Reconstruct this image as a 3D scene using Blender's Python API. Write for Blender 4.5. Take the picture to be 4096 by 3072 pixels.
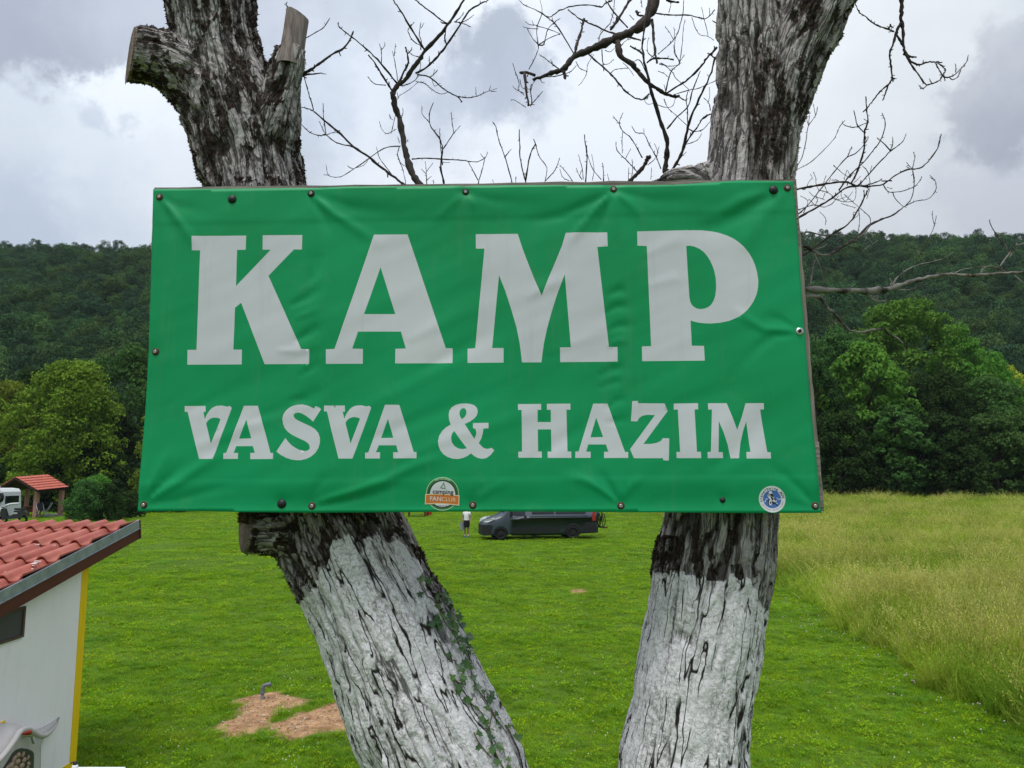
import bpy, bmesh, math, random
import numpy as np
from mathutils import Vector, Matrix
from mathutils.geometry import delaunay_2d_cdt, tessellate_polygon

for o in list(bpy.data.objects):
    bpy.data.objects.remove(o)
scene = bpy.context.scene
R = math.radians
rng = np.random.default_rng(7)
random.seed(7)

# ------------------------------------------------------------------ camera
FOC, CX, CY = 3077.0, 2048.0, 1536.0          # focal length and centre in photo pixels
EYE = np.array([0.0, 0.0, 3.3])
PITCH = math.atan(379.0 / 3077.0)
cam_d = bpy.data.cameras.new('camera')
cam = bpy.data.objects.new('camera', cam_d)
scene.collection.objects.link(cam)
cam.location = EYE
cam.rotation_euler = (R(90) + PITCH, 0, 0)
cam_d.sensor_width = 36.0
cam_d.lens = 36.0 * FOC / 4096.0
cam_d.clip_start = 0.05
cam_d.clip_end = 6000
scene.camera = cam

FW = np.array([0, math.cos(PITCH), math.sin(PITCH)])
UPV = np.array([0, -math.sin(PITCH), math.cos(PITCH)])
RT = np.array([1.0, 0, 0])
def ray(px, py):
    return RT * (px - CX) / FOC + UPV * (CY - py) / FOC + FW
def P(px, py, D):
    d = ray(px, py); return EYE + d * (D / d[1])
def on_plane(px, py, p0, n):
    d = ray(px, py); return EYE + d * (np.dot(np.asarray(p0) - EYE, n) / np.dot(d, n))
def on_ground(px, py, z=0.0):
    return on_plane(px, py, (0, 0, z), np.array([0, 0, 1.0]))
def PXM(D):                                   # metres per photo pixel at depth D
    return D / FOC

# ------------------------------------------------------------------ light
SUN_EL, SUN_AZ = 71.0, 205.0                   # azimuth measured clockwise from +Y
sun_dir = np.array([math.sin(R(SUN_AZ)) * math.cos(R(SUN_EL)), math.cos(R(SUN_AZ)) * math.cos(R(SUN_EL)), math.sin(R(SUN_EL))])
sd = bpy.data.lights.new('sun', 'SUN')
sd.energy = 2.25
sd.angle = R(25)
sd.color = (1.0, 0.97, 0.92)
sun = bpy.data.objects.new('sun', sd)
scene.collection.objects.link(sun)
sun.rotation_euler = Vector(sun_dir).to_track_quat('Z', 'Y').to_euler()

world = bpy.data.worlds.new("World")
scene.world = world
world.use_nodes = True
nt = world.node_tree
nt.nodes.clear()
N = nt.nodes.new
L = nt.links.new
def wmath(op, a, b=None, c=None, clamp=False):
    n = N('ShaderNodeMath'); n.operation = op; n.use_clamp = clamp
    for i, v in enumerate((a, b, c)):
        if v is None: continue
        if isinstance(v, (int, float)): n.inputs[i].default_value = v
        else: L(v, n.inputs[i])
    return n.outputs[0]
def wvec(op, a, b=None, scale=None):
    n = N('ShaderNodeVectorMath'); n.operation = op
    for i, v in enumerate((a, b)):
        if v is None: continue
        if isinstance(v, (tuple, list, np.ndarray)): n.inputs[i].default_value = tuple(float(x) for x in v)
        else: L(v, n.inputs[i])
    if scale is not None: n.inputs['Scale'].default_value = scale
    return n.outputs['Value'] if op in ('DISTANCE', 'LENGTH', 'DOT_PRODUCT') else n.outputs[0]
def wnoise(vec, scale, detail=6, rough=0.55, dist=0.0):
    n = N('ShaderNodeTexNoise'); n.inputs['Scale'].default_value = scale
    n.inputs['Detail'].default_value = detail; n.inputs['Roughness'].default_value = rough
    n.inputs['Distortion'].default_value = dist
    L(vec, n.inputs['Vector']); return n
def wmap(v, a, b, c=0.0, d=1.0, smooth=True):
    n = N('ShaderNodeMapRange'); n.interpolation_type = 'SMOOTHSTEP' if smooth else 'LINEAR'
    L(v, n.inputs[0])
    for i, x in zip((1, 2, 3, 4), (a, b, c, d)): n.inputs[i].default_value = x
    return n.outputs[0]
def wmix(f, a, b):
    n = N('ShaderNodeMix'); n.data_type = 'RGBA'
    if isinstance(f, (int, float)): n.inputs[0].default_value = f
    else: L(f, n.inputs[0])
    for i, v in ((6, a), (7, b)):
        if isinstance(v, tuple): n.inputs[i].default_value = (*v, 1.0)
        else: L(v, n.inputs[i])
    return n.outputs[2]
tc = N('ShaderNodeTexCoord')
nrm = wvec('NORMALIZE', tc.outputs['Generated'])
stretch = wvec('MULTIPLY', nrm, (1.0, 1.0, 1.7))
n_big = wnoise(stretch, 2.6, 8, 0.55, 0.3)
n_mid = wnoise(stretch, 7.0, 8, 0.6, 0.4)
n_warp = wnoise(nrm, 6.0, 9, 0.62)
warp = wvec('SCALE', wvec('SUBTRACT', n_warp.outputs['Color'], (0.5, 0.5, 0.5)), scale=0.20)
n_warp2 = wnoise(nrm, 15.0, 8, 0.66)
warp2 = wvec('SCALE', wvec('SUBTRACT', n_warp2.outputs['Color'], (0.5, 0.5, 0.5)), scale=0.105)
wdir = wvec('ADD', wvec('ADD', nrm, warp), warp2)
sky = N('ShaderNodeTexSky'); sky.sky_type = 'NISHITA'; sky.sun_disc = False
sky.sun_elevation = R(SUN_EL); sky.sun_rotation = R(SUN_AZ)
sky_s = wvec('SCALE', sky.outputs[0], scale=0.10)
CL_LIGHT = (0.76, 0.79, 0.84); CL_MID = (0.38, 0.425, 0.50); CL_DARK = (0.30, 0.335, 0.395)
f_big = wmap(n_big.outputs[0], 0.38, 0.62)
col = wmix(f_big, CL_MID, CL_LIGHT)
f_mid = wmap(n_mid.outputs[0], 0.42, 0.72, 0.0, 0.35)
col = wmix(f_mid, col, (0.44, 0.475, 0.535))
def unit(px, py):
    d = ray(px, py); return d / np.linalg.norm(d)
SKY_BLOBS = [  # px, py, inner, outer, colour, amount
    (3000, 450, 0.05, 0.55, (0.74, 0.76, 0.78), 0.85),
    (2200, 640, 0.05, 0.34, (0.74, 0.78, 0.84), 0.75),
    (250, 130, 0.12, 0.36, (0.34, 0.375, 0.455), 0.92),
    (640, 20, 0.02, 0.16, (0.56, 0.60, 0.67), 0.55),
    (560, 760, 0.11, 0.150, (0.74, 0.785, 0.85), 0.85),
    (120, 800, 0.11, 0.145, (0.66, 0.715, 0.785), 0.85),
    (420, 430, 0.03, 0.05, (0.78, 0.82, 0.87), 0.85),
    (640, 560, 0.03, 0.09, (0.74, 0.78, 0.83), 0.6),
    (330, 520, 0.010, 0.035, (0.46, 0.52, 0.62), 0.6),
    (450, 930, 0.02, 0.08, (0.56, 0.62, 0.72), 0.5),
    (60, 890, 0.02, 0.09, (0.44, 0.51, 0.63), 0.7),
    (1500, 200, 0.02, 0.16, (0.52, 0.565, 0.64), 0.65),
    (1400, 500, 0.02, 0.13, (0.50, 0.57, 0.68), 0.6),
    (1720, 560, 0.04, 0.16, (0.78, 0.81, 0.86), 0.7),
    (1990, 200, 0.045, 0.085, (0.345, 0.385, 0.46), 0.9),
    (1870, 350, 0.030, 0.075, (0.40, 0.445, 0.53), 0.8),
    (2080, 350, 0.020, 0.075, (0.42, 0.465, 0.55), 0.7),
    (1760, 470, 0.015, 0.090, (0.47, 0.52, 0.61), 0.6),
    (2380, 60, 0.01, 0.06, (0.48, 0.52, 0.60), 0.6),
    (2720, 140, 0.01, 0.06, (0.55, 0.60, 0.67), 0.5),
    (4050, 330, 0.045, 0.075, (0.36, 0.385, 0.455), 0.9),
    (4060, 520, 0.025, 0.060, (0.37, 0.395, 0.465), 0.85),
    (3930, 820, 0.03, 0.08, (0.53, 0.555, 0.62), 0.7),
    (3420, 560, 0.01, 0.07, (0.66, 0.69, 0.73), 0.6),
    (3760, 60, 0.02, 0.16, (0.62, 0.65, 0.67), 0.6),
]
for px, py, r0, r1, c, a in SKY_BLOBS:
    d = wvec('DISTANCE', wdir, unit(px, py))
    col = wmix(wmap(d, r0, r1, a, 0.0), col, c)
sep = N('ShaderNodeSeparateXYZ'); L(nrm, sep.inputs[0])
grad = wmap(sep.outputs[2], 0.28, 1.0, 1.0, 1.75, smooth=False)    # an overcast sky grows brighter to the zenith
lo = wmap(sep.outputs[2], -0.06, 0.02, 0.30, 1.0)
colt = wvec('MULTIPLY', col, (0.955, 0.978, 1.005))
colg = wvec('SCALE', colt); nsc = colg.node; L(wmath('MULTIPLY', grad, lo), nsc.inputs['Scale'])
gap = wmap(n_big.outputs[0], 0.30, 0.18, 0.0, 0.5)
final = wmix(gap, colg, sky_s)
bg = N('ShaderNodeBackground'); bg.inputs[1].default_value = 1.0
L(final, bg.inputs[0])
wo = N('ShaderNodeOutputWorld'); L(bg.outputs[0], wo.inputs[0])

scene.view_settings.view_transform = 'Standard'
scene.view_settings.look = 'None'
scene.view_settings.gamma = 1.0
scene.view_settings.exposure = 0.12
scene.view_settings.use_curve_mapping = False
scene.render.engine = 'CYCLES'
scene.cycles.max_bounces = 6
scene.cycles.diffuse_bounces = 3
scene.cycles.transparent_max_bounces = 6

# ------------------------------------------------------------------ helpers
COL = scene.collection
def link(o, parent=None):
    COL.objects.link(o)
    if parent is not None: o.parent = parent
    return o
def tag(o, label=None, cat=None, group=None, kind=None):
    if label: o['label'] = label
    if cat: o['category'] = cat
    if group: o['group'] = group
    if kind: o['kind'] = kind
    return o
def empty(name, loc=(0, 0, 0), rz=0.0):
    o = bpy.data.objects.new(name, None)
    o.empty_display_size = 0.1
    o.location = tuple(float(v) for v in loc); o.rotation_euler = (0, 0, rz)
    return link(o)
def set_smooth(me, on=True):
    me.polygons.foreach_set('use_smooth', np.full(len(me.polygons), on)); me.update()
def mesh_np(name, verts, faces, smooth=False):
    """faces: list of ndarray (n,k) or plain list of tuples"""
    me = bpy.data.meshes.new(name)
    verts = np.asarray(verts, dtype=np.float32)
    if isinstance(faces, np.ndarray): faces = [faces]
    if faces and isinstance(faces[0], np.ndarray):
        me.vertices.add(len(verts)); me.vertices.foreach_set('co', verts.ravel())
        nl = sum(f.size for f in faces); npoly = sum(len(f) for f in faces)
        me.loops.add(nl); me.polygons.add(npoly)
        me.loops.foreach_set('vertex_index', np.concatenate([f.ravel() for f in faces]).astype(np.int32))
        tot = np.concatenate([np.full(len(f), f.shape[1]) for f in faces])
        st = np.concatenate([[0], np.cumsum(tot)[:-1]]).astype(np.int32)
        me.polygons.foreach_set('loop_start', st)
        me.update(calc_edges=True); me.validate()
    else:
        me.from_pydata([tuple(map(float, v)) for v in verts], [], [tuple(int(i) for i in f) for f in faces]); me.update()
    if smooth: set_smooth(me)
    return me
def obj(name, me, mat=None, parent=None, loc=None):
    o = bpy.data.objects.new(name, me)
    if mat is not None:
        for m in (mat if isinstance(mat, (list, tuple)) else [mat]):
            if len(me.materials) < (len(mat) if isinstance(mat, (list, tuple)) else 1): me.materials.append(m)
    if loc is not None: o.location = tuple(float(v) for v in loc)
    return link(o, parent)

class MB:
    """collects simple shapes into one mesh"""
    def __init__(s): s.v = []; s.f = []; s.sm = []
    def add(s, v, f, smooth=False):
        b = len(s.v); s.v += [tuple(map(float, p)) for p in v]
        s.f += [tuple(b + i for i in q) for q in f]; s.sm += [smooth] * len(f); return s
    def box(s, c, d, rot=None, bev=0.0):
        x, y, z = (k / 2 for k in d)
        if bev > 0:
            b = bev; pts = []
            for sz in (-1, 1):
                for (ax, ay) in ((-1, -1), (1, -1), (1, 1), (-1, 1)):
                    pass
            bm = bmesh.new(); bmesh.ops.create_cube(bm, size=1.0)
            bmesh.ops.scale(bm, vec=d, verts=bm.verts)
            bmesh.ops.bevel(bm, geom=bm.edges[:] , offset=b, segments=2, affect='EDGES', profile=0.6)
            v = [np.array(q.co) for q in bm.verts]; f = [[q.index for q in g.verts] for g in bm.faces]; bm.free()
        else:
            v = [np.array((i * x, j * y, k * z)) for k in (-1, 1) for j in (-1, 1) for i in (-1, 1)]
            f = [(0, 2, 3, 1), (4, 5, 7, 6), (0, 1, 5, 4), (2, 6, 7, 3), (0, 4, 6, 2), (1, 3, 7, 5)]
        if rot is not None:
            M = rot.to_matrix() if hasattr(rot, 'to_matrix') else rot
            v = [np.array(M @ Vector(q)) for q in v]
        return s.add([q + np.array(c) for q in v], f)
    def tube(s, pts, rad, n=8, cap=True, smooth=True):
        v, f = tube_np(np.asarray(pts, float), rad, n, cap)
        return s.add(v, f, smooth)
    def prism(s, poly, axis_pts, smooth=False):
        """poly: list of 3D points, extruded by vector axis_pts"""
        n = len(poly); a = [np.array(p, float) for p in poly]; b = [p + np.array(axis_pts, float) for p in a]
        tri = tessellate_polygon([[Vector(p) for p in a]])
        f = [tuple(t) for t in tri] + [tuple(n + i for i in reversed(t)) for t in tri]
        f += [(i, (i + 1) % n, n + (i + 1) % n, n + i) for i in range(n)]
        return s.add(a + b, f, smooth)
    def sphere(s, c, r, seg=10, ring=7, sc=(1, 1, 1)):
        v = [(0, 0, 1)]; f = []
        for i in range(1, ring):
            t = math.pi * i / ring
            for j in range(seg):
                a = 2 * math.pi * j / seg
                v.append((math.sin(t) * math.cos(a), math.sin(t) * math.sin(a), math.cos(t)))
        v.append((0, 0, -1)); last = len(v) - 1
        for j in range(seg): f.append((0, 1 + j, 1 + (j + 1) % seg))
        for i in range(ring - 2):
            for j in range(seg):
                a = 1 + i * seg + j; b = 1 + i * seg + (j + 1) % seg
                f.append((a, a + seg, b + seg, b))
        o0 = 1 + (ring - 2) * seg
        for j in range(seg): f.append((o0 + j, last, o0 + (j + 1) % seg))
        return s.add([np.array(c) + np.array(p) * r * np.array(sc) for p in v], f, True)
    def me(s, name):
        me = bpy.data.meshes.new(name); me.from_pydata(s.v, [], s.f)
        me.polygons.foreach_set('use_smooth', s.sm); me.update()
        bm = bmesh.new(); bm.from_mesh(me); bmesh.ops.recalc_face_normals(bm, faces=bm.faces); bm.to_mesh(me); bm.free()
        return me
    def build(s, name, mat, parent=None, loc=None):
        return obj(name, s.me(name), mat, parent, loc)

def frames(pts):
    n = len(pts); T = np.gradient(pts, axis=0) if n > 2 else np.repeat((pts[1] - pts[0])[None], 2, 0)
    T /= np.linalg.norm(T, axis=1)[:, None] + 1e-12
    u = np.cross(T[0], [0, 0, 1.0])
    if np.linalg.norm(u) < 0.1: u = np.cross(T[0], [0, 1.0, 0])
    u /= np.linalg.norm(u); U = [u]
    for i in range(1, n):
        u = U[-1] - T[i] * np.dot(U[-1], T[i]); u /= np.linalg.norm(u) + 1e-12; U.append(u)
    U = np.array(U); return T, U, np.cross(T, U)
def tube_np(pts, rad, n=8, cap=True):
    rad = np.broadcast_to(np.asarray(rad, float), (len(pts),))
    T, U, V = frames(pts)
    a = np.arange(n) * 2 * math.pi / n
    ring = np.cos(a)[None, :, None] * U[:, None] + np.sin(a)[None, :, None] * V[:, None]
    v = (pts[:, None] + ring * rad[:, None, None]).reshape(-1, 3)
    f = []
    for i in range(len(pts) - 1):
        for j in range(n):
            p, q = i * n + j, i * n + (j + 1) % n
            f.append((p, q, q + n, p + n))
    if cap:
        f.append(tuple(range(n - 1, -1, -1))); f.append(tuple(range((len(pts) - 1) * n, len(pts) * n)))
    return v, f
def catmull(pts, k=4):
    pts = np.asarray(pts, float)
    if len(pts) < 3:
        t = np.linspace(0, 1, k + 1)[:, None]; return pts[0] * (1 - t) + pts[-1] * t
    q = np.vstack([2 * pts[0] - pts[1], pts, 2 * pts[-1] - pts[-2]]); out = []
    for i in range(1, len(q) - 2):
        for t in np.arange(k) / k:
            a, b, c, d = q[i - 1], q[i], q[i + 1], q[i + 2]
            out.append(0.5 * (2 * b + (c - a) * t + (2 * a - 5 * b + 4 * c - d) * t * t + (3 * b - a - 3 * c + d) * t ** 3))
    out.append(pts[-1]); return np.array(out)

# numpy gradient noise
_perm = np.random.default_rng(3).permutation(256); _perm = np.concatenate([_perm, _perm, _perm])
_grad = np.random.default_rng(4).normal(size=(256, 3)); _grad /= np.linalg.norm(_grad, axis=1)[:, None]
def pnoise(p):
    p = np.asarray(p, float); i = np.floor(p).astype(int); f = p - i; i &= 255
    u = f * f * f * (f * (f * 6 - 15) + 10); out = 0
    for dx in (0, 1):
        for dy in (0, 1):
            for dz in (0, 1):
                h = _perm[_perm[_perm[(i[:, 0] + dx) & 255] + ((i[:, 1] + dy) & 255)] + ((i[:, 2] + dz) & 255)]
                g = _grad[h]
                w = (u[:, 0] if dx else 1 - u[:, 0]) * (u[:, 1] if dy else 1 - u[:, 1]) * (u[:, 2] if dz else 1 - u[:, 2])
                out = out + w * (g[:, 0] * (f[:, 0] - dx) + g[:, 1] * (f[:, 1] - dy) + g[:, 2] * (f[:, 2] - dz))
    return out * 1.5
def fbm(p, o=4, g=0.5):
    s = 0; a = 1
    for k in range(o): s = s + a * pnoise(p * 2 ** k + 17.3 * k); a *= g
    return s
def sstep(a, b, x):
    t = np.clip((x - a) / (b - a), 0, 1); return t * t * (3 - 2 * t)

# ------------------------------------------------------------------ materials
class MT:
    def __init__(s, name, rough=0.6, spec=0.4, metal=0.0):
        s.m = bpy.data.materials.new(name); s.m.use_nodes = True
        s.t = s.m.node_tree; s.b = s.t.nodes['Principled BSDF']; s.out = s.t.nodes['Material Output']
        s.b.inputs['Roughness'].default_value = rough; s.b.inputs['Metallic'].default_value = metal
        s.b.inputs['Specular IOR Level'].default_value = spec
        s._tc = None
    def n(s, ty): return s.t.nodes.new(ty)
    def l(s, a, b): s.t.links.new(a, b)
    def coord(s, kind='Object'):
        if s._tc is None: s._tc = s.n('ShaderNodeTexCoord')
        return s._tc.outputs[kind]
    def world(s): return s.n('ShaderNodeNewGeometry').outputs['Position']
    def map(s, vec, scale=(1, 1, 1), rot=(0, 0, 0)):
        m = s.n('ShaderNodeMapping'); s.l(vec, m.inputs[0]); m.inputs['Scale'].default_value = scale; m.inputs['Rotation'].default_value = rot
        return m.outputs[0]
    def noise(s, vec, scale, detail=4, rough=0.55, dist=0.0):
        n = s.n('ShaderNodeTexNoise'); s.l(vec, n.inputs['Vector']); n.inputs['Scale'].default_value = scale
        n.inputs['Detail'].default_value = detail; n.inputs['Roughness'].default_value = rough; n.inputs['Distortion'].default_value = dist
        return n.outputs[0]
    def rng(s, v, a, b, c=0.0, d=1.0):
        n = s.n('ShaderNodeMapRange'); s.l(v, n.inputs[0])
        for i, x in zip((1, 2, 3, 4), (a, b, c, d)): n.inputs[i].default_value = x
        return n.outputs[0]
    def math(s, op, a, b=0.0):
        n = s.n('ShaderNodeMath'); n.operation = op
        for i, v in enumerate((a, b)):
            if isinstance(v, (int, float)): n.inputs[i].default_value = v
            else: s.l(v, n.inputs[i])
        return n.outputs[0]
    def mix(s, f, a, b, mode='MIX'):
        n = s.n('ShaderNodeMix'); n.data_type = 'RGBA'; n.blend_type = mode
        if isinstance(f, (int, float)): n.inputs[0].default_value = f
        else: s.l(f, n.inputs[0])
        for i, v in ((6, a), (7, b)):
            if isinstance(v, tuple): n.inputs[i].default_value = (*v, 1.0)
            else: s.l(v, n.inputs[i])
        return n.outputs[2]
    def col(s, c):
        if isinstance(c, tuple): s.b.inputs['Base Color'].default_value = (*c, 1)
        else: s.l(c, s.b.inputs['Base Color'])
        return s
    def bump(s, h, strength=0.3, dist=0.01):
        n = s.n('ShaderNodeBump'); n.inputs['Strength'].default_value = strength; n.inputs['Distance'].default_value = dist
        s.l(h, n.inputs['Height']); s.l(n.outputs[0], s.b.inputs['Normal']); return s
def plain(name, c, rough=0.6, spec=0.4, metal=0.0, var=0.12, scale=20, bump=0.0, bscale=80, bdist=0.003, coord='Object'):
    m = MT(name, rough, spec, metal); v = m.coord(coord)
    n = m.noise(v, scale, 5, 0.6)
    dark = tuple(x * (1 - var) for x in c); light = tuple(min(1, x * (1 + var)) for x in c)
    m.col(m.mix(m.rng(n, 0.3, 0.7), dark, light))
    if bump: m.bump(m.noise(v, bscale, 4), bump, bdist)
    return m.m
def leafy(name, a, b, c=None, scale=0.25, trans=0.35, rough=0.55):
    """foliage: two greens by position noise plus a per-object shift, with some light through the leaf"""
    m = MT(name, 0.8, 0.06); w = m.world()
    n1 = m.noise(w, scale, 3); n2 = m.noise(w, scale * 9, 2)
    col = m.mix(m.rng(n1, 0.35, 0.65), a, b)
    col = m.mix(m.rng(n2, 0.45, 0.75), col, c or tuple(min(1, x * 1.6) for x in b))
    oi = m.n('ShaderNodeObjectInfo')
    hs = m.n('ShaderNodeHueSaturation'); m.l(col, hs.inputs['Color'])
    m.l(m.rng(oi.outputs['Random'], 0, 1, 0.487, 0.513), hs.inputs['Hue'])
    m.l(m.rng(oi.outputs['Random'], 0, 1, 0.8, 1.2), hs.inputs['Value'])
    m.col(hs.outputs[0])
    tr = m.n('ShaderNodeBsdfTranslucent'); m.l(hs.outputs[0], tr.inputs[0])
    mx = m.n('ShaderNodeMixShader'); mx.inputs[0].default_value = trans
    m.l(m.b.outputs[0], mx.inputs[1]); m.l(tr.outputs[0], mx.inputs[2]); m.l(mx.outputs[0], m.out.inputs[0])
    return m.m

# geometry-node instancer for uncountable stuff
def instancer(name, pts, rot, scl, idx, variants, mats, label=None, kind='stuff', parent=None):
    lib = bpy.data.collections.new(name + ' pieces')
    for i, me in enumerate(variants):
        me.materials.clear(); me.materials.append(mats[i % len(mats)])
        lib.objects.link(bpy.data.objects.new('%s piece %02d' % (name, i), me))
    me = bpy.data.meshes.new(name); me.vertices.add(len(pts)); me.vertices.foreach_set('co', np.asarray(pts, np.float32).ravel())
    a = me.attributes.new('rot', 'FLOAT_VECTOR', 'POINT'); a.data.foreach_set('vector', np.asarray(rot, np.float32).ravel())
    a = me.attributes.new('scl', 'FLOAT_VECTOR', 'POINT'); a.data.foreach_set('vector', np.asarray(scl, np.float32).ravel())
    a = me.attributes.new('idx', 'INT', 'POINT'); a.data.foreach_set('value', np.asarray(idx, np.int32))
    me.update()
    g = bpy.data.node_groups.new(name, 'GeometryNodeTree')
    g.interface.new_socket('Geometry', in_out='INPUT', socket_type='NodeSocketGeometry')
    g.interface.new_socket('Geometry', in_out='OUTPUT', socket_type='NodeSocketGeometry')
    gi = g.nodes.new('NodeGroupInput'); go = g.nodes.new('NodeGroupOutput')
    ci = g.nodes.new('GeometryNodeCollectionInfo'); ci.inputs['Collection'].default_value = lib
    ci.inputs['Separate Children'].default_value = True; ci.inputs['Reset Children'].default_value = True
    ip = g.nodes.new('GeometryNodeInstanceOnPoints'); ip.inputs['Pick Instance'].default_value = True
    def na(nm, ty):
        n = g.nodes.new('GeometryNodeInputNamedAttribute'); n.data_type = ty; n.inputs[0].default_value = nm
        return [o for o in n.outputs if o.enabled and o.name == 'Attribute'][0]
    g.links.new(gi.outputs[0], ip.inputs['Points']); g.links.new(ci.outputs[0], ip.inputs['Instance'])
    g.links.new(na('idx', 'INT'), ip.inputs['Instance Index'])
    g.links.new(na('rot', 'FLOAT_VECTOR'), ip.inputs['Rotation']); g.links.new(na('scl', 'FLOAT_VECTOR'), ip.inputs['Scale'])
    g.links.new(ip.outputs[0], go.inputs[0])
    o = bpy.data.objects.new(name, me); link(o, parent)
    md = o.modifiers.new('scatter', 'NODES'); md.node_group = g
    return tag(o, label, None, None, kind)
# ------------------------------------------------------------------ terrain
def edge_x(y):                                 # border between mown lawn and tall meadow
    return 5.75 + 0.107 * y + 0.35 * np.sin(y * 0.35) * np.clip(y / 40, 0.3, 1) + 0.16 * np.sin(y * 1.3 + 1) + 0.12 * np.sin(y * 3.7 + 2) + 0.06 * np.sin(y * 8.3)
def ground_z(x, y):
    x = np.asarray(x, float); y = np.asarray(y, float)
    return 1.25 * sstep(38, 92, y) * sstep(4, 26, x) + 0.5 * sstep(60, 100, y) * (1 - sstep(4, 26, x)) * sstep(-5, 4, x) \
        + 0.03 * np.sin(x * 0.7 + 1) * np.sin(y * 0.45) * (y < 200)
SOIL = [(985, 2905, 0.32, 0.62), (1030, 2850, 0.42, 0.62), (1085, 2812, 0.50, 0.48), (1215, 2915, 0.42, 0.52), (1300, 2885, 0.50, 0.62), (1390, 2870, 0.5, 0.95)]
SOILC = [(on_ground(a, b), rx, ry) for a, b, rx, ry in SOIL]
_s3 = on_ground(2312, 2361); SOILC.append((_s3, 0.22, 0.5))
def soil_mask(x, y):
    m = np.full_like(x, -1.0)
    for c, rx, ry in SOILC:
        d = np.sqrt(((x - c[0]) / rx) ** 2 + ((y - c[1]) / ry) ** 2)
        m = np.maximum(m, 1 - d)
    n = fbm(np.stack([x * 2.2, y * 1.4, x * 0], -1), 5, 0.62)
    return m + n * 0.42
def _grid(xs, ys, zf):
    X, Y = np.meshgrid(xs, ys); Z = zf(X, Y)
    v = np.stack([X, Y, Z], -1).reshape(-1, 3); nx = len(xs)
    i = np.arange((len(ys) - 1) * nx).reshape(-1, nx)[:, :-1].ravel()
    return v, np.stack([i, i + 1, i + 1 + nx, i + nx], -1)
def ground_full(X, Y):
    sh = X.shape
    z = ground_z(X, Y)
    m = soil_mask(X.ravel(), Y.ravel()).reshape(sh)
    near = (Y > 7) & (Y < 16) & (np.abs(X) < 8)
    z = z + np.where(near, 0.035 * sstep(-0.05, 0.5, m), 0)
    return z
xs = np.concatenate([[-3000, -900, -300, -120, -60, -30, -15], np.arange(-9, 4.01, 0.12), np.arange(5, 30, 1.0), [35, 42, 50, 60, 90, 150, 300, 900, 3000]])
ys = np.concatenate([[-800, -100, -20, -5, 0, 4, 6], np.arange(7, 13, 0.12), np.arange(13, 30, 0.8), np.arange(30, 110, 4), [120, 160, 300, 900, 3500]])
gv, gf = _grid(xs, ys, ground_full)
m = MT('mown turf soil', 0.95, 0.1); w = m.world()
big = m.noise(w, 0.35, 3); fine = m.noise(w, 14, 5, 0.7)
strp = m.noise(m.map(w, (0.25, 1.6, 1)), 0.55, 3)
c = m.mix(m.rng(big, 0.35, 0.65), (0.075, 0.150, 0.010), (0.11, 0.20, 0.016))
c = m.mix(m.rng(strp, 0.4, 0.65, 0, 0.5), c, (0.11, 0.185, 0.022))
c = m.mix(m.rng(fine, 0.35, 0.6, 0.65, 0.0), c, (0.030, 0.055, 0.008))
# bare red-brown earth where the soil attribute says so
at = m.n('ShaderNodeAttribute'); at.attribute_name = 'soil'
sn = m.noise(w, 6, 5, 0.7); peb = m.noise(w, 45, 3, 0.8)
sc = m.mix(m.rng(sn, 0.35, 0.65), (0.22, 0.120, 0.060), (0.47, 0.285, 0.155))
sc = m.mix(m.rng(peb, 0.58, 0.72, 0, 0.7), sc, (0.58, 0.43, 0.30))
sc = m.mix(m.rng(peb, 0.42, 0.30, 0, 0.6), sc, (0.10, 0.05, 0.03))
c = m.mix(at.outputs['Fac'], c, sc); m.col(c)
m.bump(m.math('ADD', fine, m.math('MULTIPLY', peb, 0.6)), 0.6, 0.03)
gme = mesh_np('lawn', gv, gf, True)
sa = gme.attributes.new('soil', 'FLOAT', 'POINT')
_sm = np.where((gv[:, 1] > 7) & (gv[:, 1] < 26), sstep(0.02, 0.16, soil_mask(gv[:, 0], gv[:, 1])), 0)
sa.data.foreach_set('value', _sm.astype(np.float32))
ground = obj('ground', gme, m.m); tag(ground, kind='structure')

# hill
def ridge_z(x):
    pts = [(-600, 960), (0, 966), (620, 972), (2000, 950), (3230, 922), (3500, 921), (3800, 930), (4096, 934), (5200, 950)]
    X = [P(a, b, 335)[0] for a, b in pts]; Z = [P(a, b, 335)[2] - 6.0 for a, b in pts]
    return np.interp(x, X, Z)
def hill_z(X, Y):
    s = np.clip((Y - 104) / (335 - 104), 0, 1)
    n = fbm(np.stack([X.ravel() / 55, Y.ravel() / 70, X.ravel() * 0], -1), 3).reshape(X.shape)
    z = 1.2 + (ridge_z(X) - 1.2) * (s ** 1.12) + n * 4.2 * np.sin(np.clip(s, 0, 1) * math.pi)
    back = np.clip((Y - 335) / 200, 0, 1)
    return np.where(Y > 335, ridge_z(X) - back * 50, z) - (Y < 105) * 1.5
hx = np.arange(-640, 641, 12.0); hy = np.concatenate([[100], np.arange(104, 336, 7.0), [335, 345, 380, 450, 540]])
hv, hf = _grid(hx, hy, hill_z)
m = MT('forest floor', 0.95, 0.05); n1 = m.noise(m.world(), 0.3, 4)
m.col(m.mix(n1, (0.012, 0.022, 0.008), (0.025, 0.045, 0.014)))
hill = obj('hill', mesh_np('hill', hv, hf, True), m.m); tag(hill, kind='structure')

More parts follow.
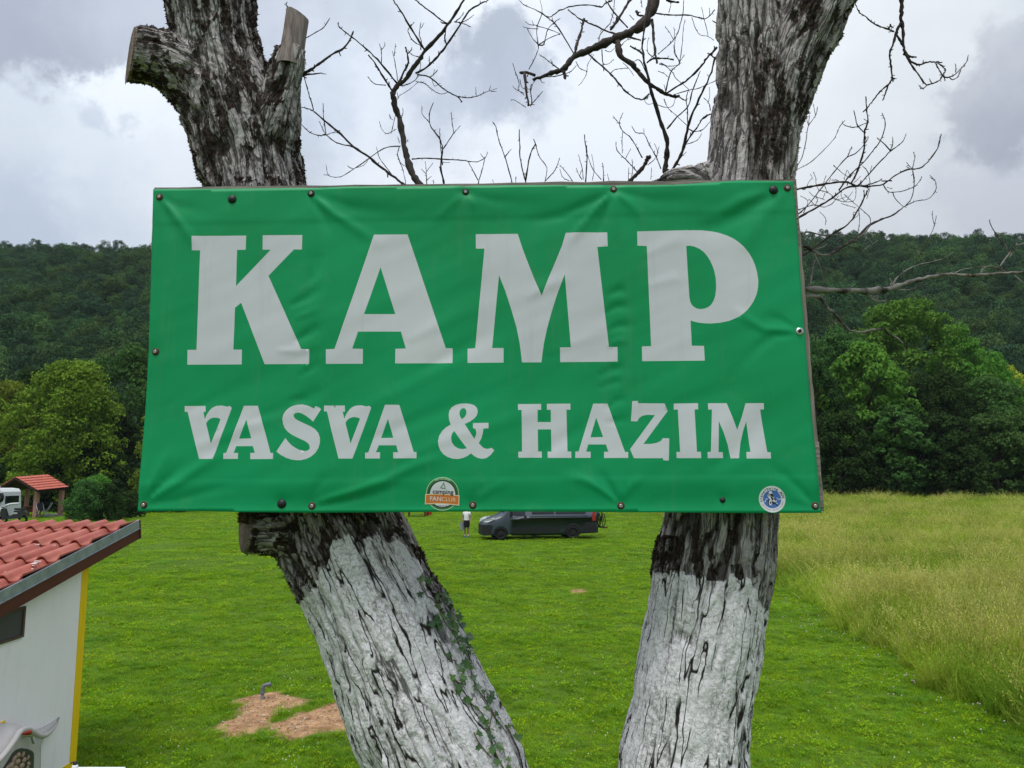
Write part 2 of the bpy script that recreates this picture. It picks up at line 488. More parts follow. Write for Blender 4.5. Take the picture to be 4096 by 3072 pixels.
# ------------------------------------------------------------------ foliage builders
def leaf_quads(pos, nrm, size, rg, aspect=0.6):
    """pointed leaf sprays: one diamond per position, facing roughly along nrm"""
    n = len(pos)
    nrm = nrm / (np.linalg.norm(nrm, axis=1)[:, None] + 1e-9)
    r = rg.normal(size=(n, 3)); t = np.cross(nrm, r); t /= np.linalg.norm(t, axis=1)[:, None] + 1e-9
    b = np.cross(nrm, t); s = (size * rg.uniform(0.6, 1.3, n))[:, None]
    droop = nrm * s * 0.18
    v = np.stack([pos - t * s * 0.5 - droop, pos - b * s * 0.5 * aspect + droop, pos + t * s * 0.5 - droop, pos + b * s * 0.5 * aspect + droop], 1).reshape(-1, 3)
    return v, np.arange(4 * n).reshape(-1, 4)
def crown_mesh(name, seed, W, H, z0, prof, ncl, nleaf, leaf, clr=(0.11, 0.2), top=0.0, flat=0.75):
    """W width, H crown height above z0, prof(h)->relative radius; clusters of leaf sprays near the surface"""
    rg = np.random.default_rng(seed); P_, Nn = [], []
    lob = rg.uniform(0, 6.28, 6)
    for k in range(ncl):
        h = rg.uniform(0, 1) ** 0.85; a = rg.uniform(0, 2 * math.pi)
        rr = prof(h) * W / 2 * (1 + 0.22 * math.sin(3 * a + lob[0] + 4 * h) + 0.18 * math.sin(5 * a + lob[1] - 7 * h) + 0.14 * math.sin(11 * h + 2 * a + lob[2]))
        q = rg.uniform(0.35, 1.12) ** 0.5
        c = np.array([math.cos(a) * rr * q, math.sin(a) * rr * q, z0 + h * H])
        cr = W * rg.uniform(*clr) * (0.7 if q > 1 else 1.0)
        n = int(nleaf * rg.uniform(0.6, 1.4) * (cr / (W * sum(clr) / 2)) ** 1.6)
        d = rg.normal(size=(n, 3)); d[:, 2] = d[:, 2] * 0.9 + 0.35; d /= np.linalg.norm(d, axis=1)[:, None]
        rad = cr * rg.uniform(0.45, 1.0, n) ** 0.5 * (1 + 0.25 * pnoise(d * 2.5 + k * 3.1))
        p = c + d * rad[:, None] * np.array([1, 1, flat])
        P_.append(p); Nn.append(d * 0.8 + rg.normal(size=(n, 3)) * 0.55 + np.array([0, 0, 0.35]))
    P_ = np.concatenate(P_); Nn = np.concatenate(Nn)
    v, f = leaf_quads(P_, Nn, leaf, rg)
    return mesh_np(name, v, f)
def trunk_mesh(name, seed, H, r, W, z0, crown_h, nl=7, lean=0.0):
    rg = np.random.default_rng(seed); mb = MB()
    k = np.linspace(0, 1, 7)
    pts = np.stack([lean * k + 0.25 * np.sin(k * 4 + seed) * k, 0.2 * np.sin(k * 3 + seed * 2) * k, k * (z0 + crown_h * 0.8)], -1)
    mb.tube(pts, r * (1.25 - 1.1 * k) + 0.02, 8)
    for i in range(nl):
        t = 0.3 + 0.6 * i / nl; p0 = np.array([np.interp(t, k, pts[:, j]) for j in range(3)])
        a = i * 2.4 + seed; Lg = W * 0.42 * rg.uniform(0.7, 1.1)
        q = np.stack([p0 + np.array([math.cos(a) * Lg * s, math.sin(a) * Lg * s, Lg * (0.9 * s - 0.25 * s * s)]) for s in (0, 0.3, 0.65, 1)])
        mb.tube(catmull(q, 2), np.linspace(r * 0.42, 0.03, 7), 6)
    return mb.me(name)
PROF = {
    'round': lambda h: math.sqrt(max(0, 1 - (1.75 * h - 0.72) ** 2 * 0.88)) if h > 0.05 else 0.72,
    'egg': lambda h: (math.sin(math.pi * min(1, (h + 0.18) / 1.22)) ** 0.65),
    'tall': lambda h: (0.55 + 0.45 * math.sin(math.pi * (h * 1.05)) ) * (1 - max(0, h - 0.75) * 2.2),
    'bush': lambda h: math.cos(h * 1.45) ** 0.5,
}
TRUNKM = plain('distant bark', (0.055, 0.045, 0.035), 0.9, 0.1, scale=3)
M_OLIVE = leafy('olive green foliage', (0.093, 0.158, 0.018), (0.170, 0.250, 0.027), (0.262, 0.349, 0.039), 0.22)
M_DEEP = leafy('deep green foliage', (0.017, 0.042, 0.011), (0.031, 0.071, 0.016), (0.051, 0.106, 0.023), 0.2)
M_FRESH = leafy('fresh green foliage', (0.061, 0.166, 0.023), (0.109, 0.269, 0.035), (0.178, 0.379, 0.050), 0.22)
M_YELLOW = leafy('yellow green foliage', (0.209, 0.286, 0.023), (0.354, 0.437, 0.038), (0.483, 0.554, 0.063), 0.3)
M_MIDG = leafy('mid green foliage', (0.037, 0.090, 0.022), (0.067, 0.147, 0.034), (0.098, 0.204, 0.045), 0.2)
M_F1 = leafy('forest leaves', (0.025, 0.065, 0.025), (0.042, 0.103, 0.036), (0.067, 0.137, 0.047), 0.05, 0.2)
M_F2 = leafy('forest leaves darker', (0.017, 0.049, 0.023), (0.030, 0.076, 0.032), (0.048, 0.103, 0.042), 0.05, 0.2)
M_F3 = leafy('forest leaves lighter', (0.040, 0.090, 0.027), (0.067, 0.132, 0.036), (0.095, 0.176, 0.047), 0.05, 0.2)

TREES = {}
def tree_kind(key, seed, W, H, z0, ch, prof, ncl, nleaf, leaf, mat, r=0.3, clr=(0.060, 0.115)):
    cm = crown_mesh(key + ' crown', seed, W, ch, z0, PROF[prof], ncl, nleaf, leaf, clr); cm.materials.append(mat)
    tm = trunk_mesh(key + ' trunk', seed, H, r, W, z0, ch); tm.materials.append(TRUNKM)
    TREES[key] = (tm, cm, H, W)
tree_kind('linden', 11, 11, 15.5, 1.2, 14.2, 'egg', 420, 65, 0.36, M_OLIVE)
tree_kind('linden2', 12, 10, 15, 1.0, 13.5, 'round', 260, 62, 0.36, M_OLIVE)
tree_kind('dark', 13, 10, 15, 0.5, 14, 'tall', 260, 62, 0.36, M_DEEP)
tree_kind('mid', 14, 11, 18, 1.5, 16, 'round', 280, 65, 0.38, M_MIDG)
tree_kind('tall', 15, 10, 22, 2.5, 19, 'tall', 300, 65, 0.42, M_FRESH, 0.35)
tree_kind('tall2', 16, 12, 22, 3.5, 18, 'round', 300, 65, 0.42, M_FRESH, 0.35)
tree_kind('leafy', 17, 9, 14, 1.0, 12.5, 'egg', 220, 55, 0.50, M_FRESH, 0.3)
tree_kind('yellow', 18, 9, 13, 0.6, 12, 'round', 220, 58, 0.4, M_YELLOW, 0.25)
tree_kind('under', 19, 9, 9, 0.2, 8.5, 'bush', 220, 58, 0.38, M_DEEP, 0.2)
tree_kind('shrub', 20, 3.2, 3.6, 0.25, 3.3, 'egg', 90, 60, 0.20, M_MIDG, 0.06, (0.12, 0.2))
tree_kind('shrub2', 21, 3.0, 3.0, 0.15, 2.8, 'round', 80, 60, 0.20, M_DEEP, 0.06, (0.12, 0.2))
def plant_tree(key, pxc, ptop, D, wpx, label, cat='tree', name='broadleaf_tree', group=None, mat=None, pbase=None):
    """a tree of kind key standing at depth D whose crown top projects to row ptop and whose crown spans wpx columns"""
    tm, cm, H, W = TREES[key]
    x = P(pxc, 1915, D)[0]; z = float(ground_z(x, D)) if D < 104 else float(hill_z(np.array([[x]]), np.array([[D]]))[0, 0])
    h = P(pxc, ptop, D)[2] - z
    s = wpx * PXM(D) / W; sz = h / (H + 0.3)
    root = empty(name, (x, D, z - 0.05), random.uniform(0, 6.28))
    for nm, me in (('trunk', tm), ('crown', cm)):
        if nm == 'crown' and mat is not None:
            me = me.copy(); me.materials.clear(); me.materials.append(mat)
        o = obj(nm, me, None, root); o.scale = (s, s, sz)
    return tag(root, label, cat, group)
GL = 'broadleaf trees along the left edge of the lawn'; GR = 'broadleaf trees behind the tall meadow'
T = plant_tree
T('linden', 262, 1448, 80, 400, 'large rounded olive green tree behind the red roofed shelter', group=GL, mat=leafy('linden foliage', (0.080, 0.150, 0.014), (0.150, 0.240, 0.022), (0.24, 0.33, 0.035), 0.30))
T('linden2', -20, 1500, 84, 290, 'olive green tree cut by the left edge of the picture', group=GL)
T('linden2', 650, 1600, 76, 170, 'yellow green tree half hidden by the lower left of the banner', group=GL)
T('dark', 120, 1465, 92, 330, 'dark green tree peeping over between the two olive trees at left', group=GL)
T('mid', 500, 1375, 90, 330, 'mid green tree rising behind the big olive tree on its right', group=GL)
T('dark', 455, 1640, 83, 260, 'very dark tree in the gap right of the big olive tree', group=GL)
T('mid', 680, 1440, 95, 300, 'mid green tree mostly hidden behind the left end of the banner', group=GL)
T('under', 130, 1790, 82, 330, 'dark low spreading tree directly behind the red roofed shelter', group=GL)
T('under', 420, 1800, 80, 300, 'dark low spreading tree behind the leafy bushes', group=GL)
T('under', 620, 1830, 78, 230, 'dark low tree by the lower left corner of the banner', group=GL)
# right side
T('tall2', 3655, 1195, 94, 420, 'tallest fresh green tree with a rounded top on the right', group=GR)
T('tall', 3870, 1285, 90, 240, 'tall fresh green tree with spiky bright top just right of the tallest one', group=GR)
T('tall', 4010, 1395, 92, 190, 'slim green tree right of the spiky topped tree', group=GR)
T('mid', 3370, 1300, 96, 300, 'mid green tree beside the right edge of the wooden board', group=GR)
T('leafy', 3480, 1345, 82, 340, 'bright big leaved tree in front below the zigzag branch', group=GR)
T('dark', 3280, 1430, 82, 230, 'dark green tree close against the right edge of the banner', group=GR)
T('yellow', 4040, 1455, 98, 260, 'yellow green tree near the right edge of the picture', group=GR)
T('yellow', 4190, 1500, 92, 230, 'yellow green tree cut by the right edge of the picture', group=GR, mat=M_OLIVE)
T('mid', 3760, 1480, 84, 330, 'dense dark green tree in the middle of the right hand row', group=GR, mat=M_DEEP)
T('mid', 3960, 1500, 84, 330, 'mid green tree below the yellow green one', group=GR)
T('under', 3360, 1640, 79, 300, 'dark low tree at the foot of the board beside the tall grass', group=GR)
T('leafy', 3590, 1600, 79, 300, 'bushy green tree low in the right hand row beneath the bright leaved one', group=GR, mat=M_MIDG)
T('under', 3780, 1650, 78, 340, 'dark low tree in the centre of the right hand row', group=GR)
T('under', 3990, 1640, 79, 330, 'low green tree at the right end of the row', group=GR, mat=M_MIDG)
T('under', 4170, 1600, 80, 260, 'low green tree cut by the right picture edge above the meadow', group=GR, mat=M_MIDG)
T('tall2', 3450, 1470, 100, 360, 'fresh green tree behind the bright leaved one', group=GR, mat=M_MIDG)
# bushes by the shelter
GB = 'leafy bushes between the shelter and the banner'
T('shrub', 345, 1912, 61, 120, 'leafy bush nearest the red roofed shelter', 'bush', 'bush', GB)
T('shrub', 395, 1895, 63, 130, 'tallest leafy bush with light green tips', 'bush', 'bush', GB, mat=M_FRESH)
T('shrub2', 440, 1930, 62, 110, 'rounded dark bush right of the tallest one', 'bush', 'bush', GB)
T('shrub2', 515, 1962, 66, 120, 'low dark bush beside the lower left corner of the banner', 'bush', 'bush', GB)
T('shrub2', 310, 1985, 64, 70, 'small dark bush at the foot of the leafy bushes', 'bush', 'bush', GB)

# ------------------------------------------------------------------ wooded hillside: one mass
fr = np.random.default_rng(21)
variants = []
for k in range(6):
    variants.append(crown_mesh('hill crown', 40 + k, 8.0, 7.5, 0.0, PROF['egg' if k % 2 else 'bush'], 40, 62, 0.44, (0.12, 0.20)))
gx, gy = np.meshgrid(np.arange(-450, 451, 4.9), np.arange(104, 350, 4.9))
gx = (gx + fr.uniform(-2.2, 2.2, gx.shape)).ravel(); gy = (gy + fr.uniform(-2.4, 2.4, gy.shape)).ravel()
keep = np.abs(gx) < gy * 0.80 + 130; gx, gy = gx[keep], gy[keep]
gz = hill_z(gx[None], gy[None])[0]
n = len(gx); ss = fr.uniform(0.6, 1.0, n) * np.where((fr.random(n) < 0.15) & (gy < 300), 1.35, 1) * np.where(gy > 305, 0.82, 1)
instancer('hill_forest', np.stack([gx, gy, gz - 0.6], -1), np.stack([np.zeros(n), np.zeros(n), fr.uniform(0, 6.28, n)], -1),
          np.stack([ss, ss, ss * fr.uniform(0.9, 1.35, n)], -1), fr.integers(0, 6, n), variants, [M_F1, M_F2, M_F3],
          'dense dark green woodland covering the whole hillside')
# low undergrowth closing the foot of the wood, behind the standing trees
ux = np.concatenate([fr.uniform(-75, -14, 200), fr.uniform(26, 90, 260), fr.uniform(-14, 26, 120)]); uy = fr.uniform(88, 104, len(ux))
uz = ground_z(ux, uy); n = len(ux); ss = fr.uniform(0.45, 0.8, n)
instancer('undergrowth', np.stack([ux, uy, uz - 0.3], -1), np.stack([np.zeros(n), np.zeros(n), fr.uniform(0, 6.28, n)], -1),
          np.stack([ss, ss, ss * 1.2], -1), fr.integers(0, 6, n), [v.copy() for v in variants], [M_DEEP, M_F2],
          'dark undergrowth at the foot of the wood')

# ------------------------------------------------------------------ grass
def blades_mesh(name, seed, nb, rad, h, wid, lean, segs=2, seed_heads=0.0):
    rg = np.random.default_rng(seed); v = []; f = []
    for k in range(nb):
        a = rg.uniform(0, 6.28); r = rad * math.sqrt(rg.random()); base = np.array([r * math.cos(a), r * math.sin(a), -0.01])
        b = rg.uniform(0, 6.28); dirn = np.array([math.cos(b), math.sin(b), 0]); side = np.array([-math.sin(b), math.cos(b), 0])
        H = h * rg.uniform(0.55, 1.15); ln = lean * H * rg.uniform(0.2, 1.4); w = wid * rg.uniform(0.7, 1.3); o = len(v)
        tw = rg.uniform(-0.6, 0.6); side = side * math.cos(tw) + dirn * math.sin(tw)
        for s in range(segs):
            t = s / segs; c = base + dirn * ln * t * t + np.array([0, 0, H * (t - 0.12 * t * t * lean)])
            v += [c - side * w * (1 - t * 0.6) / 2, c + side * w * (1 - t * 0.6) / 2]
        v.append(base + dirn * ln + np.array([0, 0, H * (1 - 0.3 * min(1, lean))]))
        for s in range(segs - 1): f.append((o + 2 * s, o + 2 * s + 1, o + 2 * s + 3, o + 2 * s + 2))
        f.append((o + 2 * segs - 2, o + 2 * segs - 1, o + 2 * segs))
        if rg.random() < seed_heads:                # loose seed head along the top quarter
            top = np.array(v[-1]); 
            for q in range(7):
                c = top - (dirn * ln * 0.25 + np.array([0, 0, H * 0.22])) * (q / 7) + rg.normal(size=3) * 0.010
                d = rg.normal(size=3) * 0.5 + np.array([0, 0, 1]); d /= np.linalg.norm(d); e = np.cross(d, rg.normal(size=3)); e /= np.linalg.norm(e)
                o2 = len(v); v += [c - d * 0.024, c + e * 0.0085, c + d * 0.024, c - e * 0.0085]; f.append((o2, o2 + 1, o2 + 2, o2 + 3))
    return mesh_np(name, v, f)
def grass_mat(name, a, b, c, scale, trans=0.4):
    m = MT(name, 0.8, 0.08); w = m.world()
    n1 = m.noise(w, scale, 3); n2 = m.noise(w, scale * 6, 2, 0.7); n3 = m.noise(m.map(w, (0.12, 1, 1)), 0.9, 2)
    col = m.mix(m.rng(n1, 0.36, 0.64), a, b)
    col = m.mix(m.rng(n2, 0.50, 0.75, 0, 0.7), col, c)
    col = m.mix(m.rng(n3, 0.5, 0.65, 0, 0.35), col, c)
    oi = m.n('ShaderNodeObjectInfo'); hs = m.n('ShaderNodeHueSaturation'); m.l(col, hs.inputs['Color'])
    m.l(m.rng(oi.outputs['Random'], 0, 1, 0.84, 1.16), hs.inputs['Value']); m.l(m.rng(oi.outputs['Random'], 0, 1, 0.485, 0.515), hs.inputs['Hue'])
    m.col(hs.outputs[0])
    tr = m.n('ShaderNodeBsdfTranslucent'); m.l(hs.outputs[0], tr.inputs[0])
    mx = m.n('ShaderNodeMixShader'); mx.inputs[0].default_value = trans
    m.l(m.b.outputs[0], mx.inputs[1]); m.l(tr.outputs[0], mx.inputs[2]); m.l(mx.outputs[0], m.out.inputs[0]); return m.m
GA, GB_, GC = (0.155, 0.295, 0.008), (0.265, 0.425, 0.012), (0.36, 0.50, 0.025)
M_LAWN = grass_mat('lawn blades', GA, GB_, GC, 0.7)
M_LAWN2 = grass_mat('lawn blades blue green', (0.10, 0.23, 0.018), (0.16, 0.32, 0.022), (0.25, 0.42, 0.035), 0.7)
def zone(y0, y1, dens, k):
    rg = np.random.default_rng(100 + k); A = 0.76 * (y1 * y1 - y0 * y0) + 3 * (y1 - y0); n = int(A * dens)
    y = np.sqrt(rg.uniform(y0 * y0, y1 * y1, n)); x = rg.uniform(-1, 1, n) * (0.76 * y + 1.5)
    return x, y, rg
Xs, Ys, Ss, Zs, Is = [], [], [], [], []
for k, (y0, y1, dens, sxy, sz) in enumerate([(7.3, 12, 330, 1.0, 1.0), (12, 17, 190, 1.25, 1.0), (17, 28, 85, 1.8, 1.05), (28, 46, 30, 3.0, 1.1), (46, 84, 9, 5.5, 1.3)]):
    x, y, rg = zone(y0, y1, dens, k)
    sm = soil_mask(x, y) if y0 < 26 else np.zeros_like(x) - 1
    pat = fbm(np.stack([x * 0.9, y * 0.9, x * 0], -1), 2)
    ok = (x < edge_x(y) + 0.3) & ((sm < 0.04) | ((rg.random(len(x)) < 0.22) & (sm < 0.22))) & ~((x < -4.86) & (y < 8.7)) & (rg.random(len(x)) < 0.72 + 0.3 * pat)
    x, y, sm, pat = x[ok], y[ok], sm[ok], pat[ok]
    Xs.append(x); Ys.append(y); n = len(x)
    s = sxy * rg.uniform(0.8, 1.25, n); Ss.append(s)
    Zs.append(sz * rg.uniform(0.7, 1.25, n) * (1 + 0.35 * pat) * np.where(sm > -0.05, 1.3, 1))
    Is.append(np.where(rg.random(n) < 0.06, 4, np.where(rg.random(n) < 0.06, 5, rg.integers(0, 4, n))))
x = np.concatenate(Xs); y = np.concatenate(Ys); s = np.concatenate(Ss); zz = np.concatenate(Zs); ii = np.concatenate(Is); n = len(x)
z = ground_z(x, y) + np.where((y < 16) & (np.abs(x) < 8), 0.035 * sstep(-0.05, 0.5, soil_mask(x, y)), 0)
rg = np.random.default_rng(77)
def broad_leaves(name, seed, nb, rad, size):
    rg = np.random.default_rng(seed); a = rg.uniform(0, 6.28, nb); r = rad * np.sqrt(rg.random(nb))
    p = np.stack([r * np.cos(a), r * np.sin(a), rg.uniform(0.03, 0.075, nb)], -1)
    v, f = leaf_quads(p, np.stack([rg.normal(size=nb) * 0.35, rg.normal(size=nb) * 0.35, np.ones(nb)], -1), size, rg, 0.9); return mesh_np(name, v, f)
lv = [blades_mesh('tuft', 200 + k, 26, 0.075, 0.058, 0.0055, 0.9, 2) for k in range(4)] + [broad_leaves('clover', 210, 16, 0.08, 0.028), blades_mesh('tall tuft', 215, 16, 0.05, 0.13, 0.007, 1.3, 3)]
instancer('lawn_grass', np.stack([x, y, z], -1), np.stack([rg.normal(0, 0.08, n), rg.normal(0, 0.08, n), rg.uniform(0, 6.28, n)], -1),
          np.stack([s, s, zz], -1), ii, lv, [M_LAWN, M_LAWN, M_LAWN2, M_LAWN, M_LAWN, M_LAWN2], 'short mown bright green grass of the camping lawn')

# clods and pebbles lying on the bare earth
rg = np.random.default_rng(55); cx_ = []
while len(cx_) < 420:
    c0_, rx_, ry_ = SOILC[rg.integers(0, 6)]; x_ = c0_[0] + rg.normal() * rx_ * 0.6; y_ = c0_[1] + rg.normal() * ry_ * 0.6
    if soil_mask(np.array([x_]), np.array([y_]))[0] > 0.03: cx_.append((x_, y_))
cx_ = np.array(cx_); n = len(cx_); zz_ = ground_z(cx_[:, 0], cx_[:, 1]) + 0.035 * sstep(-0.05, 0.5, soil_mask(cx_[:, 0], cx_[:, 1]))
cl = []
for k in range(4):
    mbc = MB(); mbc.sphere((0, 0, 0), 1.0, 7, 5, (1, 0.8, 0.6)); me_ = mbc.me('clod')
    for v_ in me_.vertices: v_.co *= 1 + 0.25 * math.sin(v_.index * 2.3 + k)
    cl.append(me_)
sz_ = 0.007 + 0.016 * rg.random(n) ** 3
instancer('soil_clods', np.stack([cx_[:, 0], cx_[:, 1], zz_ + 0.003], -1), rg.uniform(0, 6, (n, 3)), np.repeat(sz_[:, None], 3, 1), rg.integers(0, 4, n), cl,
          [plain('earth clod', (0.30, 0.17, 0.09), 0.95, 0.1, var=0.3, scale=3), plain('pale pebble', (0.50, 0.42, 0.33), 0.85, 0.2, var=0.2, scale=3)], 'small clods and pebbles on the bare earth')
# tall meadow
M_TALL = grass_mat('meadow blades', (0.155, 0.285, 0.022), (0.35, 0.46, 0.040), (0.48, 0.52, 0.09), 0.35)
M_TALL2 = grass_mat('meadow blades straw', (0.36, 0.40, 0.07), (0.54, 0.52, 0.13), (0.74, 0.66, 0.27), 0.35)
mv = [blades_mesh('meadow clump', 300 + k, 46, 0.26, 0.78, 0.0085, 0.55, 3, 0.30) for k in range(5)] + [blades_mesh('meadow short', 310, 40, 0.22, 0.42, 0.009, 0.9, 3)] + [blades_mesh('meadow straw', 311 + k, 22, 0.24, 1.05, 0.0065, 0.5, 3, 1.0) for k in range(2)]
Xs, Ys, Ss, Zs, Is = [], [], [], [], []
for k, (y0, y1, dens, sx) in enumerate([(8.5, 20, 44, 1.0), (20, 36, 16, 1.3), (36, 62, 7, 1.9), (62, 100, 4.0, 2.4)]):
    rg = np.random.default_rng(400 + k); n = int((y1 - y0) * 75 * dens); y = rg.uniform(y0, y1, n); e = edge_x(y); x = e + rg.uniform(-0.05, 75, n)
    ok = x < 0.78 * y + 4; x, y, e = x[ok], y[ok], e[ok]; n = len(x); d = x - e
    Xs.append(x); Ys.append(y); Ss.append(sx * rg.uniform(0.8, 1.2, n))
    pat = fbm(np.stack([x * 0.35, y * 0.25, x * 0], -1), 2)
    Zs.append((0.98 + 0.12 * sstep(0, 1.2, d)) * rg.uniform(0.85, 1.15, n) * (1 + 0.22 * pat))
    straw = rg.random(n) < np.clip(0.10 + 0.45 * pat + 0.28 * np.exp(-d / 1.2) * (d > 0.25), 0, 0.75)
    Is.append(np.where(straw, rg.integers(6, 8, n), np.where((d < 0.4) & (rg.random(n) < 0.5), 5, rg.integers(0, 5, n))))
x = np.concatenate(Xs); y = np.concatenate(Ys); s = np.concatenate(Ss); zz = np.concatenate(Zs); ii = np.concatenate(Is); n = len(x)
tilt = rg.normal(0, 0.12, n)
tr = np.where(x - edge_x(y) < 0.5, -0.13, 0) + tilt       # the border clumps lean out over the mown lawn
instancer('meadow_grass', np.stack([x, y, ground_z(x, y)], -1), np.stack([rg.normal(0, 0.12, n), tr, np.zeros(n)], -1),
          np.stack([s, s, zz], -1), ii, mv, [M_TALL, M_TALL, M_TALL, M_TALL, M_TALL, M_TALL, M_TALL2, M_TALL2], 'tall unmown meadow grass with straw coloured seed heads')

# white clover heads and small daisies
def flower_mesh(name, r, h):
    mb = MB(); mb.tube([(0, 0, 0), (0.004, 0, h * 0.6), (0, 0, h)], 0.0015, 4); mb.sphere((0, 0, h + r * 0.6), r, 7, 5); return mb.me(name)
def dots(name, pts, r, h, col, label):
    m = plain(name + ' petals', col, 0.7, 0.2); n = len(pts); rg = np.random.default_rng(n)
    fm = flower_mesh(name, r, h)
    instancer(name, pts, rg.normal(0, 0.15, (n, 3)), np.repeat(rg.uniform(0.7, 1.25, n)[:, None], 3, 1), np.zeros(n, int), [fm], [m], label)
rg = np.random.default_rng(91)
y = rg.uniform(9.5, 22, 120); x = edge_x(y) - np.abs(rg.normal(0, 0.75, 120)) - 0.12
dots('clover_flowers', np.stack([x, y, ground_z(x, y) + 0.03], -1), 0.010, 0.035, (0.55, 0.48, 0.44), 'pinkish white clover heads along the edge of the meadow')
q = np.concatenate([[on_ground(a + rg.normal() * sp, b + rg.normal() * sp * 0.5) for _ in range(k)] for a, b, sp, k in
                    [(1170, 3050, 28, 9), (1010, 2790, 60, 10), (1200, 2720, 90, 14), (560, 2850, 60, 12), (700, 3000, 90, 10), (1240, 2960, 40, 5), (2300, 2700, 200, 30), (3500, 2900, 250, 26), (2380, 2980, 100, 6)]])
q = q[(q[:, 1] < 25) & (q[:, 0] > -4.5)]
dots('daisy_flowers', q + np.array([0, 0, 0.03]), 0.0075, 0.022, (0.68, 0.67, 0.50), 'tiny white and cream flowers dotted over the lawn')

# ------------------------------------------------------------------ thin air haze over the valley
hm = bpy.data.materials.new('valley haze'); hm.use_nodes = True; hm.node_tree.nodes.clear()
pv = hm.node_tree.nodes.new('ShaderNodeVolumePrincipled'); pv.inputs['Color'].default_value = (0.80, 0.90, 1.0, 1); pv.inputs['Density'].default_value = 0.00010
ho = hm.node_tree.nodes.new('ShaderNodeOutputMaterial'); hm.node_tree.links.new(pv.outputs[0], ho.inputs['Volume'])
hb = MB(); hb.box((0, 1350, 75), (6400, 4700, 180)); haze = hb.build('haze', hm); tag(haze, kind='stuff')
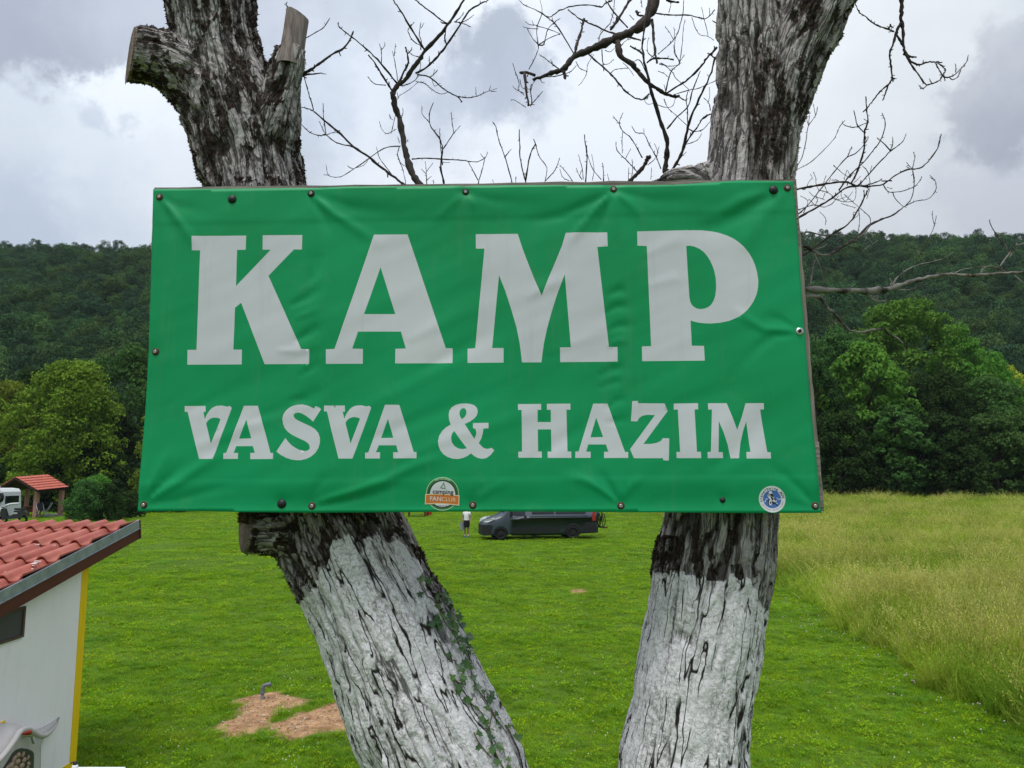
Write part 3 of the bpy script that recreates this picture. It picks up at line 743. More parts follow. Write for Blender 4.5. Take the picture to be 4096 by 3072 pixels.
# ------------------------------------------------------------------ the two walnut trunks
def limb(spec, k=6):
    """spec rows: px, py, radius px, depth -> centreline points and radii in metres"""
    pts = np.array([P(a, b, d) for a, b, r, d in spec]); rad = np.array([r * PXM(d) for a, b, r, d in spec])
    q = catmull(np.hstack([pts, rad[:, None]]), k); return q[:, :3], q[:, 3]
def bark_tree(name, limbs, seed, voxel, paint_fn, moss_fn, light, mat, parent, cutfaces=(), smooth_it=14):
    mb = MB()
    for pts, rad in limbs: mb.tube(pts, rad, 24, True, True)
    base = mb.me(name + ' base'); tmp = bpy.data.objects.new(name + ' tmp', base); COL.objects.link(tmp)
    md = tmp.modifiers.new('r', 'REMESH'); md.mode = 'VOXEL'; md.voxel_size = voxel
    ms = tmp.modifiers.new('s', 'SMOOTH'); ms.factor = 0.6; ms.iterations = smooth_it
    dg = bpy.context.evaluated_depsgraph_get(); dg.update()
    me = bpy.data.meshes.new_from_object(tmp.evaluated_get(dg)); bpy.data.objects.remove(tmp); bpy.data.meshes.remove(base)
    n = len(me.vertices); co = np.empty(n * 3, np.float32); me.vertices.foreach_get('co', co); co = co.reshape(-1, 3).astype(float)
    no = np.empty(n * 3, np.float32); me.vertices.foreach_get('normal', no); no = no.reshape(-1, 3).astype(float)
    # limb coordinates: offset from the centreline and length along it, blended between limbs
    best = []; 
    for li, (pts, rad) in enumerate(limbs):
        T, U, V = frames(pts); L_ = np.concatenate([[0], np.cumsum(np.linalg.norm(np.diff(pts, axis=0), axis=1))])
        seg_ = np.linalg.norm(np.diff(pts, axis=0), axis=1).max(); kk = int(max(1, math.ceil(seg_ / 0.025)))
        idx_ = np.linspace(0, len(pts) - 1, (len(pts) - 1) * kk + 1); ar = np.arange(len(pts))
        ip = lambda a: np.stack([np.interp(idx_, ar, a[:, k]) for k in range(a.shape[1])], -1)
        pt, Ut, Vt = ip(pts), ip(U), ip(V); Lt = np.interp(idx_, ar, L_); Rt_ = np.interp(idx_, ar, rad)
        dmin = np.zeros(n); q = np.zeros((n, 3))
        for k in range(0, n, 20000):
            c_ = co[k:k + 20000].astype(np.float32); d2 = ((c_[:, None] - pt[None].astype(np.float32)) ** 2).sum(-1); w_ = np.exp(-(d2 - d2.min(1)[:, None]) / (2 * 0.06 ** 2)); w_ /= w_.sum(1)[:, None]
            off = c_ - w_ @ pt; q[k:k + 20000] = np.stack([(off * (w_ @ Ut)).sum(1), (off * (w_ @ Vt)).sum(1), w_ @ Lt], -1); dmin[k:k + 20000] = np.linalg.norm(off, axis=1) / (w_ @ Rt_)
        best.append((dmin, q + li * 7.7))
    D_ = np.stack([b[0] for b in best]); W_ = np.exp(-8 * (D_ - D_.min(0))); W_ /= W_.sum(0)
    am = D_.argmin(0); Q_ = np.stack([b[1] for b in best]); buv = Q_[am, np.arange(n)]
    fiss = np.zeros(n); plate = np.zeros(n)
    for w_, (d_, q) in zip(W_, best):
        use = w_ > 0.02
        if not use.any(): continue
        qq = q[use] + 0.010 * np.stack([pnoise(q[use] * 14), pnoise(q[use] * 14 + 9), pnoise(q[use] * 9 + 4) * 2.5], -1)
        a = np.array([1, 1, 0.17])
        n1 = pnoise(qq * a * 21 + seed); n2 = pnoise(qq * a * 40 + seed + 31); n3 = pnoise(qq * np.array([1, 1, 0.22]) * 9 + 50)
        n4 = pnoise(qq * np.array([1, 1, 1.6]) * 26 + 11)
        f1 = 1 - sstep(0.02, 0.30, np.abs(n1)); f2 = 1 - sstep(0.0, 0.24, np.abs(n2)); f3 = 1 - sstep(0.0, 0.06, np.abs(n4))
        f = np.clip(f1 * (0.82 + 0.75 * n3) + f2 * 0.42 * (0.7 + n3) + f3 * 0.22, 0, 1)
        fiss[use] += w_[use] * f; plate[use] += w_[use] * (0.5 + 0.5 * pnoise(qq * np.array([1, 1, 0.35]) * 45))
    fine = fbm(co * 70, 3) * 0.5
    crackle = np.abs(pnoise(co * np.array([60, 60, 60]) + 5))
    paint = paint_fn(co, fbm(co * 9, 3), fiss)
    amp = np.where(paint > 0.5, 0.85, 1.15)
    disp = -fiss * np.where(paint > 0.5, 0.010, 0.017) + plate * 0.004 + fine * 0.0028 - (crackle < 0.05) * 0.0015 + fbm(co * 5, 2) * 0.008
    cut = np.zeros(n)
    for c, nn, rr in cutfaces:                      # sawn faces stay flat
        dd = (co - c) @ nn; cut = np.maximum(cut, sstep(-0.012, -0.004, dd) * (np.linalg.norm(co - c, axis=1) < rr))
    disp *= (1 - cut)
    for c, nn, rr in cutfaces:
        dd = (co - c) @ nn; hit = (dd > 0) & (np.linalg.norm(co - c, axis=1) < rr + 0.16); co[hit] -= dd[hit, None] * nn; cut[hit] = 1; disp[hit] = 0.0015 * pnoise(co[hit] * 60)
    moss = moss_fn(co, no, fbm(co * np.array([19, 19, 6.5]) + 3, 4, 0.66), fbm(co * 34, 3, 0.6), fiss) * (1 - cut) * (1 - paint)
    disp += moss * (0.004 + 0.004 * fbm(co * 90, 2))
    co2 = co + no * disp[:, None]
    me.vertices.foreach_set('co', co2.astype(np.float32).ravel()); set_smooth(me)
    ca = me.attributes.new('bark', 'FLOAT_COLOR', 'POINT')
    ca.data.foreach_set('color', np.stack([fiss, paint, moss, cut], -1).astype(np.float32).ravel())
    la = me.attributes.new('lichen', 'FLOAT', 'POINT'); la.data.foreach_set('value', light(co, fbm(co * 4 + 8, 3)).astype(np.float32))
    ba = me.attributes.new('along', 'FLOAT_VECTOR', 'POINT'); ba.data.foreach_set('vector', buv.astype(np.float32).ravel())
    me.name = name; me.materials.clear()
    return obj(name, me, mat, parent), co2, no, moss, paint

def bark_material():
    m = MT('walnut bark and limewash', 0.9, 0.12); w = m.world()
    at = m.n('ShaderNodeAttribute'); at.attribute_name = 'bark'; sp = m.n('ShaderNodeSeparateColor'); m.l(at.outputs['Color'], sp.inputs[0])
    F, Pn, Mo, Cut = sp.outputs[0], sp.outputs[1], sp.outputs[2], at.outputs['Alpha']
    li = m.n('ShaderNodeAttribute'); li.attribute_name = 'lichen'
    al = m.n('ShaderNodeAttribute'); al.attribute_name = 'along'
    wq = m.n('ShaderNodeTexNoise'); wq.inputs['Scale'].default_value = 22; wq.inputs['Detail'].default_value = 3; m.l(al.outputs['Vector'], wq.inputs['Vector'])
    vm = m.n('ShaderNodeVectorMath'); vm.operation = 'MULTIPLY_ADD'; m.l(wq.outputs['Color'], vm.inputs[0]); vm.inputs[1].default_value = (0.012, 0.012, 0.02); m.l(al.outputs['Vector'], vm.inputs[2])
    A1 = m.map(vm.outputs[0], (1, 1, 0.13)); A2 = m.map(vm.outputs[0], (1, 1, 0.30)); A3 = m.map(vm.outputs[0], (1, 1, 0.22))
    n1 = m.noise(w, 22, 6, 0.65); n2 = m.noise(w, 130, 5, 0.7); n3 = m.noise(w, 6, 3)
    def line(v, scale, wd, detail=1.0):
        a = m.noise(v, scale, detail, 0.5); return m.rng(m.math('ABSOLUTE', m.math('SUBTRACT', a, 0.5)), wd, wd * 0.35)
    slit = m.math('MULTIPLY', line(A1, 34, 0.028), m.rng(m.noise(A3, 21, 1), 0.46, 0.51))
    slit2 = m.math('MULTIPLY', line(A1, 70, 0.022), m.rng(m.noise(A3, 26, 1), 0.52, 0.58))
    furrow = m.math('MAXIMUM', line(A1, 30, 0.040, 2.0), m.math('MULTIPLY', line(A1, 62, 0.034), 0.75))
    crack = line(m.map(vm.outputs[0], (1, 1, 0.8)), 75, 0.020)
    fleck = m.noise(A2, 62, 5, 0.68)
    bark = m.mix(m.rng(n1, 0.35, 0.65), (0.29, 0.265, 0.265), (0.54, 0.50, 0.495))
    bark = m.mix(m.rng(n3, 0.4, 0.7, 0, 0.4), bark, (0.32, 0.27, 0.24))
    bark = m.mix(m.math('MULTIPLY', li.outputs['Fac'], m.rng(n1, 0.42, 0.58, 0, 0.7)), bark, (0.44, 0.43, 0.415))
    bark = m.mix(m.rng(fleck, 0.54, 0.68, 0, 0.5), bark, (0.12, 0.098, 0.09))
    bark = m.mix(m.rng(F, 0.40, 0.85, 0, 0.75), bark, (0.035, 0.026, 0.023))
    bark = m.mix(m.math('MULTIPLY', furrow, 0.8), bark, (0.028, 0.021, 0.019))
    wash = m.mix(m.rng(n1, 0.3, 0.7), (0.68, 0.66, 0.68), (0.86, 0.84, 0.86))
    wash = m.mix(m.math('MULTIPLY', m.rng(m.noise(w, 80, 6, 0.75), 0.49, 0.58), m.rng(m.noise(A3, 12, 2), 0.42, 0.60, 0.10, 0.85)), wash, (0.36, 0.335, 0.32))
    wash = m.mix(m.rng(n3, 0.50, 0.75, 0, 0.30), wash, (0.54, 0.52, 0.49))
    wash = m.mix(m.math('MULTIPLY', crack, 0.25), wash, (0.28, 0.26, 0.25))
    wash = m.mix(m.rng(F, 0.45, 1.0, 0, 0.25), wash, (0.36, 0.34, 0.325))
    wash = m.mix(m.math('MULTIPLY', slit2, 0.7), wash, (0.10, 0.085, 0.08))
    wash = m.mix(m.math('MAXIMUM', slit, m.math('MULTIPLY', furrow, m.rng(F, 0.75, 0.95, 0, 0.8))), wash, (0.030, 0.025, 0.023))
    c = m.mix(m.rng(Pn, 0.35, 0.6), bark, wash)
    mo = m.mix(m.rng(m.noise(w, 60, 4, 0.7), 0.35, 0.7), (0.018, 0.013, 0.012), (0.060, 0.042, 0.030))
    mk = m.math('MULTIPLY', m.rng(Mo, 0.20, 0.60), m.rng(fleck, 0.60, 0.50))
    c = m.mix(mk, c, mo)
    ring = m.n('ShaderNodeTexWave'); ring.inputs['Scale'].default_value = 14; ring.inputs['Distortion'].default_value = 5; ring.inputs['Detail'].default_value = 3; m.l(m.map(w, (0.3, 1, 1)), ring.inputs[0])
    wood = m.mix(ring.outputs['Fac'], (0.17, 0.13, 0.105), (0.27, 0.215, 0.175))
    c = m.mix(Cut, c, wood)
    m.col(c)
    h = m.math('ADD', m.math('MULTIPLY', n2, 0.5), m.math('MULTIPLY', n1, 0.9))
    h = m.math('SUBTRACT', h, m.math('MULTIPLY', slit, 1.6)); h = m.math('SUBTRACT', h, m.math('MULTIPLY', m.math('MULTIPLY', furrow, m.rng(Pn, 0.6, 0.4, 0, 1)), 1.2)); h = m.math('SUBTRACT', h, m.math('MULTIPLY', crack, 0.4))
    m.bump(h, 0.85, 0.007); return m.m
BARK = bark_material()

def moss_tufts(name, co, no, w, count, seed, parent, mat, size=0.014):
    rg = np.random.default_rng(seed); p = w / w.sum(); i = rg.choice(len(co), count, p=p)
    c = co[i]; nn = no[i] + rg.normal(size=(count, 3)) * 0.55; nn /= np.linalg.norm(nn, axis=1)[:, None]
    e = np.cross(nn, rg.normal(size=(count, 3))); e /= np.linalg.norm(e, axis=1)[:, None]
    h = (size * rg.uniform(0.4, 1.3, count))[:, None]; wd = 0.0028
    v = np.stack([c - e * wd - no[i] * 0.003, c + e * wd - no[i] * 0.003, c + nn * h], 1).reshape(-1, 3)
    o = obj(name, mesh_np(name, v, np.arange(3 * count).reshape(-1, 3)), mat, parent); o['kind'] = 'stuff'; return o
MOSS = plain('dry dark moss', (0.035, 0.024, 0.018), 0.95, 0.05, var=0.5, scale=30, coord='Generated')
MOSSG = plain('olive moss', (0.075, 0.060, 0.020), 0.95, 0.05, var=0.5, scale=30, coord='Generated')

DL, DR = 2.60, 2.52
def pxy(co):
    """world points -> photo pixels (used to lay out the paint line and moss on the bark)"""
    d = co - EYE; z = d @ FW; return CX + FOC * (d @ RT) / z, CY - FOC * (d @ UPV) / z
baseL = np.array([0.16, 2.66, -0.05]); baseR = np.array([0.98, 2.58, -0.05])
mainL, radL = limb([(1795, 3072, 292, DL), (1683, 2840, 280, DL), (1606, 2659, 268, DL), (1548, 2517, 260, DL), (1486, 2388, 252, DL), (1415, 2239, 250, DL),
                    (1330, 2060, 240, DL), (1240, 1800, 222, DL), (1140, 1400, 212, DL), (1060, 1000, 206, DL), (1025, 750, 206, DL), (985, 600, 212, DL),
                    (935, 450, 215, DL), (890, 300, 196, DL), (862, 150, 182, DL), (848, 0, 184, DL), (850, -250, 178, DL + 0.05), (900, -700, 150, DL + 0.1), (1000, -1200, 120, DL + 0.2)])
lowL = catmull(np.vstack([np.hstack([baseL, 0.34]), np.hstack([baseL + [0.03, 0, 0.35], 0.29]), np.hstack([(baseL + mainL[0]) / 2 + [0.10, 0, 0.1], 0.26]), np.hstack([mainL[0], radL[0]])]), 6)
mainL = np.vstack([lowL[:-1, :3], mainL]); radL = np.concatenate([lowL[:-1, 3], radL])
stubL = limb([(930, 440, 185, DL - 0.02), (840, 350, 172, DL - 0.03), (735, 275, 142, DL - 0.05), (640, 236, 122, DL - 0.06), (560, 224, 114, DL - 0.07), (440, 214, 112, DL - 0.07)])
stubR = limb([(1060, 640, 135, DL - 0.03), (1098, 480, 112, DL - 0.06), (1132, 350, 82, DL - 0.08), (1156, 262, 74, DL - 0.09), (1166, 200, 62, DL - 0.09)])
stubLow = limb([(1330, 2130, 150, DL - 0.02), (1230, 2110, 132, DL - 0.06), (1120, 2108, 112, DL - 0.10), (1030, 2112, 96, DL - 0.13), (900, 2122, 90, DL - 0.17)])
tag_l = empty('walnut_tree', baseL)
def paintL(co, nz, fiss):
    x, y = pxy(co)
    line = np.interp(x, [1100, 1200, 1270, 1330, 1380, 1440, 1500, 1560, 1620, 1680, 1740, 1800, 2100], [2520, 2400, 2330, 2200, 2170, 2140, 2130, 2150, 2190, 2260, 2420, 2470, 2860])
    return sstep(-16, 16, y - line + nz * 60 - fiss * 28) * (co[:, 2] < 3.2)
def mossL(co, no, n1, n2, fiss):
    x, y = pxy(co)
    band = lambda a, b, c, d: sstep(a, b, y) * (1 - sstep(c, d, y))
    up = sstep(0.0, 0.14, n1 * 0.8 + 0.30 * n2 + 0.50 * (fiss - 0.35) + 0.02 + 0.22 * (1 - sstep(640, 800, x)) - 0.55 * sstep(1100, 1150, x) * (y < 560) + 0.10 * (y < 420) - 0.75 * sstep(170, 90, np.hypot((x - 800), (y - 190) * 1.5)))
    low = sstep(0.0, 0.16, n1 * 0.7 + 0.25 * n2 + 0.5 * (fiss - 0.35) - 0.12 + 0.16 * (1 - sstep(1300, 1500, x)) * (y > 2000))
    side = sstep(0.72, 0.9, -no[:, 0] + 0.2 * n1) * band(2230, 2330, 2750, 3000) * 0.9
    top = (np.hypot(x - 1000, (y - 2050) * 1.6) < 70) * 1.0
    return np.clip(np.where(y < 1500, up, np.maximum(np.maximum(low * (y < 2500), side), top)), 0, 1)
def lichL(co, n):
    x, y = pxy(co)
    return np.clip(sstep(120, 60, np.hypot(x - 840, (y - 110) * 1.2)) + sstep(0.1, 0.4, n) * 0.8 + sstep(160, 90, np.hypot(x - 1150, (y - 350) * 0.5)), 0, 1)
stub_ax = stubL[0][-1] - stubL[0][-3]; stub_ax /= np.linalg.norm(stub_ax)
low_ax = stubLow[0][-1] - stubLow[0][-3]; low_ax /= np.linalg.norm(low_ax)
TL, coL, noL, mossLw, paintLw = bark_tree('trunk', [(mainL, radL), stubL, stubR, stubLow], 1.0, 0.0052, paintL, mossL, lichL, BARK, tag_l,
    [(P(520, 218, DL - 0.07), np.array([-0.84, -0.54, 0.04]), 0.13), (P(974, 2114, DL - 0.15), np.array([-0.866, -0.50, 0.0]), 0.11)])
# parent offset: meshes are in world space
def keep_world(o, root): o.location = -Vector(root.location) if o.parent is root else (0, 0, 0)
keep_world(TL, tag_l)
tag(tag_l, 'left walnut trunk behind the sign, limewashed below, mossy with sawn stubs above', 'tree')
xL, yL = pxy(coL)
wv = mossLw * (coL[:, 2] > 2.0) + 1e-9
# silhouettes matter most: favour verts whose normal is across the view
sil = np.clip(1 - np.abs((no_ := noL) @ np.array([0, -1.0, 0.1])) * 1.6, 0, 1)
keep_world(moss_tufts('moss', coL, noL, wv * (0.15 + sil * 1.5) * ((yL > -60) & (yL < 3100)), 13000, 5, tag_l, MOSS, 0.007), tag_l)
wt = (np.hypot(xL - 1000, (yL - 2055) * 1.5) < 62) * 1.0 * (noL[:, 2] > -0.2) + 1e-12
keep_world(moss_tufts('moss', coL, noL, wt, 1500, 6, tag_l, MOSSG, 0.012), tag_l)
# bare sawn wood at the top of the right-hand stub
wb = MB(); c0 = P(1166, 205, DL - 0.10); c1 = P(1188, 64, DL - 0.08); ax = c1 - c0
rr = 47 * PXM(DL); side = np.array([1, 0, 0.0]); back = np.array([0, 1.0, 0])
ring = []
for k in range(14):
    a = 2 * math.pi * k / 14; jit = 1 + 0.07 * math.sin(3 * a + 1)
    ring.append((math.cos(a) * jit, math.sin(a) * jit))
v = []; f = []
for lev, (c, s, tilt) in enumerate([(c0 - ax * 0.45, 1.15, 0), (c0, 1.03, 0), (c0 + ax * 0.5, 1.0, 0), (c1, 0.98, 1)]):
    for (a, b) in ring:
        q = c + side * a * rr * s + back * b * rr * s
        if tilt: q = q + np.array([0, 0, -a * 0.018 + 0.004])
        v.append(q)
for lev in range(3):
    for k in range(14):
        a = lev * 14 + k; b = lev * 14 + (k + 1) % 14; f.append((a, b, b + 14, a + 14))
f.append(tuple(range(42, 56)))
wb.add(v, f)
m = MT('weathered bare wood', 0.85, 0.2); w = m.map(m.world(), (40, 40, 3.0), (0, R(-12), 0)); g = m.noise(w, 2.2, 5, 0.65)
m.col(m.mix(m.rng(g, 0.32, 0.68), (0.11, 0.085, 0.078), (0.28, 0.235, 0.215))); m.bump(g, 0.6, 0.006)
WOODB = m.m
keep_world(wb.build('bare_stub_top', WOODB, tag_l), tag_l)

mainR, radR = limb([(2731, 3072, 242, DR), (2763, 2872, 232, DR), (2783, 2700, 230, DR), (2826, 2465, 230, DR), (2846, 2300, 232, DR), (2868, 2150, 226, DR), (2882, 2020, 220, DR),
                    (2920, 1600, 205, DR), (2960, 1100, 190, DR), (2994, 740, 184, DR), (3014, 600, 182, DR), (3024, 480, 180, DR), (3030, 386, 178, DR), (3026, 250, 168, DR), (3018, 100, 157, DR), (3012, -40, 150, DR), (3000, -350, 130, DR + 0.05), (2960, -800, 100, DR + 0.12)])
lowR = catmull(np.vstack([np.hstack([baseR, 0.33]), np.hstack([baseR + [-0.03, 0, 0.35], 0.27]), np.hstack([(baseR + mainR[0]) / 2 + [-0.06, 0, 0.1], 0.235]), np.hstack([mainR[0], radR[0]])]), 6)
mainR = np.vstack([lowR[:-1, :3], mainR]); radR = np.concatenate([lowR[:-1, 3], radR])
limA = limb([(3022, 420, 165, DR), (3018, 250, 158, DR), (3016, 100, 155, DR), (3012, -40, 150, DR), (3000, -350, 130, DR + 0.05), (2960, -800, 100, DR + 0.12)])
limB = limb([(3020, 620, 160, DR), (3060, 430, 180, DR), (3130, 250, 176, DR), (3186, 120, 176, DR), (3246, 0, 170, DR), (3360, -200, 150, DR), (3560, -600, 110, DR + 0.05)])
limS = limb([(2930, 800, 90, DR), (2850, 715, 70, DR), (2790, 705, 52, DR), (2730, 705, 42, DR), (2690, 712, 40, DR + 0.02), (2640, 735, 36, DR + 0.06), (2560, 790, 34, DR + 0.12)])
tag_r = empty('walnut_tree', baseR)
def paintR(co, nz, fiss):
    x, y = pxy(co)
    line = np.interp(x, [2580, 2620, 2700, 2800, 2900, 2950, 3000, 3040, 3080], [2330, 2300, 2285, 2290, 2280, 2285, 2320, 2400, 2460])
    return sstep(-14, 14, y - line + nz * 34 - fiss * 28) * (co[:, 2] < 3.2)
def mossR(co, no, n1, n2, fiss):
    x, y = pxy(co)
    dark = sstep(1.0, 0.55, np.hypot((x - (3080 + (y - 400) * 0.04)) / 105, (y - 430) / 290)) * sstep(-0.45, 0.0, n1 * 0.8 + 0.3 * n2 + 0.3 * fiss)
    right = sstep(0.0, 0.2, n1 * 0.7 + 0.3 * n2 + 0.5 * (fiss - 0.3) + 0.25 * sstep(3120, 3240, x) - 0.34)
    up = np.maximum(dark, right * sstep(2960, 3060, x)) + 0.0
    low = sstep(0.06, 0.25, n1 * 0.6 + 0.3 * n2 + 0.6 * (fiss - 0.35) - 0.20) + sstep(0.6, 0.85, -no[:, 0]) * (y > 2140) * (y < 2330)
    return np.clip(np.where(y < 1400, up, low * (y < 2500)), 0, 1)
def lichR(co, n):
    x, y = pxy(co); return np.clip(sstep(0.0, 0.35, n) * 0.7 + sstep(90, 40, np.hypot(x - 3040, (y - 90))), 0, 1)
TR, coR, noR, mossRw, paintRw = bark_tree('trunk', [(mainR, radR), limB, limS], 5.0, 0.0052, paintR, mossR, lichR, BARK, tag_r)
keep_world(TR, tag_r)
tag(tag_r, 'right walnut trunk behind the sign, limewashed below, furrowed grey bark above', 'tree')
silR = np.clip(1 - np.abs(noR @ np.array([0, -1.0, 0.1])) * 1.6, 0, 1); xR, yR = pxy(coR)
keep_world(moss_tufts('moss', coR, noR, (mossRw * (0.1 + silR * 1.5) + 1e-9) * ((yR > -60) & (yR < 2600)), 10000, 8, tag_r, MOSS, 0.006), tag_r)

# ------------------------------------------------------------------ bare branches, traced and set at real depths
TWIG = plain('dark bare twig', (0.050, 0.040, 0.036), 0.85, 0.15, var=0.4, scale=9, bump=0.4, bscale=60, coord='Generated')
m = MT('pale lichened branch', 0.85, 0.15); w = m.world(); a1 = m.noise(w, 16, 4, 0.6); a2 = m.noise(w, 9, 2)
c = m.mix(m.rng(a1, 0.40, 0.56), (0.04, 0.034, 0.030), (0.25, 0.23, 0.21)); c = m.mix(m.rng(m.noise(w, 26, 2), 0.68, 0.74), c, (0.40, 0.20, 0.05)); m.col(c); m.bump(a1, 0.5, 0.005)
PALE = m.m
def transf(scale, ox, oy): return lambda p: [(ox + q[0] / scale, oy + q[1] / scale) + tuple(q[2:]) for q in p]
def branch(name, group, D0, lines, mat, parent, seed, amp=0.18, spur=0.5, tr=None, knob=1.0, twigs=True):
    """lines: [(r_start, r_end, [(x, y), ...]), ...] in crop pixels; depth varies smoothly over the group so joints stay joined"""
    rg = np.random.default_rng(seed); mb = MB(); s1, s2 = rg.uniform(0, 6, 2)
    def depth(px, py): return D0 + amp * math.sin(px * 0.0042 + s1) + amp * 0.8 * math.sin(py * 0.0055 + s2)
    for r0, r1, pl in lines:
        pl = tr(pl)
        pts = np.array([P(a, b, depth(a, b)) for a, b in pl]); pts = catmull(pts, 4); n = len(pts)
        rr = np.linspace(r0, r1, n) / trs[tr] * PXM(D0)
        seg = np.linalg.norm(np.diff(pts, axis=0), axis=1).mean()
        pts = pts + rg.normal(size=pts.shape) * np.minimum(rr * 0.40, seg * 0.12)[:, None] * np.linspace(0.2, 1, n)[:, None]
        rr = rr * (1 + knob * 0.22 * rg.normal(size=n).clip(-1, 1.4)); rr = np.maximum(rr, 0.0011)
        mb.tube(pts, rr, 6 if r0 < 14 else 10)
        if twigs and r0 < 16:
            T = np.gradient(pts, axis=0); T /= np.linalg.norm(T, axis=1)[:, None] + 1e-9
            for i in range(1, n - 1):
                if rg.random() < spur:
                    d = T[i] * 0.7 + rg.normal(size=3) * 0.6; d /= np.linalg.norm(d); ln = rr[i] * rg.uniform(1.2, 3.5) + 0.004
                    mb.tube([pts[i], pts[i] + d * ln], [rr[i] * 0.6, rr[i] * 0.3 + 0.0005], 4)
    o = mb.build(name, mat, parent)
    if parent is not None: keep_world(o, parent)
    return o
T2 = transf(2.011, 1200, 0); T3 = transf(2.074, 2000, 0); T5 = transf(2.338, 3150, 300); T4 = transf(2.765, 3300, 0); T6 = transf(2.469, 3200, 900); T0 = transf(1.0, 0, 0)
trs = {T2: 2.011, T3: 2.074, T5: 2.338, T4: 2.765, T6: 2.469, T0: 1.0}
# twigs springing from the left trunk
branch('branch', 'l', DL - 0.02, [
    (13, 6, [(-20, 640), (20, 595), (90, 560), (170, 500), (270, 430), (350, 390), (400, 320), (430, 250)]),
    (10, 2, [(0, 615), (60, 600), (110, 595), (160, 590), (212, 597)]),
    (5, 4, [(35, 620), (60, 720), (85, 800), (108, 885)]),
    (3, 5, [(-10, 860), (60, 872), (110, 895)]),
], TWIG, tag_l, 31, amp=0.02, tr=T2)
branch('branch', 'l', DL - 0.02, [(6, 3, [(0, 330), (20, 322), (110, 270), (190, 220), (240, 145)])], TWIG, tag_l, 30, amp=0.02, tr=T2)
branch('branch', 'l', DL - 0.04, [(3.0, 1.6, [(1150, 55), (1152, 35), (1144, 18), (1149, 8)])], TWIG, tag_l, 32, amp=0.0, tr=T0)
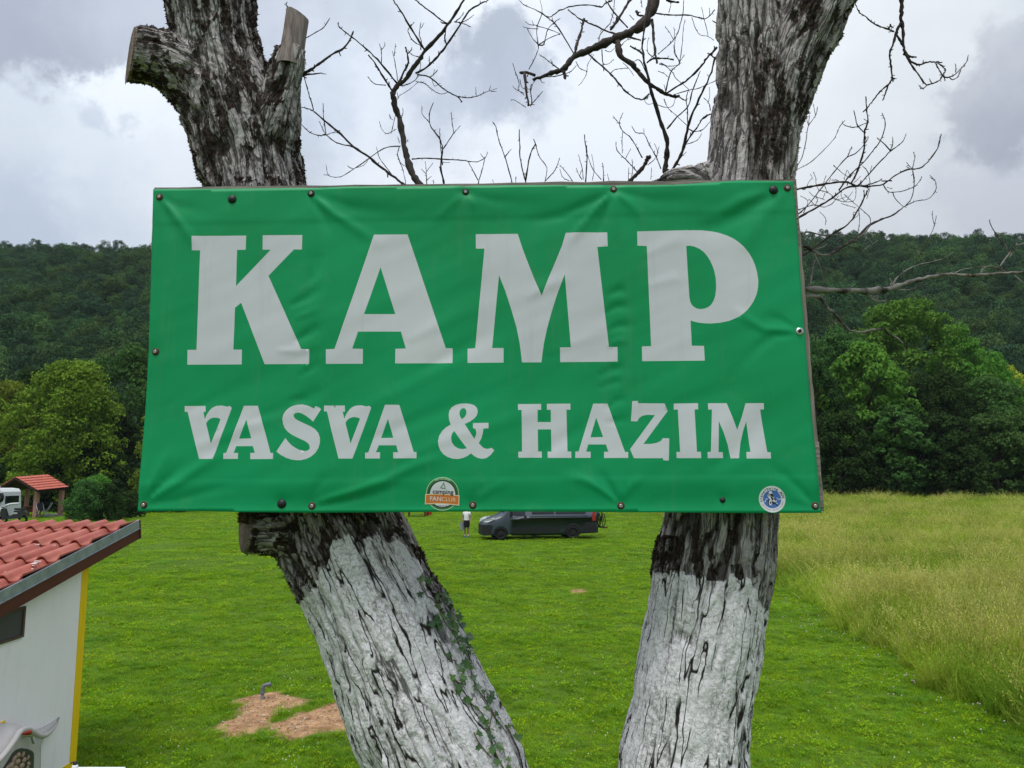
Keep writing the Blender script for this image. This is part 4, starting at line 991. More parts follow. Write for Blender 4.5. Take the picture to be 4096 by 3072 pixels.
# long thin branch running down behind the board, and the middle crown
branch('branch', 'c', 3.3, [
    (7, 14, [(110, 895), (210, 980), (330, 1080), (430, 1180), (560, 1270), (680, 1370), (790, 1450), (900, 1540), (1000, 1700)]),
    (4, 5, [(10, 1000), (80, 1065), (160, 1090), (210, 1085), (290, 1145), (430, 1185)]),
    (5, 3, [(210, 1080), (190, 950), (185, 830)]), (3, 2, [(205, 1080), (170, 1010), (155, 975)]), (3, 2, [(215, 1085), (270, 1065), (325, 1078)]),
    (5, 2, [(750, 1420), (690, 1340), (640, 1270), (615, 1180)]),
], TWIG, tag_l, 33, amp=0.10, tr=T2)
branch('branch', 'c', 3.5, [
    (30, 22, [(1100, 1640), (1010, 1540), (950, 1470), (900, 1390), (870, 1300), (845, 1200), (825, 1080), (795, 950), (760, 830), (745, 750)]),
    (22, 8, [(745, 750), (790, 680), (850, 640), (900, 560), (960, 480), (1010, 400), (1100, 310), (1180, 210), (1240, 130), (1320, 0), (1370, -90), (1400, -160)]),
    (9, 6, [(1000, 400), (940, 300), (870, 190), (810, 90), (750, 0), (690, -80)]),
    (10, 5, [(930, 590), (1020, 540), (1110, 450), (1180, 360), (1290, 200), (1360, 90), (1430, 40), (1510, 0), (1560, -60)]),
    (7, 5, [(1180, 360), (1165, 310), (1170, 260), (1172, 215)]),
    (9, 5, [(740, 730), (690, 650), (640, 570), (595, 500), (550, 440)]),
    (8, 3, [(780, 670), (650, 510), (540, 400), (420, 300), (330, 230), (300, 185)]), (3, 2, [(335, 235), (312, 215), (310, 175)]),
    (10, 7, [(790, 680), (830, 590), (870, 500), (855, 380)]), (5, 2, [(870, 430), (895, 400), (900, 378)]), (4, 2, [(960, 460), (900, 440), (868, 400)]),
    (5, 4, [(1240, 175), (1300, 185), (1378, 218)]), (4, 2, [(1300, 182), (1360, 150), (1400, 118)]), (4, 2, [(1250, 175), (1290, 140), (1318, 100)]),
    (6, 4, [(1185, 190), (1120, 150), (1060, 100), (990, 50), (930, 0), (880, -40)]), (7, 4, [(1180, 190), (1150, 185), (1128, 175)]),
    (6, 4, [(940, 600), (1040, 620), (1150, 710), (1230, 760), (1280, 790), (1300, 825)]), (5, 2, [(1270, 775), (1330, 785), (1400, 780), (1500, 740), (1585, 712)]),
    (3, 2, [(1418, 778), (1415, 740), (1412, 700)]), (3, 2, [(1520, 735), (1528, 710), (1532, 690)]), (3, 2, [(1535, 735), (1580, 735)]),
    (4, 3, [(1040, 620), (1075, 600), (1108, 562)]), (3, 2, [(1070, 610), (1078, 580), (1080, 558)]), (3, 2, [(1060, 630), (1080, 690), (1130, 670)]),
    (4, 3, [(800, 690), (860, 680), (930, 640), (965, 560), (970, 470)]), (4, 2, [(930, 655), (1000, 670), (1050, 710), (1100, 745), (1150, 755), (1200, 738)]),
    (3, 2, [(785, 800), (800, 770), (860, 735), (950, 662)]), (3, 2, [(790, 790), (780, 740)]),
    (4, 2, [(770, 920), (750, 1000), (735, 1060), (690, 1072), (655, 1030), (638, 975)]), (3, 2, [(745, 965), (725, 945), (718, 918)]), (3, 2, [(735, 1060), (775, 1040)]),
    (5, 2, [(810, 1175), (700, 1185), (600, 1240), (520, 1300), (430, 1360), (330, 1420), (250, 1420), (220, 1390), (210, 1325)]), (2, 2, [(240, 1410), (190, 1405)]), (3, 2, [(430, 1358), (395, 1345), (382, 1330)]), (3, 2, [(450, 1350), (510, 1330), (545, 1290), (560, 1270)]),
    (6, 3, [(900, 1280), (1010, 1272), (1150, 1280), (1300, 1290), (1380, 1300), (1430, 1300), (1490, 1268), (1510, 1222)]), (3, 2, [(1480, 1275), (1450, 1235)]),
    (4, 3, [(800, 1180), (785, 1240), (800, 1300), (830, 1370), (850, 1480)]), (4, 2, [(780, 1240), (810, 1310), (850, 1340)]), (3, 2, [(800, 1150), (785, 1100)]), (3, 2, [(860, 1140), (868, 1120)]),
    (5, 3, [(970, 400), (975, 330), (960, 270), (975, 180)]), (3, 2, [(975, 225), (998, 185)]), (4, 3, [(975, 370), (910, 330), (880, 280), (870, 240), (920, 178)]),
    (4, 2, [(785, 650), (775, 560), (760, 480), (740, 410)]), (3, 2, [(758, 450), (768, 350)]), (4, 2, [(655, 510), (655, 430), (640, 350)]), (3, 2, [(650, 405), (680, 370), (682, 338)]),
    (4, 3, [(690, 685), (620, 680), (580, 660), (545, 615)]), (4, 2, [(1040, 515), (1042, 480), (1040, 450)]), (5, 3, [(1110, 450), (1118, 430), (1112, 408)]), (3, 2, [(1010, 395), (1050, 345)]),
    (4, 2, [(815, 960), (828, 900), (826, 868)]),
], TWIG, tag_r, 34, amp=0.12, tr=T2)
branch('branch', 'c', 3.0, [   # twigs standing up behind the top edge of the board
    (10, 3, [(1170, 1560), (1155, 1460), (1130, 1330), (1145, 1200), (1120, 1110), (1045, 1000), (1045, 900), (1075, 825)]), (5, 2, [(1150, 1200), (1210, 1110), (1240, 1070), (1290, 1010)]),
    (4, 2, [(1238, 1072), (1222, 980), (1218, 900)]), (4, 2, [(1040, 985), (985, 920), (980, 850)]), (5, 3, [(1145, 1330), (1140, 1260), (1125, 1110), (1125, 1030)]),
    (5, 3, [(1420, 1540), (1440, 1450), (1470, 1350), (1485, 1262)]), (4, 2, [(1432, 1450), (1390, 1370), (1350, 1295)]),
    (6, 3, [(1730, 1560), (1705, 1465), (1650, 1270), (1600, 1130), (1575, 1020), (1550, 985)]), (4, 2, [(1650, 1260), (1700, 1198)]),
    (8, 4, [(1840, 1560), (1815, 1460), (1775, 1300), (1765, 1150), (1765, 1040)]), (7, 4, [(1815, 1460), (1850, 1250), (1895, 1155)]),
    (4, 3, [(1878, 1118), (1895, 1160), (1925, 1260), (1985, 1350), (1970, 1460), (1960, 1560)]), (4, 3, [(1975, 1455), (2050, 1370), (2090, 1270)]),
    (5, 2, [(1030, 1560), (1018, 1460), (1015, 1380), (1008, 1295)]), (3, 2, [(1015, 1400), (975, 1358)]), (3, 2, [(1018, 1380), (1070, 1310)]), (3, 2, [(1020, 1450), (1055, 1420)]),
    (3, 2, [(1075, 1480), (1072, 1445)]), (3, 2, [(1555, 1470), (1552, 1448)]), (3, 2, [(1735, 1470), (1735, 1420)]), (3, 2, [(1145, 1330), (1152, 1310), (1205, 1308)]),
], TWIG, tag_r, 35, amp=0.08, tr=T2)
branch('branch', 'd', 3.1, [   # heavy dark limb coming down from above
    (46, 34, [(1420, -330), (1340, -150), (1280, 0), (1240, 120), (1160, 225), (1050, 280), (930, 330)]),
    (34, 13, [(930, 330), (800, 390), (680, 440), (600, 480), (540, 560), (450, 600), (350, 635), (275, 655)]),
    (14, 10, [(290, 625), (220, 600), (165, 603)]), (12, 9, [(205, 600), (215, 740), (237, 872)]), (6, 4, [(237, 872), (265, 858), (252, 740), (262, 700)]),
    (5, 3, [(240, 575), (290, 480), (320, 400)]), (5, 2, [(320, 400), (305, 240), (350, 100), (330, 0)]), (4, 2, [(315, 370), (265, 310), (222, 230)]),
    (5, 3, [(320, 375), (360, 370), (380, 300), (400, 235), (470, 170), (500, 155)]), (6, 3, [(610, 440), (520, 290), (460, 200), (400, 150), (310, 90), (200, 40), (160, 0)]),
    (4, 3, [(320, 372), (420, 310), (500, 285)]), (4, 3, [(300, 215), (400, 240), (500, 280)]), (3, 2, [(310, 210), (250, 205), (210, 180)]), (3, 2, [(320, 240), (240, 235), (190, 222)]), (3, 2, [(280, 210), (265, 170)]),
    (12, 10, [(620, 445), (640, 360), (670, 270), (685, 200), (700, 158)]), (5, 3, [(490, 575), (420, 520), (370, 480), (325, 455)]), (3, 2, [(430, 530), (420, 490)]),
    (12, 10, [(920, 245), (980, 160), (1040, 60), (1080, 0), (1110, -60)]), (8, 5, [(1170, 335), (1050, 300), (900, 265), (800, 215), (720, 185), (640, 140), (565, 80)]),
    (7, 6, [(1060, 230), (960, 120), (910, 50), (870, 0)]), (6, 4, [(930, 5), (870, 30), (840, 58), (740, 40), (600, 50), (500, 85), (450, 120), (400, 140), (330, 95)]),
    (4, 3, [(820, 345), (830, 290), (870, 240), (915, 190), (940, 100), (950, 0)]), (3, 2, [(940, 150), (920, 110)]),
    (26, 18, [(975, 350), (985, 410), (1005, 470), (1090, 530), (1150, 600)]), (17, 13, [(1150, 600), (1230, 690), (1310, 740), (1370, 780), (1430, 795), (1485, 800)]),
    (11, 9, [(1262, 160), (1270, 250), (1278, 350), (1290, 450), (1303, 520)]), (9, 6, [(1220, 520), (1260, 490), (1310, 483), (1370, 485), (1442, 495)]),
    (8, 6, [(735, 450), (790, 500), (860, 560), (940, 640), (1000, 710), (1040, 760), (1120, 810), (1190, 825), (1240, 780)]), (4, 2, [(920, 605), (950, 580), (1000, 570), (1065, 565)]),
    (14, 10, [(520, 590), (540, 620), (540, 655)]), (3, 2, [(330, 640), (345, 680), (368, 690)]), (4, 3, [(370, 635), (450, 635), (530, 615), (590, 590), (635, 545)]),
    (4, 2, [(630, 510), (660, 565), (720, 600), (680, 680), (650, 710)]), (3, 2, [(720, 600), (730, 530), (780, 450)]), (4, 3, [(845, 410), (850, 500), (860, 560)]), (3, 2, [(850, 535), (900, 530), (945, 490)]),
    (4, 2, [(135, 625), (120, 570), (105, 525)]), (4, 2, [(140, 625), (160, 700), (150, 740), (200, 790)]), (3, 2, [(215, 890), (160, 855), (120, 830), (90, 832)]), (3, 2, [(200, 775), (130, 740), (105, 712)]),
    (4, 2, [(265, 860), (310, 810), (358, 750)]), (3, 2, [(255, 760), (270, 700), (285, 680)]), (3, 2, [(165, 660), (180, 720), (215, 745)]), (10, 8, [(1380, 0), (1430, 15), (1487, 20)]),
    (8, 6, [(1150, 110), (1135, 90)]), (4, 2, [(1075, 125), (1110, 165)]), (5, 3, [(1170, 0), (1180, 60)]), (9, 8, [(1190, 130), (1145, 125), (1130, 90)]),
    (4, 2, [(1010, 375), (1040, 340), (1090, 320)]), (3, 2, [(1020, 520), (1070, 570), (1110, 630)]),
    (3, 2, [(870, 415), (910, 430), (960, 395)]),
], TWIG, tag_r, 36, amp=0.10, spur=0.35, tr=T3)
branch('branch', 'e', 2.95, [   # thin crooked stem rising from the side limb
    (30, 22, [(1370, 1560), (1390, 1470), (1370, 1400), (1385, 1300)]),
    (20, 8, [(1385, 1300), (1382, 1150), (1330, 1000), (1290, 870), (1250, 740), (1215, 580), (1190, 470), (1180, 370)]), (8, 7, [(1180, 370), (1200, 220), (1225, 100), (1240, 0), (1250, -80)]),
    (9, 6, [(1185, 450), (1150, 420), (1110, 400), (1080, 380)]), (5, 3, [(1210, 600), (1160, 500), (1110, 510)]),
    (7, 9, [(1365, 785), (1480, 710), (1560, 660), (1660, 560), (1720, 480), (1800, 390)]), (6, 3, [(1370, 785), (1400, 650), (1430, 580), (1490, 520), (1450, 450), (1440, 380)]),
    (4, 3, [(1440, 785), (1560, 750), (1640, 735), (1700, 710), (1790, 670)]), (14, 7, [(1420, 1420), (1500, 1290), (1540, 1150), (1570, 1020), (1650, 820), (1740, 640), (1790, 470)]),
    (7, 5, [(1525, 1215), (1580, 1130), (1640, 1050), (1680, 985), (1750, 945)]), (9, 7, [(1680, 985), (1740, 950)]), (5, 3, [(1565, 1070), (1620, 1092), (1690, 1070), (1740, 1010)]), (4, 2, [(1535, 1200), (1600, 1180), (1650, 1150), (1672, 1108)]),
    (7, 4, [(1385, 1070), (1470, 970), (1560, 880), (1600, 740), (1635, 660), (1660, 590)]), (4, 3, [(1360, 820), (1390, 890), (1430, 930), (1550, 1040)]), (5, 3, [(1558, 1040), (1555, 960), (1555, 900), (1545, 830), (1555, 760)]),
    (6, 4, [(1290, 110), (1430, 125), (1560, 125), (1640, 145), (1690, 155), (1740, 130), (1785, 80)]), (3, 2, [(1590, 140), (1620, 230), (1660, 290), (1720, 300), (1775, 333)]),
    (3, 2, [(1690, 150), (1720, 260), (1725, 300)]), (3, 2, [(1690, 150), (1680, 90), (1670, 60)]), (3, 2, [(1740, 130), (1738, 65)]), (4, 3, [(1400, 105), (1410, 70), (1418, 35)]),
    (4, 3, [(1310, 450), (1380, 390), (1440, 330), (1475, 270), (1495, 200), (1520, 90), (1525, 0)]), (3, 2, [(1440, 330), (1400, 260), (1368, 220)]), (3, 2, [(1445, 320), (1448, 260), (1440, 225)]),
    (4, 2, [(1490, 520), (1510, 380), (1520, 250), (1535, 160)]), (3, 2, [(1490, 515), (1530, 450)]), (3, 2, [(1485, 510), (1450, 420), (1455, 320), (1490, 230)]),
    (4, 2, [(1320, 530), (1370, 545), (1430, 600), (1460, 650), (1520, 700), (1570, 745)]), (4, 2, [(1300, 490), (1230, 440), (1222, 360), (1235, 310)]), (3, 2, [(1310, 590), (1360, 610), (1400, 640)]),
    (3, 2, [(1330, 520), (1400, 550), (1470, 540), (1500, 520)]), (3, 2, [(1240, 800), (1200, 830), (1230, 865), (1300, 850)]), (3, 2, [(1310, 870), (1370, 890), (1430, 880), (1455, 820)]),
    (6, 4, [(1480, 800), (1530, 830), (1550, 825)]), (4, 2, [(1380, 770), (1360, 700)]), (4, 2, [(1190, 820), (1240, 770)]),
    (16, 18, [(1030, 1560), (1090, 1490), (1150, 1430), (1200, 1370), (1215, 1330), (1240, 1290)]), (5, 3, [(1140, 1430), (1090, 1370), (1040, 1320), (970, 1245), (963, 1175)]),
    (5, 3, [(1180, 1310), (1110, 1180), (1060, 1120), (1020, 1090), (990, 1020), (1020, 935)]), (4, 2, [(988, 1025), (960, 990), (938, 962)]), (4, 3, [(1018, 1090), (1012, 1180), (1015, 1270)]),
    (5, 3, [(1335, 1400), (1300, 1310), (1260, 1240), (1230, 1180), (1195, 1110), (1130, 1100), (1090, 1045)]), (3, 2, [(1196, 1110), (1192, 1065)]), (3, 2, [(1300, 1300), (1305, 1250), (1280, 1190)]), (3, 2, [(1225, 1370), (1290, 1310), (1320, 1215)]),
    (7, 4, [(700, 1570), (710, 1500), (722, 1300), (705, 1180), (700, 1115)]), (4, 2, [(690, 1490), (680, 1390), (650, 1280)]), (4, 2, [(840, 1490), (775, 1410), (745, 1340), (725, 1280)]), (5, 3, [(860, 1560), (858, 1430), (850, 1350)]),
    (4, 2, [(680, 1490), (650, 1440), (633, 1393)]), (4, 3, [(620, 1560), (600, 1500), (550, 1430), (520, 1395), (498, 1370)]), (3, 2, [(575, 1500), (520, 1470), (497, 1400)]), (3, 2, [(660, 1460), (678, 1410)]),
    (3, 2, [(765, 1500), (780, 1400), (760, 1280)]), (3, 2, [(905, 1500), (890, 1440)]), (3, 2, [(1065, 1490), (1068, 1390)]), (3, 2, [(1090, 1490), (1100, 1390), (1095, 1320)]), (3, 2, [(1040, 1320), (1060, 1280), (1085, 1235)]), (3, 2, [(1250, 1490), (1258, 1390)]),
    (4, 3, [(1745, 920), (1735, 860), (1690, 810)]), (3, 2, [(1725, 860), (1740, 790), (1735, 725)]), (3, 2, [(1510, 1295), (1545, 1260)]), (5, 4, [(1785, 490), (1760, 465), (1720, 440)]), (5, 3, [(1790, 190), (1760, 170)]),
], TWIG, tag_r, 37, amp=0.08, spur=0.4, tr=T3)
branch('branch', 'h', 2.7, [   # crooked branch hanging from the top right
    (24, 22, [(760, -420), (820, -200), (845, 0), (842, 150), (850, 250)]), (19, 15, [(850, 250), (865, 350), (866, 500), (890, 600)]), (15, 7, [(890, 600), (950, 680), (1040, 715), (1120, 690), (1200, 683), (1300, 688)]),
    (19, 15, [(840, 260), (800, 325), (782, 390)]), (13, 10, [(782, 385), (758, 480), (717, 590), (725, 700), (740, 860), (705, 930)]), (9, 6, [(705, 930), (610, 1010), (540, 1100), (460, 1200), (420, 1242)]), (8, 6, [(705, 930), (670, 1030), (640, 1108)]),
    (13, 12, [(790, 385), (820, 430), (852, 500)]), (9, 5, [(765, 352), (690, 320), (600, 290), (510, 240), (450, 185), (385, 145), (355, 90), (335, 38)]), (11, 8, [(700, 315), (722, 290), (722, 268)]), (8, 6, [(722, 290), (760, 310)]),
    (16, 9, [(875, 570), (935, 625), (1008, 632)]), (10, 8, [(905, 630), (970, 740), (1040, 830), (1080, 900), (1130, 940)]), (8, 8, [(1130, 940), (1200, 920), (1270, 885), (1300, 830), (1330, 785), (1310, 740), (1250, 700)]),
    (6, 5, [(1125, 945), (1100, 970), (1060, 975), (1050, 952)]), (8, 6, [(1300, 835), (1255, 760), (1220, 700)]), (9, 4, [(1300, 835), (1330, 855), (1380, 850), (1440, 820), (1510, 750), (1570, 680), (1582, 610)]),
    (7, 5, [(1375, 855), (1410, 880), (1470, 850), (1505, 775)]), (5, 3, [(1445, 800), (1447, 750), (1437, 703)]), (5, 3, [(1180, 920), (1165, 890), (1153, 868)]), (10, 7, [(730, 850), (750, 865), (770, 878)]), (5, 4, [(1040, 715), (1047, 735)]),
], TWIG, tag_r, 38, amp=0.04, spur=0.30, tr=T4)
branch('branch', 'g', 3.2, [   # spreading twigs right of the board
    (12, 5, [(0, 1400), (120, 1325), (280, 1235), (420, 1150), (540, 1060), (660, 1030), (740, 950), (860, 820), (965, 710)]), (6, 3, [(965, 710), (1060, 640), (1090, 600), (1108, 548)]), (6, 4, [(965, 710), (900, 640), (835, 588)]), (5, 3, [(965, 700), (985, 640), (982, 578)]),
    (11, 8, [(0, 1100), (120, 1062), (250, 1040), (400, 1010), (560, 1005), (650, 1040), (780, 1042), (900, 1020)]), (8, 5, [(900, 1020), (1010, 940), (1120, 885), (1240, 870), (1330, 790), (1400, 690), (1425, 600), (1438, 550)]),
    (7, 6, [(640, 1040), (750, 1030), (830, 1000), (885, 975)]), (6, 5, [(880, 990), (975, 990)]), (10, 6, [(590, 1020), (640, 930), (670, 850), (705, 740), (718, 640), (720, 540), (752, 440), (740, 330), (730, 200)]),
    (6, 4, [(720, 540), (665, 485), (640, 430), (620, 330)]), (5, 3, [(660, 485), (580, 487), (515, 455)]), (4, 3, [(665, 480), (720, 455), (745, 440), (715, 410)]), (7, 4, [(480, 1080), (590, 930), (700, 830), (800, 710), (880, 590), (915, 460), (885, 355)]),
    (6, 4, [(60, 1330), (170, 1240), (300, 1080), (400, 950), (550, 775), (640, 730), (740, 620), (755, 570)]), (4, 3, [(560, 770), (580, 720), (605, 668)]), (4, 3, [(735, 620), (728, 570)]),
    (4, 3, [(60, 895), (85, 885), (210, 820), (330, 710), (440, 590), (490, 480), (535, 425)]), (4, 3, [(85, 860), (140, 760), (175, 600), (195, 480), (265, 375), (280, 298)]), (3, 2, [(195, 475), (207, 370)]), (3, 2, [(262, 375), (240, 268)]), (3, 2, [(195, 470), (175, 400)]),
    (4, 3, [(1170, 885), (1140, 850), (1112, 818)]), (4, 3, [(1165, 885), (1190, 780), (1180, 720)]), (5, 4, [(1170, 890), (1185, 1020), (1160, 1150), (1110, 1215), (1095, 1235)]), (3, 2, [(1150, 880), (1108, 850)]),
    (5, 3, [(890, 1020), (940, 1090), (1000, 1095), (1080, 1085), (1180, 1045), (1240, 990), (1257, 950)]), (4, 3, [(985, 1100), (1010, 1160), (1080, 1230)]), (3, 2, [(930, 1050), (980, 1065)]),
    (12, 6, [(60, 1720), (220, 1637), (400, 1500), (560, 1400), (640, 1290), (700, 1190), (750, 1080)]), (5, 4, [(680, 1220), (715, 1140), (715, 1070)]),
    (15, 5, [(450, 1637), (640, 1530), (750, 1420), (880, 1350), (990, 1310), (1090, 1230)]), (5, 3, [(1090, 1230), (1200, 1180), (1310, 1160), (1380, 1090), (1385, 1000), (1330, 938)]), (3, 2, [(1385, 1000), (1392, 1020)]), (3, 2, [(1375, 980), (1332, 960)]), (4, 2, [(1110, 1215), (1150, 1180)]),
    (4, 3, [(775, 1390), (768, 1330), (690, 1255), (600, 1180), (530, 1115)]), (5, 3, [(60, 1260), (120, 1255), (250, 1215), (340, 1235), (420, 1200), (480, 1130)]), (4, 2, [(430, 1150), (520, 1185), (620, 1175), (640, 1100), (636, 1050)]),
    (4, 2, [(700, 850), (740, 890), (765, 960), (770, 1060), (740, 1160)]), (3, 2, [(770, 930), (788, 845)]), (4, 2, [(150, 1290), (190, 1180), (120, 1130)]), (4, 2, [(120, 1060), (165, 1070), (200, 1000), (230, 960), (212, 925)]),
    (4, 2, [(430, 845), (470, 880), (530, 930), (590, 960), (560, 890)]), (3, 2, [(300, 1090), (270, 1030), (262, 960), (238, 905)]), (4, 2, [(300, 1080), (350, 1090), (410, 1120), (450, 1170)]), (3, 2, [(340, 1020), (365, 1080), (360, 1110)]),
    (3, 2, [(200, 1090), (240, 1130), (300, 1150), (350, 1170)]), (3, 2, [(270, 1130), (280, 1180), (255, 1215)]), (3, 2, [(330, 1160), (350, 1100)]), (3, 2, [(520, 1060), (500, 1120), (540, 1180), (580, 1130), (610, 1090)]), (3, 2, [(460, 1170), (520, 1150), (560, 1130)]),
    (3, 2, [(580, 960), (610, 930), (620, 900)]), (3, 2, [(530, 980), (540, 940), (555, 890)]), (3, 2, [(480, 990), (450, 980), (410, 985)]), (3, 2, [(620, 1010), (650, 980), (683, 948)]), (3, 2, [(390, 1000), (405, 965)]), (3, 2, [(335, 1030), (345, 985), (360, 940)]),
    (3, 2, [(670, 1260), (660, 1310), (610, 1350)]), (3, 2, [(665, 1260), (675, 1330), (670, 1400), (655, 1510)]), (3, 2, [(500, 1200), (560, 1220), (640, 1240)]), (3, 2, [(200, 1160), (240, 1200), (265, 1225)]),
], TWIG, tag_r, 39, amp=0.08, spur=0.4, tr=T5)
for k_, lst in enumerate([[(4, 2, [(1230, 1700), (1260, 1637), (1330, 1510), (1370, 1420), (1392, 1315)]), (3, 2, [(1378, 1410), (1360, 1350), (1355, 1272)])], [(5, 3, [(2090, 1650), (2070, 1637), (1970, 1520), (1900, 1400), (1893, 1352)])], [(3, 2, [(355, 1400), (355, 1340), (300, 1278)])]]):
    branch('branch', 'g', 3.0, lst, TWIG, tag_r, 60 + k_, amp=0.02, tr=T5)
branch('branch', 'p', 2.85, [   # pale horizontal limb and its neighbours
    (30, 27, [(-200, 600), (-60, 620), (60, 632), (250, 645), (450, 650), (650, 650), (900, 628)]), (23, 18, [(900, 628), (1000, 590), (1150, 550), (1300, 510), (1480, 485)]), (18, 14, [(1480, 485), (1700, 500), (1850, 490), (2050, 475), (2212, 470), (2400, 480), (2600, 440)]),
    (9, 4, [(900, 610), (960, 520), (1060, 440), (1180, 390), (1320, 360), (1420, 330), (1510, 270)]), (8, 6, [(650, 680), (720, 705), (800, 690), (870, 655)]), (8, 5, [(960, 640), (1060, 642), (1150, 620), (1235, 565)]), (6, 5, [(640, 670), (740, 745), (830, 745), (880, 700), (890, 650)]), (5, 4, [(745, 745), (790, 700), (850, 665)]),
    (6, 4, [(1520, 480), (1570, 455), (1620, 435), (1820, 408)]), (8, 6, [(1780, 480), (1820, 425), (1880, 410), (1960, 430), (2040, 465)]), (7, 5, [(1950, 455), (2000, 370), (2060, 290), (2130, 210), (2212, 180), (2300, 150)]), (5, 3, [(2065, 270), (2000, 150), (1910, 50), (1880, -20)]), (6, 5, [(2120, 500), (2170, 540), (2230, 590)]),
    (6, 3, [(2070, 320), (2110, 250), (2140, 180)]), (5, 3, [(885, 600), (905, 560), (885, 525)]), (5, 4, [(440, 640), (500, 620), (518, 598)]),
    (16, 22, [(-150, 740), (0, 720), (80, 708), (160, 705), (215, 735)]), (20, 14, [(200, 710), (235, 760), (270, 820), (350, 890), (420, 970), (490, 1045)]), (13, 11, [(490, 1045), (600, 1060), (720, 1040), (830, 1025)]), (10, 7, [(830, 1025), (880, 1080), (960, 1120), (1015, 1172)]),
    (5, 3, [(360, 940), (300, 980), (285, 1030), (320, 1080)]), (6, 4, [(360, 920), (385, 960), (400, 950)]), (8, 4, [(20, 108), (70, 68), (230, 100), (400, 95), (520, 115), (590, 145)]), (3, 2, [(30, 90), (70, 45)]),
    (18, 13, [(-80, 190), (40, 212), (130, 255), (200, 292), (290, 295)]), (13, 8, [(290, 295), (380, 240), (480, 180), (580, 130), (700, 0)]), (8, 5, [(140, 280), (175, 360), (210, 460), (245, 580)]), (11, 7, [(100, 600), (115, 500), (130, 400), (147, 345)]),
    (4, 2, [(470, 215), (540, 225), (620, 258)]), (4, 3, [(620, 115), (680, 140), (715, 180), (720, 195)]), (4, 2, [(700, 195), (660, 220), (620, 255)]), (3, 2, [(720, 190), (770, 150)]), (4, 2, [(285, 310), (350, 390), (410, 430)]), (7, 5, [(40, 245), (150, 240), (230, 215), (270, 190)]), (4, 2, [(270, 215), (350, 180), (400, 150)]),
    (3, 2, [(570, 130), (575, 60), (590, 0)]), (4, 2, [(1185, 300), (1150, 240), (1145, 200)]),
], PALE, tag_r, 40, amp=0.04, spur=0.3, tr=T6)
# hidden limbs joining the crowns to the right trunk behind the board
for k_, ln in enumerate([(60, 34, [(2980, 1250), (2700, 1000), (2300, 900), (1950, 860), (1720, 800)]), (50, 24, [(2960, 1300), (3050, 1220), (3130, 1165), (3190, 1150)]), (26, 14, [(2960, 1000), (3080, 950), (3180, 905)])]):
    branch('branch', 'j', 2.8, [ln], PALE, tag_r, 41 + k_, amp=0.0, tr=T0, twigs=False)
# ------------------------------------------------------------------ the banner on its wooden board
SU = np.array([0.99926675, -0.03766127, 0.00689871]); SV = np.array([-0.0135488, 0.01201128, 0.99983607]); SN = np.cross(SU, SV); SN /= np.linalg.norm(SN)
if SN[1] > 0: SN = -SN
S0 = EYE + np.array([-1.10813736, 2.32064329, -0.09608694])
def suv(px, py):
    q = on_plane(px, py, S0, SN) - S0; return np.array([q @ SU, q @ SV])
def s3(u, v, w=0.0): return S0 + SU * u + SV * v + SN * w
sign = empty('campsite_sign', s3(1.0, 0.0, -0.05))
tag(sign, 'green KAMP VASVA & HAZIM banner screwed to a grey wooden board between the trunks', 'sign')

A_ = lambda l: [(550 + x / 1.58, 700 + y / 1.58) for x, y in l]
B_ = lambda l: [(1800 + x / 1.4747, 700 + y / 1.4747) for x, y in l]
C_ = lambda l: [(550 + x / 1.58, 1500 + y / 1.58) for x, y in l]
D_ = lambda l: [(1800 + x / 1.4271, 1500 + y / 1.4271) for x, y in l]
LETTERS = []   # (outer, [holes]) in photo pixels
LETTERS.append((A_([(361,387),(703,382),(699,471),(645,473),(636,700),(857,470),(806,470),(808,379),(1057,376),(1054,467),(1004,467),(841,634),(1046,1095),(1096,1096),(1093,1188),(814,1192),(668,805),(629,838),(617,1101),(671,1101),(668,1194),(325,1198),(328,1105),(384,1104),(412,477),(360,477)]), []))
LETTERS.append((A_([(1510,371),(1721,368),(1957,1083),(2000,1083),(1999,1177),(1637,1181),(1639,1089),(1705,1087),(1675,980),(1404,982),(1367,1090),(1434,1091),(1432,1184),(1200,1187),(1201,1095),(1255,1093)]), [A_([(1549,575),(1640,870),(1443,872)])]))
LETTERS.append((B_([(164,338),(411,335),(440,425),(470,505),(505,595),(549,698),(590,595),(635,490),(670,405),(694,327),(800,324),(938,321),(940,404),(879,408),(908,680),(943,996),(993,996),(994,1082),(656,1088),(655,1002),(719,1000),(686,571),(640,690),(605,800),(580,890),(560,980),(545,1090),(431,1091),(420,990),(400,885),(370,780),(335,670),(299,579),(256,1008),(323,1008),(322,1093),(111,1097),(111,1012),(156,1010),(215,423),(164,423)]), []))
LETTERS.append((B_([(1114,316),(1280,310),(1440,305),(1500,305),(1560,312),(1602,322),(1640,335),(1677,353),(1710,376),(1740,403),(1768,436),(1788,468),(1804,505),(1816,548),(1824,600),(1822,640),(1814,680),(1795,722),(1777,750),(1755,777),(1728,800),(1695,820),(1650,838),(1600,849),(1540,855),(1500,853),(1465,849),(1424,838),(1430,986),(1502,986),(1506,1073),(1138,1079),(1137,992),(1191,990),(1170,401),(1115,399)]),
                [B_([(1402,399),(1425,397),(1450,402),(1480,415),(1502,431),(1522,453),(1540,480),(1555,512),(1566,545),(1573,580),(1576,615),(1576,650),(1571,690),(1560,722),(1545,745),(1530,757),(1510,766),(1485,770),(1465,768),(1448,760),(1434,748),(1424,730),(1418,700)])]))
V_ = [(306,195),(437,193),(438,231),(424,232),(433,276),(447,245),(463,222),(480,205),(505,193),(540,190),(575,197),(592,192),(604,205),(545,366),(485,527),(398,528),(360,380),(324,231),(306,232)]
Vh = [(441,303),(452,286),(468,273),(490,266),(515,268),(533,276),(503,356),(473,432)]
